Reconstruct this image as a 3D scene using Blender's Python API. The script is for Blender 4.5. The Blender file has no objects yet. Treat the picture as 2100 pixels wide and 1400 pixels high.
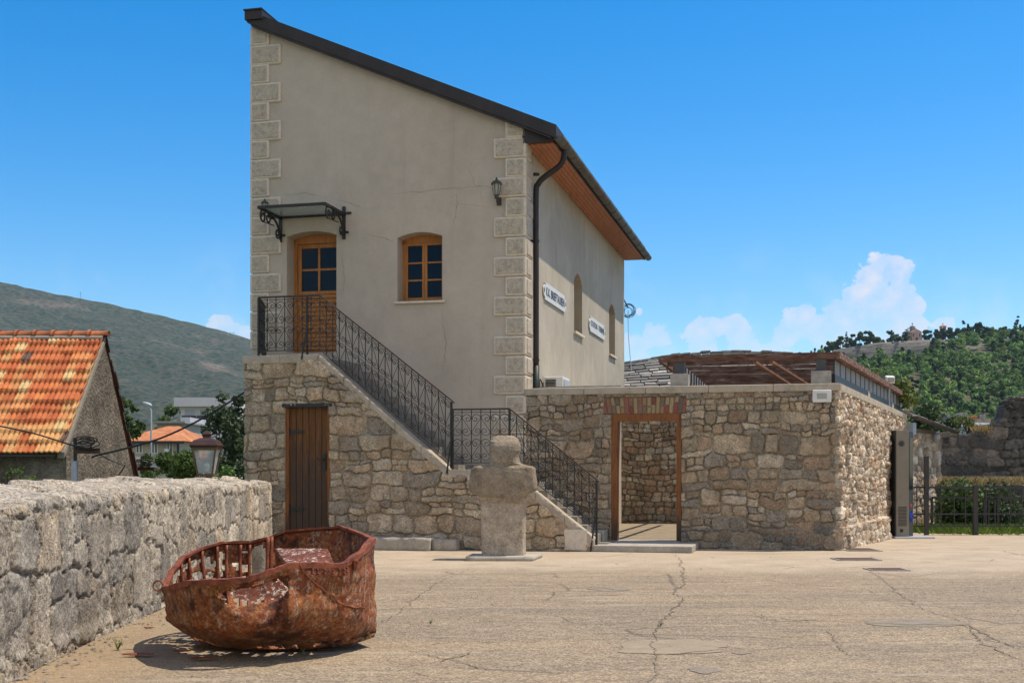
import bpy, bmesh, math, random
import numpy as np
from mathutils import Vector, Matrix
random.seed(7); rng = np.random.default_rng(7)
scene = bpy.context.scene
C = scene.collection
R = math.radians

# ------------------------------------------------------------------ camera
F, HX, HY, CAMZ = 2500.0, 1050.0, 975.0, 1.5     # focal length in px of a 2100 wide frame, horizon row, eye height
cd = bpy.data.cameras.new('camera'); cam = bpy.data.objects.new('camera', cd); C.objects.link(cam)
cam.location = (0, 0, CAMZ); cam.rotation_euler = (R(90), 0, 0)
cd.sensor_width = 36; cd.lens = 36*F/2100; cd.shift_y = (HY-700)/2100
cd.clip_start = 0.1; cd.clip_end = 20000
scene.camera = cam

# ------------------------------------------------------------------ light
SUN = Vector((.43, .115, 1.0)).normalized()
sd = bpy.data.lights.new('sun', 'SUN'); so = bpy.data.objects.new('sun', sd); C.objects.link(so)
sd.energy = 4.7; sd.angle = R(.5); sd.color = (1, .88, .72)
so.rotation_euler = SUN.to_track_quat('Z', 'Y').to_euler(); so.location = (60, 20, 120)
scene.view_settings.view_transform = 'Standard'; scene.view_settings.look = 'None'
scene.view_settings.exposure = 0.12; scene.view_settings.gamma = 1.0

def lk(nt, a, b): nt.links.new(a, b)
def world():
    w = bpy.data.worlds.new('World'); scene.world = w; w.use_nodes = True
    nt = w.node_tree; nt.nodes.clear(); N = nt.nodes.new
    out = N('ShaderNodeOutputWorld'); bg = N('ShaderNodeBackground'); lk(nt, bg.outputs[0], out.inputs[0])
    sky = N('ShaderNodeTexSky'); sky.sky_type = 'NISHITA'; sky.sun_disc = False
    sky.sun_elevation = math.asin(SUN.z); sky.sun_rotation = math.atan2(SUN.x, SUN.y)
    sky.altitude = 300; sky.air_density = 1.0; sky.dust_density = .6; sky.ozone_density = 2.0
    bg.inputs['Strength'].default_value = .13
    def m(op, a, b=None, c=None, clamp=False):
        n = N('ShaderNodeMath'); n.operation = op; n.use_clamp = clamp
        for i, v in enumerate((a, b, c)):
            if v is None: continue
            if isinstance(v, (int, float)): n.inputs[i].default_value = v
            else: lk(nt, v, n.inputs[i])
        return n.outputs[0]
    hs = N('ShaderNodeHueSaturation'); hs.inputs['Saturation'].default_value = 1.55; hs.inputs['Value'].default_value = 1.27
    lk(nt, sky.outputs[0], hs.inputs['Color'])
    # clouds in directions of the sky: tx = x/y, ty = z/y
    tc = N('ShaderNodeTexCoord'); sp = N('ShaderNodeSeparateXYZ'); lk(nt, tc.outputs['Generated'], sp.inputs[0])
    y = m('MAXIMUM', sp.outputs['Y'], .02)
    tx = m('DIVIDE', sp.outputs['X'], y); ty = m('DIVIDE', sp.outputs['Z'], y)
    cv = N('ShaderNodeCombineXYZ'); lk(nt, tx, cv.inputs[0]); lk(nt, ty, cv.inputs[1])
    def noise(scale, det, rough=.6):
        n = N('ShaderNodeTexNoise'); n.inputs['Scale'].default_value = scale; n.inputs['Detail'].default_value = det
        n.inputs['Roughness'].default_value = rough; lk(nt, cv.outputs[0], n.inputs['Vector']); return n
    n1 = noise(70, 7, .66); n2 = noise(18, 4)
    vo = N('ShaderNodeTexVoronoi'); vo.feature = 'SMOOTH_F1'; vo.inputs['Scale'].default_value = 62
    lk(nt, cv.outputs[0], vo.inputs['Vector'])
    blobs = [(1815,552,34),(1790,578,40),(1845,562,33),(1852,602,34),(1795,618,46),(1748,612,30),(1722,642,42),(1650,645,28),(1642,668,38),
             (1605,684,26),(1700,690,55),(1800,655,62),(1872,628,24),(1870,660,26),(1450,675,36),(1508,668,26),(1440,705,40),(1520,700,42),(1330,668,14),
             (1312,640,8),(1345,690,36),(1300,720,40),(455,672,30),(490,690,36),(1940,668,26),(1590,722,30)]
    dens = None
    for (px, py, r) in blobs:
        dx = m('MULTIPLY', m('SUBTRACT', tx, (px-HX)/F), F/r); dy = m('MULTIPLY', m('SUBTRACT', ty, (HY-py)/F), F/r)
        d = m('SUBTRACT', 1.0, m('SQRT', m('ADD', m('MULTIPLY', dx, dx), m('MULTIPLY', dy, dy))))
        k = 1.0 if r > 26 or px > 1580 else .8
        if px < 1580 or px > 1900: d = m('SUBTRACT', d, .12)
        dens = d if dens is None else m('SMOOTH_MAX', dens, d, .25)
    nz = m('ADD', m('MULTIPLY', m('SUBTRACT', n1.outputs[0], .5), 1.7), m('MULTIPLY', m('SUBTRACT', .45, vo.outputs['Distance']), .9))
    dd = m('ADD', m('ADD', dens, .06), nz)
    edge = N('ShaderNodeMapRange'); edge.interpolation_type = 'SMOOTHSTEP'
    lk(nt, dd, edge.inputs['Value']); edge.inputs['From Min'].default_value = 0; edge.inputs['From Max'].default_value = .17
    # the lower a cloud the more air lies before it
    low = N('ShaderNodeMapRange'); lk(nt, ty, low.inputs['Value']); low.inputs['From Min'].default_value = .10; low.inputs['From Max'].default_value = .165
    low.inputs['To Min'].default_value = .55; low.inputs['To Max'].default_value = .92
    lump = N('ShaderNodeMapRange'); lk(nt, m('ADD', n1.outputs[0], m('MULTIPLY', m('SUBTRACT', .5, vo.outputs['Distance']), .5)), lump.inputs['Value'])
    lump.inputs['From Min'].default_value = .35; lump.inputs['From Max'].default_value = .8; lump.inputs['To Min'].default_value = .38; lump.inputs['To Max'].default_value = 1
    fac = m('MULTIPLY', m('MULTIPLY', edge.outputs[0], low.outputs[0]), lump.outputs[0], clamp=True)
    # thin veils
    veil = N('ShaderNodeMapRange'); lk(nt, n2.outputs[0], veil.inputs['Value']); veil.inputs['From Min'].default_value = .5; veil.inputs['From Max'].default_value = .8
    vl = N('ShaderNodeMapRange'); lk(nt, ty, vl.inputs['Value']); vl.inputs['From Min'].default_value = .2; vl.inputs['From Max'].default_value = .08
    fac2 = m('MAXIMUM', fac, m('MULTIPLY', m('MULTIPLY', veil.outputs[0], vl.outputs[0]), .45))
    fac3 = m('MULTIPLY', fac2, m('GREATER_THAN', sp.outputs['Y'], .02))
    mx = N('ShaderNodeMix'); mx.data_type = 'RGBA'; lk(nt, fac3, mx.inputs[0]); lk(nt, hs.outputs[0], mx.inputs[6])
    mx.inputs[7].default_value = (6.5, 6.35, 6.8, 1)
    # unseen clouds added behind the camera, white fill for the shaded house front
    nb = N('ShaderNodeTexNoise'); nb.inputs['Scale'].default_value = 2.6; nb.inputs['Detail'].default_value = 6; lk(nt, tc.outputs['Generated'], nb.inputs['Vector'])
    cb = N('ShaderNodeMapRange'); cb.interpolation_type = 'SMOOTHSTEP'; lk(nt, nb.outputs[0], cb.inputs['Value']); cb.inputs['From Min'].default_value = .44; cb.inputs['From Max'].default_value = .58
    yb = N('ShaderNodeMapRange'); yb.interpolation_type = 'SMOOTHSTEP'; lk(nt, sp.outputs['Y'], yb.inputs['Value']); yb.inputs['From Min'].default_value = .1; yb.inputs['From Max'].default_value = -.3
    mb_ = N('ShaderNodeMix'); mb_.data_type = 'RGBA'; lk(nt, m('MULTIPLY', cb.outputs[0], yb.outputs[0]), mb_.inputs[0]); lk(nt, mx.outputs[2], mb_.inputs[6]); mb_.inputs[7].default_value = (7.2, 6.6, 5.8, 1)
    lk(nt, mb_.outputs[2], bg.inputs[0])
world()

# ------------------------------------------------------------------ placing helpers (photo measurements -> metres)
def P(px, py, d): return np.array([(px-HX)/F*d, d, CAMZ-(py-HY)/F*d])
def gd(py): return CAMZ*F/(py-HY)                       # depth of a point of the level yard
VPL = -9160.0
TH = math.atan(F/(HX-VPL))
U = np.array([math.cos(TH), -math.sin(TH), 0.]); V = np.array([math.sin(TH), math.cos(TH), 0.]); NF = -V; Z3 = np.array([0, 0, 1.])
class Plane:                                            # upright plane parallel to the house front
    def __init__(s, K, px0):
        s.K = K; d = K/(px0-VPL); s.O = np.array([(px0-HX)/F*d, d, 0.])
    def d(s, px): return s.K/(px-VPL)
    def s_(s, px):
        d = s.d(px); return float(np.dot(np.array([(px-HX)/F*d, d, 0.])-s.O, U))
    def sz(s, px, py): return s.s_(px), CAMZ-(py-HY)/F*s.d(px)
    def pt(s, a, z, off=0): return s.O+U*a+Z3*z+NF*off
FP = Plane(24.5*(1718-VPL), 518)                        # house front
SP = Plane(24.15*(1210-VPL), 503)                       # stair wall front
STAIR_W = float(np.dot(FP.O-SP.O, V))

# ------------------------------------------------------------------ object helpers
WL = {}
def wl(o): return WL.get(o.name, np.zeros(3)) if o else np.zeros(3)
def mesh_obj(name, verts, faces, mat, parent=None, origin=None, smooth=False, cols=None):
    verts = np.asarray(verts, dtype=np.float64)
    if origin is None: origin = wl(parent) if parent else np.array([verts[:,0].mean(), verts[:,1].mean(), verts[:,2].min()])
    origin = np.asarray(origin, float)
    me = bpy.data.meshes.new(name); v = verts-origin
    if isinstance(faces, np.ndarray):
        n, k = faces.shape
        me.vertices.add(len(v)); me.vertices.foreach_set('co', v.astype(np.float32).ravel())
        me.loops.add(n*k); me.loops.foreach_set('vertex_index', faces.astype(np.int32).ravel())
        me.polygons.add(n); me.polygons.foreach_set('loop_start', np.arange(0, n*k, k, dtype=np.int32))
        me.update(calc_edges=True)
    else:
        me.from_pydata([tuple(a) for a in v], [], faces)
    me.validate()
    if smooth: me.polygons.foreach_set('use_smooth', np.ones(len(me.polygons), dtype=bool))
    if cols is not None:
        a = me.color_attributes.new('col', 'FLOAT_COLOR', 'POINT')
        c = np.ones((len(v), 4), np.float32); c[:, :3] = cols; a.data.foreach_set('color', c.ravel())
    if mat: me.materials.append(mat)
    me.update()
    o = bpy.data.objects.new(name, me); C.objects.link(o)
    if parent:
        o.parent = parent; o.location = tuple(origin-wl(parent))
    else: o.location = tuple(origin)
    WL[o.name] = origin
    return o
def tag(o, label=None, cat=None, group=None, kind=None):
    if label: o['label'] = label
    if cat: o['category'] = cat
    if group: o['group'] = group
    if kind: o['kind'] = kind
    return o
def thing(name, loc, label, cat, group=None):
    o = bpy.data.objects.new(name, None); C.objects.link(o); o.location = tuple(loc); o.empty_display_size = .2
    WL[o.name] = np.asarray(loc, float)
    return tag(o, label, cat, group)
def copy_thing(root, loc, rotz=0, label=None, scale=None):
    r = root.copy(); C.objects.link(r); r.location = tuple(loc); r.rotation_euler = (0, 0, rotz)
    if scale: r.scale = scale
    if label: r['label'] = label
    WL[r.name] = np.asarray(loc, float)
    for ch in list(root.children):
        c = ch.copy(); C.objects.link(c); c.parent = r
        for g in ch.children:
            q = g.copy(); C.objects.link(q); q.parent = c
    return r

class MB:
    def __init__(s): s.v = []; s.f = []; s.c = []; s.col = None
    def add(s, verts, faces):
        b = len(s.v); s.v += [tuple(map(float, a)) for a in verts]; s.f += [tuple(b+i for i in f) for f in faces]
        if s.col is not None: s.c += [s.col]*len(verts)
        return s
    def obox(s, o, a, b, c):                            # corner and three edge vectors
        o, a, b, c = [np.asarray(k, float) for k in (o, a, b, c)]
        vs = [o, o+a, o+a+b, o+b, o+c, o+a+c, o+a+b+c, o+b+c]
        fs = [(0,3,2,1),(4,5,6,7),(0,1,5,4),(1,2,6,5),(2,3,7,6),(3,0,4,7)]
        if np.dot(np.cross(a, b), c) < 0: fs = [f[::-1] for f in fs]
        return s.add(vs, fs)
    def box(s, x0, x1, y0, y1, z0, z1): return s.obox((x0,y0,z0), (x1-x0,0,0), (0,y1-y0,0), (0,0,z1-z0))
    def prism(s, poly, vec):                            # poly: list of 3-D points, extruded along vec
        n = len(poly); p = [np.asarray(a, float) for a in poly]; vec = np.asarray(vec, float); q = [a+vec for a in p]
        nr = np.zeros(3)
        for i in range(n): nr += np.cross(p[i], p[(i+1) % n])
        fs = [tuple(range(n)), tuple(range(2*n-1, n-1, -1))]+[(i, n+i, n+(i+1) % n, (i+1) % n) for i in range(n)]
        if np.dot(nr, vec) > 0: fs = [f[::-1] for f in fs]
        return s.add(p+q, fs)
    def tube(s, pts, r, n=6, cap=True):
        pts = [np.asarray(p, float) for p in pts]; m = len(pts); rr = r if hasattr(r, '__len__') else [r]*m
        vs = []; up = None
        for i, p in enumerate(pts):
            t = pts[min(i+1, m-1)]-pts[max(i-1, 0)]; t = t/(np.linalg.norm(t)+1e-9)
            if up is None:
                a = np.array([0,0,1.]) if abs(t[2]) < .9 else np.array([1.,0,0]); up = a
            x = np.cross(up, t); l = np.linalg.norm(x)
            if l < 1e-4: x = np.cross(np.array([.3,.5,.8]), t); l = np.linalg.norm(x)
            x /= l; y = np.cross(t, x); up = y
            for k in range(n):
                a = 2*math.pi*(k+.5)/n; vs.append(p+(x*math.cos(a)+y*math.sin(a))*rr[i])
        fs = [(i*n+k, i*n+(k+1) % n, (i+1)*n+(k+1) % n, (i+1)*n+k) for i in range(m-1) for k in range(n)]
        if cap: fs += [tuple(range(n-1, -1, -1)), tuple((m-1)*n+k for k in range(n))]
        return s.add(vs, fs)
    def lathe(s, c, prof, n=16, ax=None):               # prof: (radius, height)
        c = np.asarray(c, float); vs = []
        for r, h in prof:
            for k in range(n):
                a = 2*math.pi*(k+.5)/n; vs.append(c+np.array([r*math.cos(a), r*math.sin(a), h]))
        m = len(prof)
        fs = [(i*n+k, i*n+(k+1) % n, (i+1)*n+(k+1) % n, (i+1)*n+k) for i in range(m-1) for k in range(n)]
        fs += [tuple(range(n-1, -1, -1)), tuple((m-1)*n+k for k in range(n))]
        return s.add(vs, fs)
    def build(s, name, mat, parent=None, smooth=False, origin=None):
        return mesh_obj(name, s.v, s.f, mat, parent, origin, smooth, np.array(s.c) if s.col is not None else None)
def bevel(o, w, seg=2):
    b = o.modifiers.new('bevel', 'BEVEL'); b.width = w; b.segments = seg; b.limit_method = 'ANGLE'; return o

# ------------------------------------------------------------------ noise in numpy
class VN:
    def __init__(s, seed): s.t = np.random.default_rng(seed).random((256, 256)).astype(np.float32)
    def at(s, x, y):
        xi = np.floor(x).astype(int); yi = np.floor(y).astype(int); fx = x-xi; fy = y-yi
        fx = fx*fx*(3-2*fx); fy = fy*fy*(3-2*fy)
        g = lambda a, b: s.t[a & 255, b & 255]
        return (g(xi,yi)*(1-fx)+g(xi+1,yi)*fx)*(1-fy)+(g(xi,yi+1)*(1-fx)+g(xi+1,yi+1)*fx)*fy
    def fbm(s, x, y, o=4, r=.5):
        t = 0; a = 1; n = 0
        for i in range(o):
            t = t+a*s.at(x+17.3*i, y+9.1*i); n += a; a *= r; x = x*2.03; y = y*2.03
        return t/n
def sstep(a, b, x):
    t = np.clip((x-a)/(b-a), 0, 1); return t*t*(3-2*t)

# ------------------------------------------------------------------ materials
def new_mat(name, rough=.9, metal=0):
    m = bpy.data.materials.new(name); m.use_nodes = True; nt = m.node_tree; b = nt.nodes['Principled BSDF']
    b.inputs['Roughness'].default_value = rough; b.inputs['Metallic'].default_value = metal
    b.inputs['Specular IOR Level'].default_value = .3
    return m, nt, b
class G:                                                # tiny node builder
    def __init__(s, nt):
        s.nt = nt; s.tc = nt.nodes.new('ShaderNodeTexCoord')
    def co(s, scale=(1,1,1), kind='Object'):
        mp = s.nt.nodes.new('ShaderNodeMapping'); mp.inputs['Scale'].default_value = scale
        lk(s.nt, s.tc.outputs[kind], mp.inputs[0]); return mp.outputs[0]
    def noise(s, scale, det=6, rough=.6, co=None, dist=0):
        n = s.nt.nodes.new('ShaderNodeTexNoise'); n.inputs['Scale'].default_value = scale; n.inputs['Detail'].default_value = det
        n.inputs['Roughness'].default_value = rough; n.inputs['Distortion'].default_value = dist
        lk(s.nt, co if co is not None else s.tc.outputs['Object'], n.inputs['Vector']); return n.outputs[0]
    def voro(s, scale, feat='F1', co=None, out='Distance', rnd=1):
        n = s.nt.nodes.new('ShaderNodeTexVoronoi'); n.feature = feat; n.inputs['Scale'].default_value = scale
        n.inputs['Randomness'].default_value = rnd
        lk(s.nt, co if co is not None else s.tc.outputs['Object'], n.inputs['Vector']); return n.outputs[out]
    def ramp(s, fac, stops):
        n = s.nt.nodes.new('ShaderNodeValToRGB'); e = n.color_ramp.elements
        while len(e) < len(stops): e.new(.5)
        for k, (p, c) in zip(e, stops):
            k.position = p; k.color = (c[0], c[1], c[2], 1) if hasattr(c, '__len__') else (c, c, c, 1)
        lk(s.nt, fac, n.inputs[0]); return n.outputs[0]
    def mix(s, fac, a, b, mode='MIX'):
        n = s.nt.nodes.new('ShaderNodeMix'); n.data_type = 'RGBA'; n.blend_type = mode
        for i, v in ((0, fac), (6, a), (7, b)):
            if hasattr(v, 'is_linked'): lk(s.nt, v, n.inputs[i])
            elif i == 0: n.inputs[0].default_value = v
            else: n.inputs[i].default_value = (*v, 1) if hasattr(v, '__len__') else (v, v, v, 1)
        return n.outputs[2]
    def math(s, op, a, b=0., c=0.):
        n = s.nt.nodes.new('ShaderNodeMath'); n.operation = op
        for i, v in enumerate((a, b, c)):
            if isinstance(v, (int, float)): n.inputs[i].default_value = v
            else: lk(s.nt, v, n.inputs[i])
        return n.outputs[0]
    def rng(s, v, a, b, c=0., d=1.):
        n = s.nt.nodes.new('ShaderNodeMapRange'); n.interpolation_type = 'SMOOTHSTEP'; lk(s.nt, v, n.inputs[0])
        for i, k in enumerate((a, b, c, d)): n.inputs[i+1].default_value = k
        return n.outputs[0]
    def attr(s, name='col'):
        n = s.nt.nodes.new('ShaderNodeAttribute'); n.attribute_name = name; return n.outputs['Color']
    def bump(s, b, h, strength=.5, dist=.02):
        n = s.nt.nodes.new('ShaderNodeBump'); n.inputs['Strength'].default_value = strength; n.inputs['Distance'].default_value = dist
        lk(s.nt, h, n.inputs['Height']); lk(s.nt, n.outputs[0], b.inputs['Normal'])
    def xyz(s, kind='Object'):
        n = s.nt.nodes.new('ShaderNodeSeparateXYZ'); lk(s.nt, s.tc.outputs[kind], n.inputs[0]); return n.outputs
def wmat(name, cols, scale=3, rough=.9, bump=.4, bscale=60, bdist=.01, attr=False, stretch=(1,1,1), fine=.25, metal=0, spec=.3):
    m, nt, b = new_mat(name, rough, metal); g = G(nt); co = g.co(stretch)
    b.inputs['Specular IOR Level'].default_value = spec
    n = g.noise(scale, 7, .65, co)
    k = len(cols); col = g.ramp(n, [(.3+.4*i/max(1, k-1), c) for i, c in enumerate(cols)]) if k > 1 else None
    fn = g.noise(bscale, 4, .6, co)
    if attr:
        base = g.attr(); col = g.mix(1, base, col, 'MULTIPLY') if col is not None else base
    elif col is None: col = g.mix(0, cols[0], cols[0])
    if fine: col = g.mix(1, col, g.ramp(fn, [(.3, 1-fine), (.7, 1+fine)]), 'MULTIPLY')
    lk(nt, col, b.inputs['Base Color'])
    if bump: g.bump(b, fn, bump, bdist)
    return m

def plaster_mat(name, base, dark, vert=0., bump=.35):
    m, nt, b = new_mat(name, .95); g = G(nt)
    big = g.noise(.45, 5, .6, dist=.3); mid = g.noise(3.2, 6, .65); fine = g.noise(70, 3, .6)
    st = g.noise(1.5, 6, .7, g.co((2.2, 2.2, .13)))
    col = g.mix(g.rng(big, .38, .64), base, dark)
    col = g.mix(g.math('MULTIPLY', g.rng(st, .5, .8), .35+vert), col, [c*.72 for c in dark])
    col = g.mix(1, col, g.ramp(mid, [(.3, .93), (.7, 1.05)]), 'MULTIPLY')
    col = g.mix(1, col, g.ramp(fine, [(.3, .9), (.7, 1.08)]), 'MULTIPLY')
    # hair cracks
    wco = g.mix(.12, g.tc.outputs['Object'], g.noise(1.6, 4), 'ADD')
    cr = g.voro(.55, 'DISTANCE_TO_EDGE', wco)
    cm = g.math('MULTIPLY', g.rng(cr, .005, .0, 0, 1), g.rng(g.noise(.5, 2), .56, .66))
    col = g.mix(g.math('MULTIPLY', cm, .35), col, [c*.35 for c in dark])
    lk(nt, col, b.inputs['Base Color']); g.bump(b, fine, bump, .012); return m

def stone_mat(name, fleck=.35, bumpd=.02, streak=0., pits=0., grain=0):
    m, nt, b = new_mat(name, .95); g = G(nt); a = g.attr()
    n1 = g.noise(7, 6, .7); n2 = g.noise(34, 5, .7); n3 = g.noise(2.1, 4, .6)
    col = g.mix(1, a, g.ramp(n1, [(.25, (.62,.6,.58)), (.5, (1,1,1)), (.75, (1.25,1.2,1.12))]), 'MULTIPLY')
    col = g.mix(1, col, g.ramp(n2, [(.3, 1-fleck), (.52, 1), (.7, 1+fleck)]), 'MULTIPLY')
    col = g.mix(g.math('MULTIPLY', g.rng(n3, .56, .75), .5), col, (.09,.083,.075))
    if streak:
        st = g.noise(3.0, 6, .75, g.co((2.0, 2.0, .5))); col = g.mix(g.math('MULTIPLY', g.rng(st, .5, .68), streak), col, (.07,.062,.055))
    if pits:
        if grain:
            gn = g.noise(30, 4, .8); col = g.mix(g.math('MULTIPLY', g.rng(gn, .52, .6), .45 if grain == 1 else .3), col, (.66,.58,.45)); col = g.mix(g.math('MULTIPLY', g.rng(g.noise(1.6, 5, .6), .5, .62), .5), col, (.19,.165,.135) if grain == 1 else (.30,.21,.13))
        pt_ = g.math('MULTIPLY', g.rng(g.noise(27 if grain else 23, 5, .8), .53 if grain else .54, .58 if grain else .64), g.rng(g.noise(2.7, 4, .6), .38, .6, .25, 1.)); col = g.mix(g.math('MULTIPLY', pt_, pits), col, (.06,.052,.043))
    lk(nt, col, b.inputs['Base Color'])
    g.bump(b, g.math('ADD', n2, g.math('MULTIPLY', n1, .8)), .9, bumpd); return m

M_stone = stone_mat('rubble_stone', .5, .04, 0., .55, 2); M_stone_dark = stone_mat('weathered_rubble', .45, .04, 0., .55)
M_parapet = stone_mat('parapet_stone', .6, .03, .45, .9, 1)
M_plaster = plaster_mat('cream_plaster', (.51,.44,.36), (.455,.392,.318))
M_plaster_side = plaster_mat('ribbed_side_plaster', (.50,.45,.355), (.42,.375,.29), .3, .9)
M_quoin = wmat('quoin_stone', [(.54,.47,.38), (.64,.565,.46), (.70,.62,.51)], 9, .95, .3, 45, .008, fine=.1)
M_qpanel = wmat('bush_hammered_stone', [(.34,.29,.225), (.47,.41,.325), (.55,.485,.39)], 10, .95, .8, 34, .025, fine=.2)
M_quoin_rough = M_quoin
M_coping = wmat('coping_stone', [(.30,.255,.195), (.42,.36,.28), (.46,.40,.32)], 4, .95, .5, 70, .01, fine=.15)
M_conc = wmat('old_concrete', [(.27,.25,.22), (.38,.35,.30), (.46,.42,.36)], 5, .95, .6, 60, .015)
M_brownmetal = wmat('brown_sheet_metal', [(.014,.010,.009), (.022,.015,.014), (.034,.025,.022)], 3, .6, .15, 30, .003, fine=.1, stretch=(1,1,.3), spec=.5)
M_gutter = wmat('weathered_gutter_metal', [(.05,.045,.036), (.085,.076,.06), (.12,.108,.088)], 5, .5, .15, 30, .003, fine=.12, spec=.5)
M_black = wmat('black_iron', [(.010,.011,.012), (.022,.022,.022)], 12, .55, .3, 90, .002, spec=.5)
M_rail = wmat('brown_handrail', [(.03,.017,.012), (.07,.04,.028)], 12, .5, .3, 90, .002, spec=.5)
M_step = wmat('dark_step_stone', [(.16,.145,.125), (.24,.22,.19), (.30,.275,.24)], 4, .9, .5, 60, .01)
def wood_mat(name, cols, scale=2.5, stretch=(9,9,.8), rough=.6, worn=None):
    m, nt, b = new_mat(name, rough); g = G(nt); co = g.co(stretch)
    n = g.noise(scale, 8, .65, co, .4); f = g.noise(scale*7, 4, .6, co)
    k = len(cols); col = g.ramp(n, [(.28+.44*i/(k-1), c) for i, c in enumerate(cols)])
    col = g.mix(1, col, g.ramp(f, [(.3, .72), (.7, 1.15)]), 'MULTIPLY')
    if worn:
        w = g.noise(2.2, 8, .75, g.co((5,5,.55)))
        zz = g.xyz()[2]; k2 = g.math('ADD', w, g.rng(zz, worn[1], worn[2], .14, -.14))
        col = g.mix(g.math('MULTIPLY', g.rng(k2, .44, .6), .88), col, worn[0])
    lk(nt, col, b.inputs['Base Color']); g.bump(b, f, .4, .004); return m
M_wood = wood_mat('orange_wood', [(.30,.105,.024), (.46,.185,.05), (.54,.25,.08)])
M_woodh = wood_mat('orange_wood_boards', [(.28,.10,.024), (.44,.18,.05), (.50,.23,.075)], stretch=(.9,.9,9))
M_soffit = wood_mat('soffit_boards', [(.36,.13,.055), (.46,.18,.08), (.52,.21,.095)], stretch=(5,.3,5))
M_olddoor = wood_mat('weathered_door_boards', [(.06,.026,.010), (.145,.062,.019), (.215,.105,.038)], stretch=(11,11,.7), rough=.75, worn=((.06,.042,.032), .6, 3.3))
M_doorframe = wood_mat('door_frame_wood', [(.12,.042,.013), (.23,.085,.024), (.29,.11,.032)], worn=((.07,.045,.03), .1, 1.2))
M_pergola = wood_mat('peeling_red_wood', [(.05,.024,.016), (.105,.048,.03), (.17,.10,.072), (.34,.27,.23)], stretch=(.8,3,5), rough=.85)
M_pergola2 = wood_mat('peeling_red_wood_lengthwise', [(.06,.03,.02), (.12,.058,.038), (.22,.135,.10), (.38,.30,.25)], stretch=(4,.9,5), rough=.85)
def glass_dark():
    m, nt, b = new_mat('dark_window_glass', .06); b.inputs['Base Color'].default_value = (.006,.008,.012,1); b.inputs['Specular IOR Level'].default_value = .22; return m
M_glass = glass_dark()
def clear_glass():
    m, nt, b = new_mat('frosted_glass', .25); b.inputs['Base Color'].default_value = (.62,.7,.68,1)
    b.inputs['Transmission Weight'].default_value = .75; b.inputs['IOR'].default_value = 1.1; return m
M_clear = clear_glass()
M_white = wmat('white_paint', [(.62,.61,.58), (.74,.73,.70)], 6, .5, .1, 40, .003, fine=.06)
M_sign = wmat('enamel_sign', [(.60,.585,.54), (.70,.68,.63)], 5, .4, .05, 30, .002, fine=.05, spec=.5)
M_ink = wmat('black_lettering', [(.03,.03,.03), (.05,.05,.05)], 5, .5, 0)
def rust_mat():
    m, nt, b = new_mat('flaking_rust', .75); g = G(nt)
    n1 = g.noise(2.6, 8, .7, dist=.4); n2 = g.noise(21, 8, .82); n3 = g.noise(46, 6, .8)
    st = g.noise(5, 6, .7, g.co((2.2,2.2,.45)))
    col = g.ramp(n2, [(.28, (.035,.011,.006)), (.41, (.15,.042,.013)), (.52, (.36,.105,.026)), (.64, (.54,.23,.055)), (.78, (.66,.42,.18))])
    red = g.ramp(n2, [(.3, (.05,.014,.008)), (.5, (.28,.075,.024)), (.7, (.44,.15,.05))])
    col = g.mix(g.rng(n1, .40, .6), col, red)
    flk = g.math('MULTIPLY', g.rng(g.noise(26, 6, .8), .52, .57), g.rng(st, .45, .56))
    col = g.mix(g.math('MULTIPLY', flk, .85), col, (.50,.42,.32))
    och = g.math('MULTIPLY', g.rng(g.noise(4.2, 7, .75), .50, .60), g.rng(n2, .45, .56))
    col = g.mix(g.math('MULTIPLY', och, .8), col, (.42,.25,.10))
    dkm = g.math('MULTIPLY', g.rng(g.noise(3.4, 7, .75), .48, .62), .85); col = g.mix(dkm, col, (.035,.013,.008))
    lk(nt, col, b.inputs['Base Color'])
    g.bump(b, g.math('ADD', n3, g.math('MULTIPLY', n2, 1.2)), 1., .016)
    lk(nt, g.ramp(n2, [(.3, .45), (.7, .85)]), b.inputs['Roughness']); return m
M_rust = rust_mat()
M_rustrim = wmat('red_rust_rim', [(.08,.024,.013), (.21,.058,.025), (.31,.105,.05)], 9, .6, .7, 60, .006, fine=.3)
def paintin_mat():
    m, nt, b = new_mat('flaking_white_on_rust', .7); g = G(nt)
    n2 = g.noise(16, 7, .75); n3 = g.noise(30, 5, .75); st = g.noise(3.2, 6, .7)
    col = g.ramp(n2, [(.3, (.03,.010,.007)), (.5, (.14,.036,.015)), (.7, (.23,.075,.03))])
    col = g.mix(g.math('MULTIPLY', g.rng(n3, .52, .58), g.rng(st, .42, .56)), col, (.62,.57,.48))
    lk(nt, col, b.inputs['Base Color']); g.bump(b, n3, .6, .008); return m
M_paintin = paintin_mat()
M_statue = wmat('carved_limestone', [(.20,.17,.132), (.32,.28,.225), (.45,.40,.33)], 3.2, .95, .8, 30, .025, fine=.25)
M_figure = wmat('chiselled_limestone', [(.24,.205,.16), (.36,.315,.255), (.47,.42,.35)], 4.5, .95, .9, 30, .03, attr=True, fine=.28)
M_tile = wmat('clay_roof_tile', [(.75,.72,.7), (1,1,1), (1.15,1.1,1.05)], 6, .85, .4, 50, .006, attr=True, fine=.15)
M_roughcast = wmat('rough_dark_render', [(.10,.085,.065), (.20,.172,.135), (.30,.26,.21)], 2.2, .95, 1.0, 14, .07, fine=.35)
M_slab = wmat('grey_stone_slab', [(.7,.7,.7), (1,1,1), (1.2,1.18,1.15)], 5, .95, .8, 30, .02, attr=True, fine=.25)
M_brick = wmat('old_brick', [(.7,.7,.7), (1,1,1), (1.2,1.2,1.15)], 20, .95, .6, 60, .01, attr=True, fine=.2)
M_mortar = wmat('mortar', [(.25,.225,.19), (.34,.31,.265)], 6, .95, .5, 50, .01)
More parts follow.
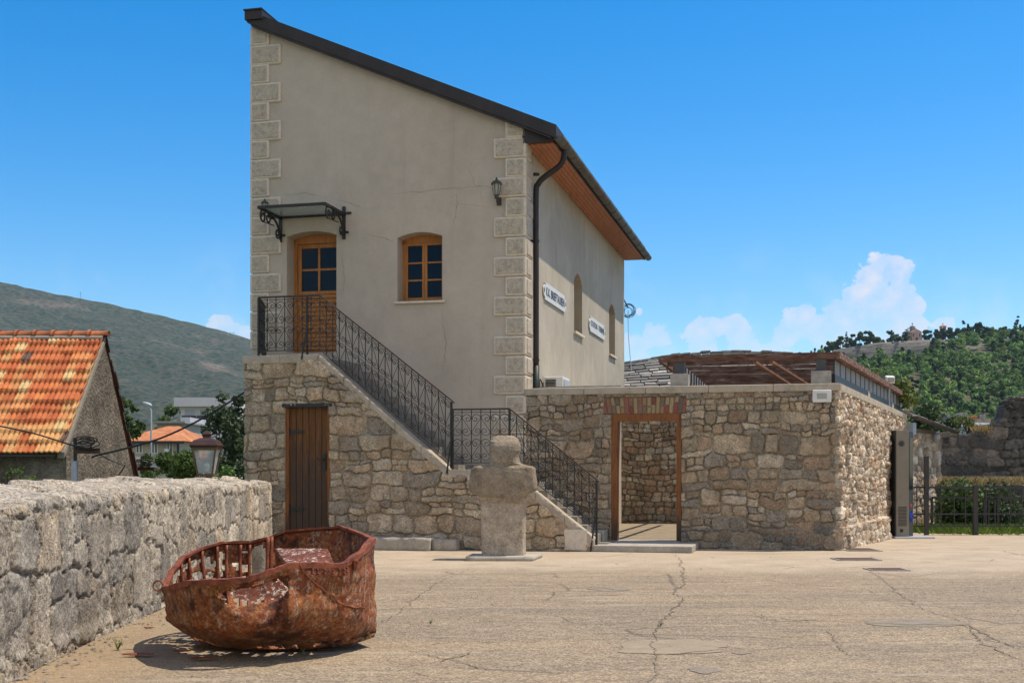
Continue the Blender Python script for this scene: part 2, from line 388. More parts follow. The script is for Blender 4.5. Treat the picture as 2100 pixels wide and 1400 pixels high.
M_galv = wmat('galvanised_steel', [(.33,.36,.40), (.42,.45,.49)], 6, .45, .1, 40, .002, fine=.06, spec=.5)
M_steel = wmat('dark_painted_steel', [(.018,.018,.018), (.03,.03,.029)], 8, .5, .1, 60, .002, spec=.5)
M_grate = wmat('rusty_grate', [(.06,.03,.02), (.13,.07,.05)], 12, .7, .6, 60, .006)
def leaf_mat(name, mul=1.):
    m, nt, b = new_mat(name, .6); g = G(nt); a = g.attr()
    lk(nt, g.mix(1, a, [mul]*3, 'MULTIPLY'), b.inputs['Base Color'])
    tr = nt.nodes.new('ShaderNodeBsdfTranslucent'); lk(nt, a, tr.inputs['Color'])
    mx = nt.nodes.new('ShaderNodeMixShader'); mx.inputs[0].default_value = .3
    lk(nt, b.outputs[0], mx.inputs[1]); lk(nt, tr.outputs[0], mx.inputs[2])
    lk(nt, mx.outputs[0], nt.nodes['Material Output'].inputs['Surface']); return m
M_leaf = leaf_mat('foliage')
M_bark = wmat('bark', [(.06,.045,.033), (.12,.095,.07)], 6, .95, .9, 25, .03)

# ------------------------------------------------------------------ masonry walls: relief of real stones
def masonry(W, H, res, seed, rmin=.16, rmax=.42, asp=(.8, 2.4), split=.3, pal=None, mortar=(.46,.385,.285), p=4., depth=.065, mort=.16, jit=.12, warp=.05):
    rg = np.random.default_rng(seed); ns = int(round(W/res))+1; nz = int(round(H/res))+1
    s = np.linspace(0, W, ns); z = np.linspace(0, H, nz); S, Zg = np.meshgrid(s, z)
    vn = VN(seed); vn2 = VN(seed+1)
    Sw = S+(vn.fbm(S*5, Zg*5, 3)-.5)*warp*2+(vn2.fbm(S*1.1, Zg*1.1, 2)-.5)*.16; Zw = Zg+(vn2.fbm(S*5+40, Zg*5, 3)-.5)*warp*2+(vn.fbm(S*.7+9, Zg*.7, 2)-.5)*.25
    d1 = np.full(S.shape, 9., np.float32); d2 = np.full(S.shape, 9., np.float32); idx = np.zeros(S.shape, int)
    seeds = []; zz = -.3
    while zz < H+.3:
        k = 1-.55*np.clip(zz/H, 0, 1)*rg.random()
        rh = rg.uniform(rmin, rmax)*k+.03; ss = -.6-rg.random()*.4
        while ss < W+.6:
            w = rh*rg.uniform(*asp)
            if rg.random() < split and rh > .2:
                f = rg.uniform(.35, .65)
                seeds.append((ss+w/2, zz+rh*f/2, w/2, rh*f/2)); 
                if w > .35:
                    g_ = rg.uniform(.35, .65); seeds.append((ss+w*g_/2, zz+rh*(1+f)/2, w*g_/2, rh*(1-f)/2)); seeds.append((ss+w*(1+g_)/2, zz+rh*(1+f)/2, w*(1-g_)/2, rh*(1-f)/2))
                else: seeds.append((ss+w/2, zz+rh*(1+f)/2, w/2, rh*(1-f)/2))
            else: seeds.append((ss+w/2, zz+rh/2, w/2, rh/2))
            ss += w
        zz += rh
    prm = []
    for i, (cs, cz, hw, hh) in enumerate(seeds):
        cs += rg.uniform(-jit, jit)*hw; cz += rg.uniform(-jit, jit)*hh
        a0 = max(0, int((cs-2.2*hw-.2)/res)); a1 = min(ns, int((cs+2.2*hw+.2)/res)+2); b0 = max(0, int((cz-2.2*hh-.2)/res)); b1 = min(nz, int((cz+2.2*hh+.2)/res)+2)
        prm.append((rg.random(), rg.random(), rg.random(), rg.normal()*.12, rg.normal()*.12))
        if a1 <= a0 or b1 <= b0: continue
        rot = rg.normal()*.07; ds = Sw[b0:b1, a0:a1]-cs; dz = Zw[b0:b1, a0:a1]-cz
        x = ds+rot*dz; y = dz-rot*ds; pp = rg.uniform(2.4, p+1)
        d = (np.abs(x/hw)**pp+np.abs(y/hh)**pp)**(1/pp)
        D1 = d1[b0:b1, a0:a1]; D2 = d2[b0:b1, a0:a1]; ID = idx[b0:b1, a0:a1]
        c = d < D1; D2[:] = np.where(c, D1, np.minimum(D2, d)); ID[c] = i; D1[c] = d[c]
    prm = np.array(prm); e = (d2-d1)
    m = sstep(mort*.35, mort*.85, e)*sstep(1.14, 1.02, d1)
    fb = vn.fbm(S*9, Zg*9, 4); fb2 = vn2.fbm(S*26, Zg*26, 3)
    h = m*(depth*(.35+.75*prm[idx, 0]))+m*(1-np.clip(d1, 0, 1)**2)*depth*.12+m*(fb-.5)*depth*.8+(fb2-.5)*depth*.35
    h += m*((Sw-S)*0+prm[idx, 3]*.0)
    pal = np.array(pal); pi = (prm[idx, 1]*len(pal)).astype(int) % len(pal)
    col = pal[pi]*(.72+.5*prm[idx, 2])[..., None]
    col = col*(.75+.5*fb)[..., None]
    mc = np.array(mortar)*(.8+.4*fb2)[..., None]
    col = mc*(1-m[..., None])+col*m[..., None]
    return S, Zg, h, col, m
def wall_sheet(name, mat, Pfun, W, H, res, seed, keep=None, parent=None, post=None, skirt=.06, **kw):
    S, Zg, h, col, m = masonry(W, H, res, seed, **kw)
    if post: h, col = post(S, Zg, h, col)
    nz, ns = S.shape; pts = Pfun(S, Zg, h)
    ids = np.arange(ns*nz).reshape(nz, ns)
    f = np.stack([ids[:-1,:-1], ids[:-1,1:], ids[1:,1:], ids[1:,:-1]], -1)
    if keep is not None:
        cs = (S[:-1,:-1]+S[1:,1:])/2; cz = (Zg[:-1,:-1]+Zg[1:,1:])/2; f = f[keep(cs, cz)]
    f = f.reshape(-1, 4); v = pts.reshape(-1, 3); cl = col.reshape(-1, 3)
    # skirt: boundary edges drop inwards so the relief has thickness
    ed = np.concatenate([f[:, [0,1]], f[:, [1,2]], f[:, [2,3]], f[:, [3,0]]]); key = np.sort(ed, 1); kk = key[:,0].astype(np.int64)*(ns*nz)+key[:,1]
    u, inv, cnt = np.unique(kk, return_inverse=True, return_counts=True); be = ed[cnt[inv] == 1]
    back = Pfun(S, Zg, np.full(S.shape, -skirt)).reshape(-1, 3)
    n0 = len(v); bv = np.unique(be); mp = np.zeros(n0, int); mp[bv] = n0+np.arange(len(bv))
    v = np.concatenate([v, back[bv]]); cl = np.concatenate([cl, cl[bv]])
    f = np.concatenate([f, np.stack([be[:,1], be[:,0], mp[be[:,0]], mp[be[:,1]]], 1)])
    return mesh_obj(name, v, f, mat, parent, None, True, cl)
PAL = PAL_ = [(.50,.40,.28), (.40,.32,.225), (.58,.48,.35), (.35,.285,.21), (.46,.38,.28), (.54,.42,.29), (.30,.26,.205), (.43,.32,.215)]
PALW = [(.44,.345,.24), (.38,.30,.21), (.34,.285,.22), (.48,.385,.27), (.40,.31,.21), (.27,.235,.19), (.37,.265,.175), (.44,.37,.285), (.36,.25,.17)]
PAL = [tuple(k*1.14 for k in c_) for c_ in PAL_]
PALG = [(.46,.40,.31), (.54,.47,.365), (.36,.325,.27), (.58,.51,.40), (.48,.39,.28), (.33,.30,.255)]
PALD = [(.10,.095,.09), (.14,.13,.12), (.20,.185,.165), (.12,.115,.11), (.24,.21,.175)]
PALL = [(.50,.405,.30), (.40,.32,.235), (.58,.49,.375), (.34,.275,.205), (.50,.38,.265), (.64,.56,.45), (.44,.31,.21)]

# ================================================================== SETTING
def gz(x, y):                                           # the yard falls a little towards the back right
    return -.18*sstep(23, 34, y)*sstep(5.5, 9, x)
PX0, PK = -3.17, -.063                                  # inner face of the parapet: X = PX0 + PK*Y
def ground_mat():
    m, nt, b = new_mat('worn_concrete_yard', .92); g = G(nt); x, y, z = g.xyz()
    n0 = g.noise(.22, 6, .6, dist=.5); n1 = g.noise(1.3, 7, .68); n2 = g.noise(9, 6, .7); n3 = g.noise(60, 5, .7); nL = g.noise(1.0, 6, .7, g.co((.35,1.8,1)))
    col = g.ramp(n1, [(.3, (.245,.183,.113)), (.5, (.325,.25,.16)), (.68, (.40,.315,.21))])
    grey = g.ramp(n2, [(.3, (.175,.138,.094)), (.5, (.255,.203,.14)), (.7, (.35,.285,.205))])
    yy = g.math('ADD', y, g.math('MULTIPLY', g.math('SUBTRACT', n0, .5), 7.))
    col = g.mix(g.rng(g.noise(.33, 6, .65, g.co((.6,1.3,1))), .42, .62, 0, .6), col, (.37,.275,.17)); grey = g.mix(g.rng(g.noise(.4, 6, .65, g.co((.5,1.4,1)), .4), .45, .62, 0, .6), grey, (.20,.165,.12))
    rough = g.rng(yy, 21.2, 17.6)                       # smooth pale strip along the house, worn aggregate nearer
    worn = g.math('MULTIPLY', rough, g.rng(g.math('ADD', nL, g.math('MULTIPLY', n0, .4)), .58, .82, .35, .95))
    col = g.mix(worn, col, grey)
    pale = g.math('MULTIPLY', g.rng(yy, 17.2, 21.0), .75)
    col = g.mix(pale, col, g.ramp(n1, [(.3, (.40,.325,.235)), (.7, (.52,.435,.325))]))
    agg = g.voro(55, 'F1', out='Distance'); agc = g.voro(55, 'F1', out='Color')
    sp = g.mix(.8, (.5,.5,.5), agc); spv = g.nt.nodes.new('ShaderNodeRGBToBW'); lk(nt, agc, spv.inputs[0])
    col = g.mix(1, col, g.mix(g.math('MULTIPLY', rough, .9), 1., g.ramp(spv.outputs[0], [(.2, .62), (.5, 1.), (.8, 1.4)])), 'MULTIPLY')
    col = g.mix(1, col, g.ramp(n3, [(.3, .78), (.7, 1.2)]), 'MULTIPLY')
    col = g.mix(g.math('MULTIPLY', g.rng(g.noise(.8, 7, .7, g.co((.45,1.5,1))), .56, .72), .55), col, (.17,.145,.11))
    col = g.mix(g.math('MULTIPLY', g.rng(g.noise(1.9, 7, .72, g.co((.28,1.6,1))), .55, .66), g.math('MULTIPLY', rough, .55)), col, (.43,.36,.26))
    col = g.mix(g.math('MULTIPLY', g.rng(g.noise(5.5, 6, .75, g.co((.4,1.3,1))), .58, .66), g.math('MULTIPLY', rough, .6)), col, (.10,.082,.06))
    # dark stain patches and hair cracks
    wco = g.mix(.25, g.tc.outputs['Object'], g.noise(.9, 5, .6), 'ADD'); ck = g.voro(.42, 'DISTANCE_TO_EDGE', wco)
    cm = g.math('MULTIPLY', g.rng(ck, .012, .002), g.rng(g.noise(.5, 3), .48, .6))
    col = g.mix(g.math('MULTIPLY', cm, .7), col, (.10,.083,.062))
    # reddish sand drift along the parapet
    dr = g.math('SUBTRACT', g.math('MULTIPLY', y, PK), x); drift = g.math('MULTIPLY', g.rng(g.math('ADD', dr, n1), 2.0, 3.6), .75)
    col = g.mix(drift, col, g.ramp(n2, [(.3, (.27,.19,.11)), (.7, (.37,.275,.165))]))
    lk(nt, col, b.inputs['Base Color'])
    g.bump(b, g.math('ADD', g.math('MULTIPLY', n3, .5), g.math('ADD', agg, g.math('MULTIPLY', n2, 1.2))), .5, .02); return m
M_ground = ground_mat()
def build_yard():
    ys = np.concatenate([np.arange(-6, 6, 1.), np.arange(6, 36.01, .3)]); n = 90
    pts = []
    for y in ys:
        xl = PX0+PK*y-.75
        if y > 24.4: xl = -6.2-(y-24.4)*.2
        xs = xl+(40-xl)*np.linspace(0, 1, n)**1.3
        for x in xs: pts.append((x, y, float(gz(x, y))+.012*(VN(3).fbm(np.array(x*.8), np.array(y*.8), 3)-.5)*2 if False else (x, y, float(gz(x, y)))))
    pts = [p if len(p) == 3 and not isinstance(p[2], tuple) else p[2] for p in pts]
    v = np.array(pts, float); ids = np.arange(len(v)).reshape(len(ys), n)
    vn = VN(3); v[:, 2] += (vn.fbm(v[:,0]*.6+50, v[:,1]*.6+50, 3)-.5)*.05*sstep(4, 8, v[:,1])*(1-sstep(17, 21, v[:,1]))
    f = np.stack([ids[:-1,:-1], ids[:-1,1:], ids[1:,1:], ids[1:,:-1]], -1).reshape(-1, 4)
    per = list(ids[0, :])+list(ids[1:, -1])+list(ids[-1, -2::-1])+list(ids[-2:0:-1, 0])
    lo = v[per].copy(); lo[:, 2] = -4.2; b = len(v); k = len(per); v = np.concatenate([v, lo])
    sk = np.array([(per[i], b+i, b+(i+1) % k, per[(i+1) % k]) for i in range(k)])
    o = mesh_obj('courtyard', v, np.concatenate([f, sk]), M_ground, None, (0,0,0), True); tag(o, kind='structure'); return o
yard = build_yard()
M_crack = wmat('crack_shadow', [(.13,.105,.077), (.19,.16,.12)], 9, 1, .3, 40, .01)
M_patch = wmat('smooth_repair_patch', [(.245,.195,.13), (.33,.27,.19)], 4, .95, .4, 80, .006, fine=.15)
M_greypatch = wmat('grey_repair_patch', [(.19,.16,.12), (.29,.245,.185)], 6, .95, .6, 60, .01, fine=.25)
def crack(pts, w0):
    g = [P(px, py, gd(py)) for px, py in pts]; rg = np.random.default_rng(int(pts[0][0]*7+pts[0][1])); q = []
    for a, b in zip(g[:-1], g[1:]):
        n = max(3, int(np.linalg.norm(b-a)/.06))
        for i in range(n): q.append(a+(b-a)*i/n)
    q.append(g[-1]); q = np.array(q); n = len(q)
    wob = np.cumsum(rg.normal(0, .014, (n, 2)), 0); wob -= np.linspace(0, 1, n)[:, None]*wob[-1]; q[:, :2] += wob+rg.normal(0, .012, (n, 2))
    t = np.gradient(q[:, :2], axis=0); t /= np.linalg.norm(t, axis=1)[:, None]+1e-9; nn = np.stack([-t[:,1], t[:,0]], 1)
    w = .5*w0*np.clip(.35+.9*VN(5).fbm(np.arange(n)*.25, np.zeros(n)+pts[0][0], 3), .1, 2)*np.sin(np.linspace(.12, math.pi-.12, n))**.5
    vn = VN(3)
    def up(a): return np.stack([a[:,0], a[:,1], gz(a[:,0], a[:,1])+.006+(vn.fbm(a[:,0]*.6+50, a[:,1]*.6+50, 3)-.5)*.05*sstep(4, 8, a[:,1])*(1-sstep(17, 21, a[:,1]))], 1)
    v = np.concatenate([up(q[:, :2]+nn*w[:,None]), up(q[:, :2]-nn*w[:,None])])
    f = np.array([(i, n+i, n+i+1, i+1) for i in range(n-1)])
    mesh_obj('crack', v, f, M_crack, yard)
for c in [([(1380,1135),(1388,1180),(1372,1235),(1352,1300),(1340,1350),(1328,1400)], .018), ([(1548,1255),(1620,1268),(1760,1275),(1880,1278),(1990,1280),(2030,1300),(2100,1335)], .022),
          ([(1790,1172),(1850,1210),(1915,1245),(1980,1275)], .015), ([(770,1172),(960,1165),(1180,1168),(1380,1172),(1590,1178),(1780,1172)], .012),
          ([(730,1330),(850,1323),(960,1310)], .014), ([(820,1330),(905,1352),(985,1370),(1070,1378)], .017), ([(1150,1207),(1215,1203),(1280,1211)], .024),
          ([(1130,1278),(1260,1278),(1400,1262),(1548,1256)], .012), ([(1700,1290),(1725,1320),(1745,1345)], .012), ([(770,1285),(830,1245),(900,1205),(960,1165)], .013),
          ([(1340,1343),(1420,1340),(1490,1332)], .014), ([(880,1358),(945,1345),(968,1335)], .02), ([(1550,1262),(1600,1272),(1690,1268)], .02), ([(1980,1282),(2060,1340),(2100,1352)], .02),
          ([(2060,1128),(2100,1140)], .02), ([(840,1375),(890,1388),(960,1395)], .012)]: crack(*c)
def patch(cx, cy, rx, ry, mat, seed, name='repair_patch'):
    vn = VN(seed); k = 60; pts = []
    for i in range(k):
        a = 2*math.pi*i/k; rr = 1+.5*(vn.fbm(np.array(2+math.cos(a)*1.5), np.array(2+math.sin(a)*1.5), 3)-.5)*1.6
        px, py = cx+rx*rr*math.cos(a), cy+ry*rr*math.sin(a); p = P(px, py, gd(py)); pts.append(p[:2])
    vn = VN(3); c = np.mean(pts, 0); rings = [np.array(pts)*t+c*(1-t) for t in (1, .66, .33, .02)]
    q = np.concatenate(rings); z = gz(q[:,0], q[:,1])+.004+(vn.fbm(q[:,0]*.6+50, q[:,1]*.6+50, 3)-.5)*.05*sstep(4, 8, q[:,1])*(1-sstep(17, 21, q[:,1]))
    f = [(r*k+i, (r+1)*k+i, (r+1)*k+(i+1) % k, r*k+(i+1) % k) for r in range(3) for i in range(k)]
    mesh_obj(name, np.column_stack([q, z]), np.array(f), mat, yard, None, True)
patch(1370,1326,115,15,M_patch,11); patch(1445,1374,32,7,M_greypatch,12); patch(1870,1277,95,7,M_greypatch,13); patch(1520,1339,20,3,M_greypatch,14); patch(1250,1207,40,4,M_greypatch,15)

def terrain_mat():
    m, nt, b = new_mat('scrub_plain', 1.); g = G(nt); n = g.noise(.02, 8, .7)
    lk(nt, g.ramp(n, [(.35, (.05,.075,.03)), (.5, (.10,.11,.05)), (.65, (.19,.17,.11))]), b.inputs['Base Color']); return m
t = MB(); t.add([(-4000,-300,-4.1),(4000,-300,-4.1),(4000,6000,-4.1),(-4000,6000,-4.1)], [(0,1,2,3)])
tag(t.build('terrain', terrain_mat(), None, origin=(0,0,-4.1)), kind='structure')

def hill_sheet(name, mat, ratios, ds, zfun, extra=None):
    A, D = np.meshgrid(ratios, ds); Zz = zfun(A, D); v = np.stack([A*D, D, Zz], -1).reshape(-1, 3)
    n = len(ratios); ids = np.arange(len(v)).reshape(len(ds), n)
    f = np.stack([ids[:-1,:-1], ids[:-1,1:], ids[1:,1:], ids[1:,:-1]], -1).reshape(-1, 4)
    cols = extra(A, D, Zz).reshape(-1, 3) if extra else None
    return tag(mesh_obj(name, v, f, mat, None, (0,0,0), True, cols), kind='structure')
def mount_mat():
    m, nt, b = new_mat('scrub_mountain', 1.); g = G(nt); x, y, z = g.xyz()
    n1 = g.noise(.0045, 8, .62); n2 = g.noise(.022, 8, .72); n3 = g.noise(.09, 6, .85)
    dots = g.voro(.085, 'F1'); dots2 = g.voro(.045, 'F1')
    rock = g.ramp(n2, [(.3, (.11,.095,.06)), (.55, (.20,.165,.115)), (.7, (.36,.31,.24))])
    grn = g.ramp(n3, [(.3, (.010,.034,.016)), (.55, (.034,.068,.026)), (.75, (.085,.115,.04))])
    cover = g.math('ADD', g.math('SUBTRACT', g.math('MULTIPLY', n1, 3.6), 1.15), g.math('ADD', g.math('MULTIPLY', n2, .7), g.rng(z, 30, 140, -.40, -.02)))
    tree = g.math('ADD', g.rng(cover, .42, .66, .1, 1.), g.math('MULTIPLY', g.rng(dots, .5, .2), g.rng(cover, .2, .5)))
    tree = g.math('MINIMUM', g.math('MULTIPLY', tree, g.rng(g.math('ADD', dots2, n3), .35, 1.05, 1, .62)), 1.)
    tree = g.math('MULTIPLY', tree, g.rng(n3, .36, .46, .7, 1.)); col = g.mix(tree, rock, grn)
    lk(nt, col, b.inputs['Base Color']); g.bump(b, g.math('SUBTRACT', n3, dots), 1., 8); return m
rx = (np.array([-2200,-900,-300,0,110,200,300,400,460,515,600,720,900,1100,1350,1700])-HX)/F
ry = np.array([520,500,540,577,601,617,640,664,679,696,722,760,810,850,880,930.])
vnm = VN(21)
def mz(A, D):
    top = CAMZ+(HY-np.interp(A, rx, ry))/F*2600
    t = np.clip((D-900)/1700, 0, 1); prof = .30*t+.70*t**1.9
    z = -4+(top+4)*prof
    z = np.where(D > 2600, -4+(top+4)*(1-((D-2600)/900)**2*.6), z)
    am = 75*np.sin(np.clip(t, 0, 1)*math.pi)**.7
    return z+(vnm.fbm(A*14+30, D/170+A*8+30, 5, .55)-.5)*am+(vnm.fbm(A*160, D/12, 3)-.5)*5
hill_sheet('mountain', mount_mat(), np.linspace(-1.3, .26, 420), np.linspace(880, 3300, 180), mz)

# right hill with the monastery
hx = (np.array([1200,1400,1560,1650,1690,1740,1800,1890,2000,2100,2250,2500,2900])-HX)/F
hy = np.array([880,840,780,748,730,712,702,697,694,695,705,740,800.])
vnh = VN(33); DR = 700.
def hzr(A): return CAMZ+(HY-np.interp(A, hx, hy))/F*DR
def hz(A, D):
    top = hzr(A); t = np.clip((D-330)/(DR-330), 0, 1)
    cl = sstep(.255, .275, A)*(1-sstep(.335, .37, A))*13*(1-sstep(.985, 1.0, t))*sstep(.8, .965, t)
    prof = t*.9+.1*t*t
    z = -4+(top+4)*prof-cl
    z = np.where(D > DR, top-(D-DR)*.12, z)
    return z+(vnh.fbm(A*40, D/40, 4)-.5)*9*sstep(0, .15, t)*(1-sstep(.85, .97, t))
def hill_mat():
    m, nt, b = new_mat('wooded_hill_ground', 1.); g = G(nt)
    n = g.noise(.06, 7, .7); n2 = g.noise(.12, 8, .75, g.co((.4,.4,2.4)))
    rock = g.ramp(n2, [(.35, (.10,.098,.092)), (.5, (.22,.21,.19)), (.65, (.36,.335,.29))])
    soil = g.ramp(n, [(.35, (.05,.07,.03)), (.55, (.13,.125,.07)), (.7, (.27,.235,.16))])
    a = g.attr(); ax = g.nt.nodes.new('ShaderNodeSeparateColor'); lk(nt, a, ax.inputs[0])
    lk(nt, g.mix(ax.outputs[0], soil, rock), b.inputs['Base Color']); g.bump(b, n2, 1., 3); return m
def hcol(A, D, Zz):
    t = (D-330)/(DR-330); k = sstep(.25, .275, A)*(1-sstep(.36, .40, A))*sstep(.83, .9, t)*(1-sstep(1.0, 1.012, t))
    k = np.maximum(k, sstep(.38, .385, A)*(1-sstep(.405, .41, A))*sstep(.96, .975, t)*(1-sstep(.99, 1., t))); return np.stack([k]*3, -1)
hill_sheet('wooded_hill', hill_mat(), np.linspace(.05, .75, 420), np.concatenate([np.linspace(320, 640, 60), np.linspace(642, 712, 60), np.linspace(720, 1000, 20)]), hz, hcol)

# ------------------------------------------------------------------ foliage
def leaf_quads(cen, size, rg, nrm=None, flat=.35):
    n = len(cen); a = rg.normal(size=(n, 3))
    if nrm is not None: a = a*flat+nrm
    a /= np.linalg.norm(a, axis=1)[:, None]+1e-9
    t = rg.normal(size=(n, 3)); t -= (t*a).sum(1)[:, None]*a; t /= np.linalg.norm(t, axis=1)[:, None]+1e-9; b = np.cross(a, t)
    s = size*rg.uniform(.6, 1.35, n)[:, None] if np.isscalar(size) else size[:, None]
    v = np.stack([cen-t*s, cen-b*s*.55, cen+t*s, cen+b*s*.55], 1).reshape(-1, 3)
    return v, np.arange(4*n).reshape(n, 4)
def clumps(cs, rs, per, rg, squash=.8):
    out = []; nr = []
    for c, r in zip(cs, rs):
        n = int(2.2*per*r*r)
        d = rg.normal(size=(n, 3)); d /= np.linalg.norm(d, axis=1)[:, None]
        rad = r*(rg.random(n)**.35)*(1+.2*rg.normal(size=n)*.6); q = d*rad[:, None]*np.array([1, 1, squash])
        out.append(c+q); nr.append(d)
    return np.concatenate(out), np.concatenate(nr)
def leafcols(n, cols, rg, var=.3):
    cols = np.array(cols); c = cols[rg.integers(0, len(cols), n)]*(1+var*(rg.random(n)*2-1))[:, None]; return np.repeat(c, 4, 0)
def crown_mesh(name, cs, rs, per, leaf, cols, parent, seed, squash=.8, mat=None):
    rg = np.random.default_rng(seed); cen, nr = clumps(cs, rs, per, rg, squash); v, f = leaf_quads(cen, leaf, rg, nr, .9)
    return mesh_obj(name, v, f, mat or M_leaf, parent, None, False, leafcols(len(cen), cols, rg))
def tree(name, base, h, cw, label, group=None, seed=1, cols=((.035,.06,.018),(.05,.085,.025),(.075,.11,.035)), per=260, leaf=.16, nclump=22, form='round', trunk_r=.18, crown_from=.3, cat='tree', boughs=7):
    rg = np.random.default_rng(seed); base = np.asarray(base, float); root = thing(name, base, label, cat, group)
    cs = []; rs = []
    for i in range(nclump):
        t = rg.random(); zz = crown_from+(1-crown_from)*t
        if form == 'cone': w = (1-t)*.95+.08
        elif form == 'column': w = math.sin(min(1, .15+t)*math.pi*.92)**.6*.8
        elif form == 'pine': w = .95*math.sin(.35+t*2.4)
        else: w = math.sin(.35+t*2.45)**.8
        a = rg.random()*6.283; rr = cw*.5*w*(rg.random()**.5)*.85
        cs.append(base+np.array([math.cos(a)*rr, math.sin(a)*rr, zz*h])); rs.append(cw*.5*rg.uniform(.22, .42)*(.6+.4*w))
    crown_mesh('crown', cs, rs, per, leaf, cols, root, seed, .75)
    b = MB(); b.tube([base, base+[.05*h*.1, 0, h*.3], base+[0, .02*h, h*.6], base+[0, 0, h*.92]], [trunk_r, trunk_r*.8, trunk_r*.5, trunk_r*.12], 8)
    for i in range(min(boughs, nclump)):
        k = rg.integers(0, nclump); st = base+np.array([0, 0, h*rg.uniform(crown_from*.8, .6)]); en = cs[k]
        b.tube([st, (st+en)/2+[0, 0, .04*h], en], [trunk_r*.4, trunk_r*.28, trunk_r*.1], 5)
    b.build('trunk', M_bark, root, True); return root
GREEN = ((.045,.085,.022),(.07,.12,.03),(.10,.155,.042)); YGREEN = ((.09,.13,.025),(.13,.17,.035),(.17,.20,.05)); DKGREEN = ((.025,.045,.016),(.042,.068,.024),(.06,.09,.03))

# forest on the slope
def forest():
    rg = np.random.default_rng(5); vs = []; fs = []; cl = []; nb = 0; cnt = 0; vnp = VN(77)
    tries = 0
    while cnt < 1400 and tries < 20000:
        tries += 1
        a = rg.uniform(.21, .46); t = rg.uniform(.0, .985)**.85; D = 330+t*(DR-330)
        if .255 < a < .345 and t > .79: continue
        if .345 < a < .37 and t > .9: continue
        if a < .258 and t > .9: continue
        if vnp.fbm(np.array(a*60), np.array(D/25.), 2) > .70: continue
        z = float(hz(np.array(a), np.array(D))); r = rg.uniform(2.3, 5.0)*(.7+.3*D/700); hgt = r*rg.uniform(1.5, 2.1)
        col_ = rg.random() < .12
        if col_: r *= .45; hgt *= 1.5
        base = np.array([a*D, D, z]); k = rg.integers(7, 12); cs = []; rs = []
        for i in range(k):
            ang = rg.random()*6.283; u = rg.random(); rr = r*.72*math.sqrt(rg.random())*(1-.5*u)
            cs.append(base+[math.cos(ang)*rr, math.sin(ang)*rr, hgt*(.3+.62*u)]); rs.append(r*rg.uniform(.26, .46)*(1-.3*u))
        tot = int(320 if D > 480 else 400); cen = []; nr = []
        for c, q in zip(cs, rs):
            n = tot//k; d = rg.normal(size=(n, 3)); d /= np.linalg.norm(d, axis=1)[:, None]; d[:, 2] = np.abs(d[:, 2])*.9+d[:, 2]*.1
            cen.append(c+d*q*(.75+.3*rg.random(n))[:, None]); nr.append(d)
        cen = np.concatenate(cen); nr = np.concatenate(nr); v, f = leaf_quads(cen, .62 if D > 480 else .5, rg, nr, .55)
        br = rg.uniform(1.3, 2.7); base_c = np.array(GREEN)*br if not col_ else np.array(DKGREEN)*.9
        if rg.random() < .15: base_c = base_c*np.array([1.35, 1.2, 1.])
        cl.append(leafcols(len(cen), base_c, rg, .35)); vs.append(v); fs.append(f+nb); nb += len(v); cnt += 1
    o = mesh_obj('forest', np.concatenate(vs), np.concatenate(fs), M_leaf, None, None, False, np.concatenate(cl))
    tag(o, 'dense green pine wood covering the whole slope below the monastery', 'forest', kind='stuff')
forest()

# ================================================================== HOUSE
H0 = 0.0
sR = FP.s_(1075); hL = thing('house', FP.pt(0, 0), 'tall cream plastered house with a single sloping brown roof and pale corner stones', 'house')
zl = FP.sz(518, 54)[1]; zr = FP.sz(1075, 262)[1]; KS = (zl-zr)/sR
def ztop(s): return zl-KS*s
HD = 14.4                                                # depth of the house
CR = FP.pt(sR, 0)                                        # front right corner
def side(t, z, off=0): return CR+V*t+Z3*z+U*off
ZSOF = 8.58
def arch(s, s0, s1, zsp, rise):
    m = (s0+s1)/2; return zsp+rise*(1-((s-m)/((s1-s0)/2))**2)
def wall_with_openings(fn, W, topf, ops, depth, mb, nseg=14):
    xs = 0
    for (s0, s1, zb, zsp, rise) in ops:
        mb.add([fn(xs,0,0), fn(s0,0,0), fn(s0,topf(s0),0), fn(xs,topf(xs),0)], [(0,1,2,3)])
        mb.add([fn(s0,0,0), fn(s1,0,0), fn(s1,zb,0), fn(s0,zb,0)], [(0,1,2,3)])
        g = [s0+(s1-s0)*i/nseg for i in range(nseg+1)]
        for a, b in zip(g[:-1], g[1:]):
            za, zb_ = arch(a, s0, s1, zsp, rise), arch(b, s0, s1, zsp, rise)
            mb.add([fn(a,za,0), fn(b,zb_,0), fn(b,topf(b),0), fn(a,topf(a),0)], [(0,1,2,3)])
            mb.add([fn(a,za,0), fn(a,za,-depth), fn(b,zb_,-depth), fn(b,zb_,0)], [(0,1,2,3)])
        mb.add([fn(s0,zb,0), fn(s0,zb,-depth), fn(s0,zsp,-depth), fn(s0,zsp,0)], [(0,1,2,3)])
        mb.add([fn(s1,zb,0), fn(s1,zsp,0), fn(s1,zsp,-depth), fn(s1,zb,-depth)], [(0,1,2,3)])
        mb.add([fn(s0,zb,0), fn(s1,zb,0), fn(s1,zb,-depth), fn(s0,zb,-depth)], [(0,1,2,3)])
        xs = s1
    mb.add([fn(xs,0,0), fn(W,0,0), fn(W,topf(W),0), fn(xs,topf(xs),0)], [(0,1,2,3)])
ds0, dzb = FP.sz(588, 724); ds1, _ = FP.sz(690, 724); _, dzs = FP.sz(588, 486); _, dza = FP.sz(640, 474)
ws0, wzb = FP.sz(815, 619); ws1, _ = FP.sz(907, 619); _, wzs = FP.sz(815, 488); _, wza = FP.sz(860, 476)
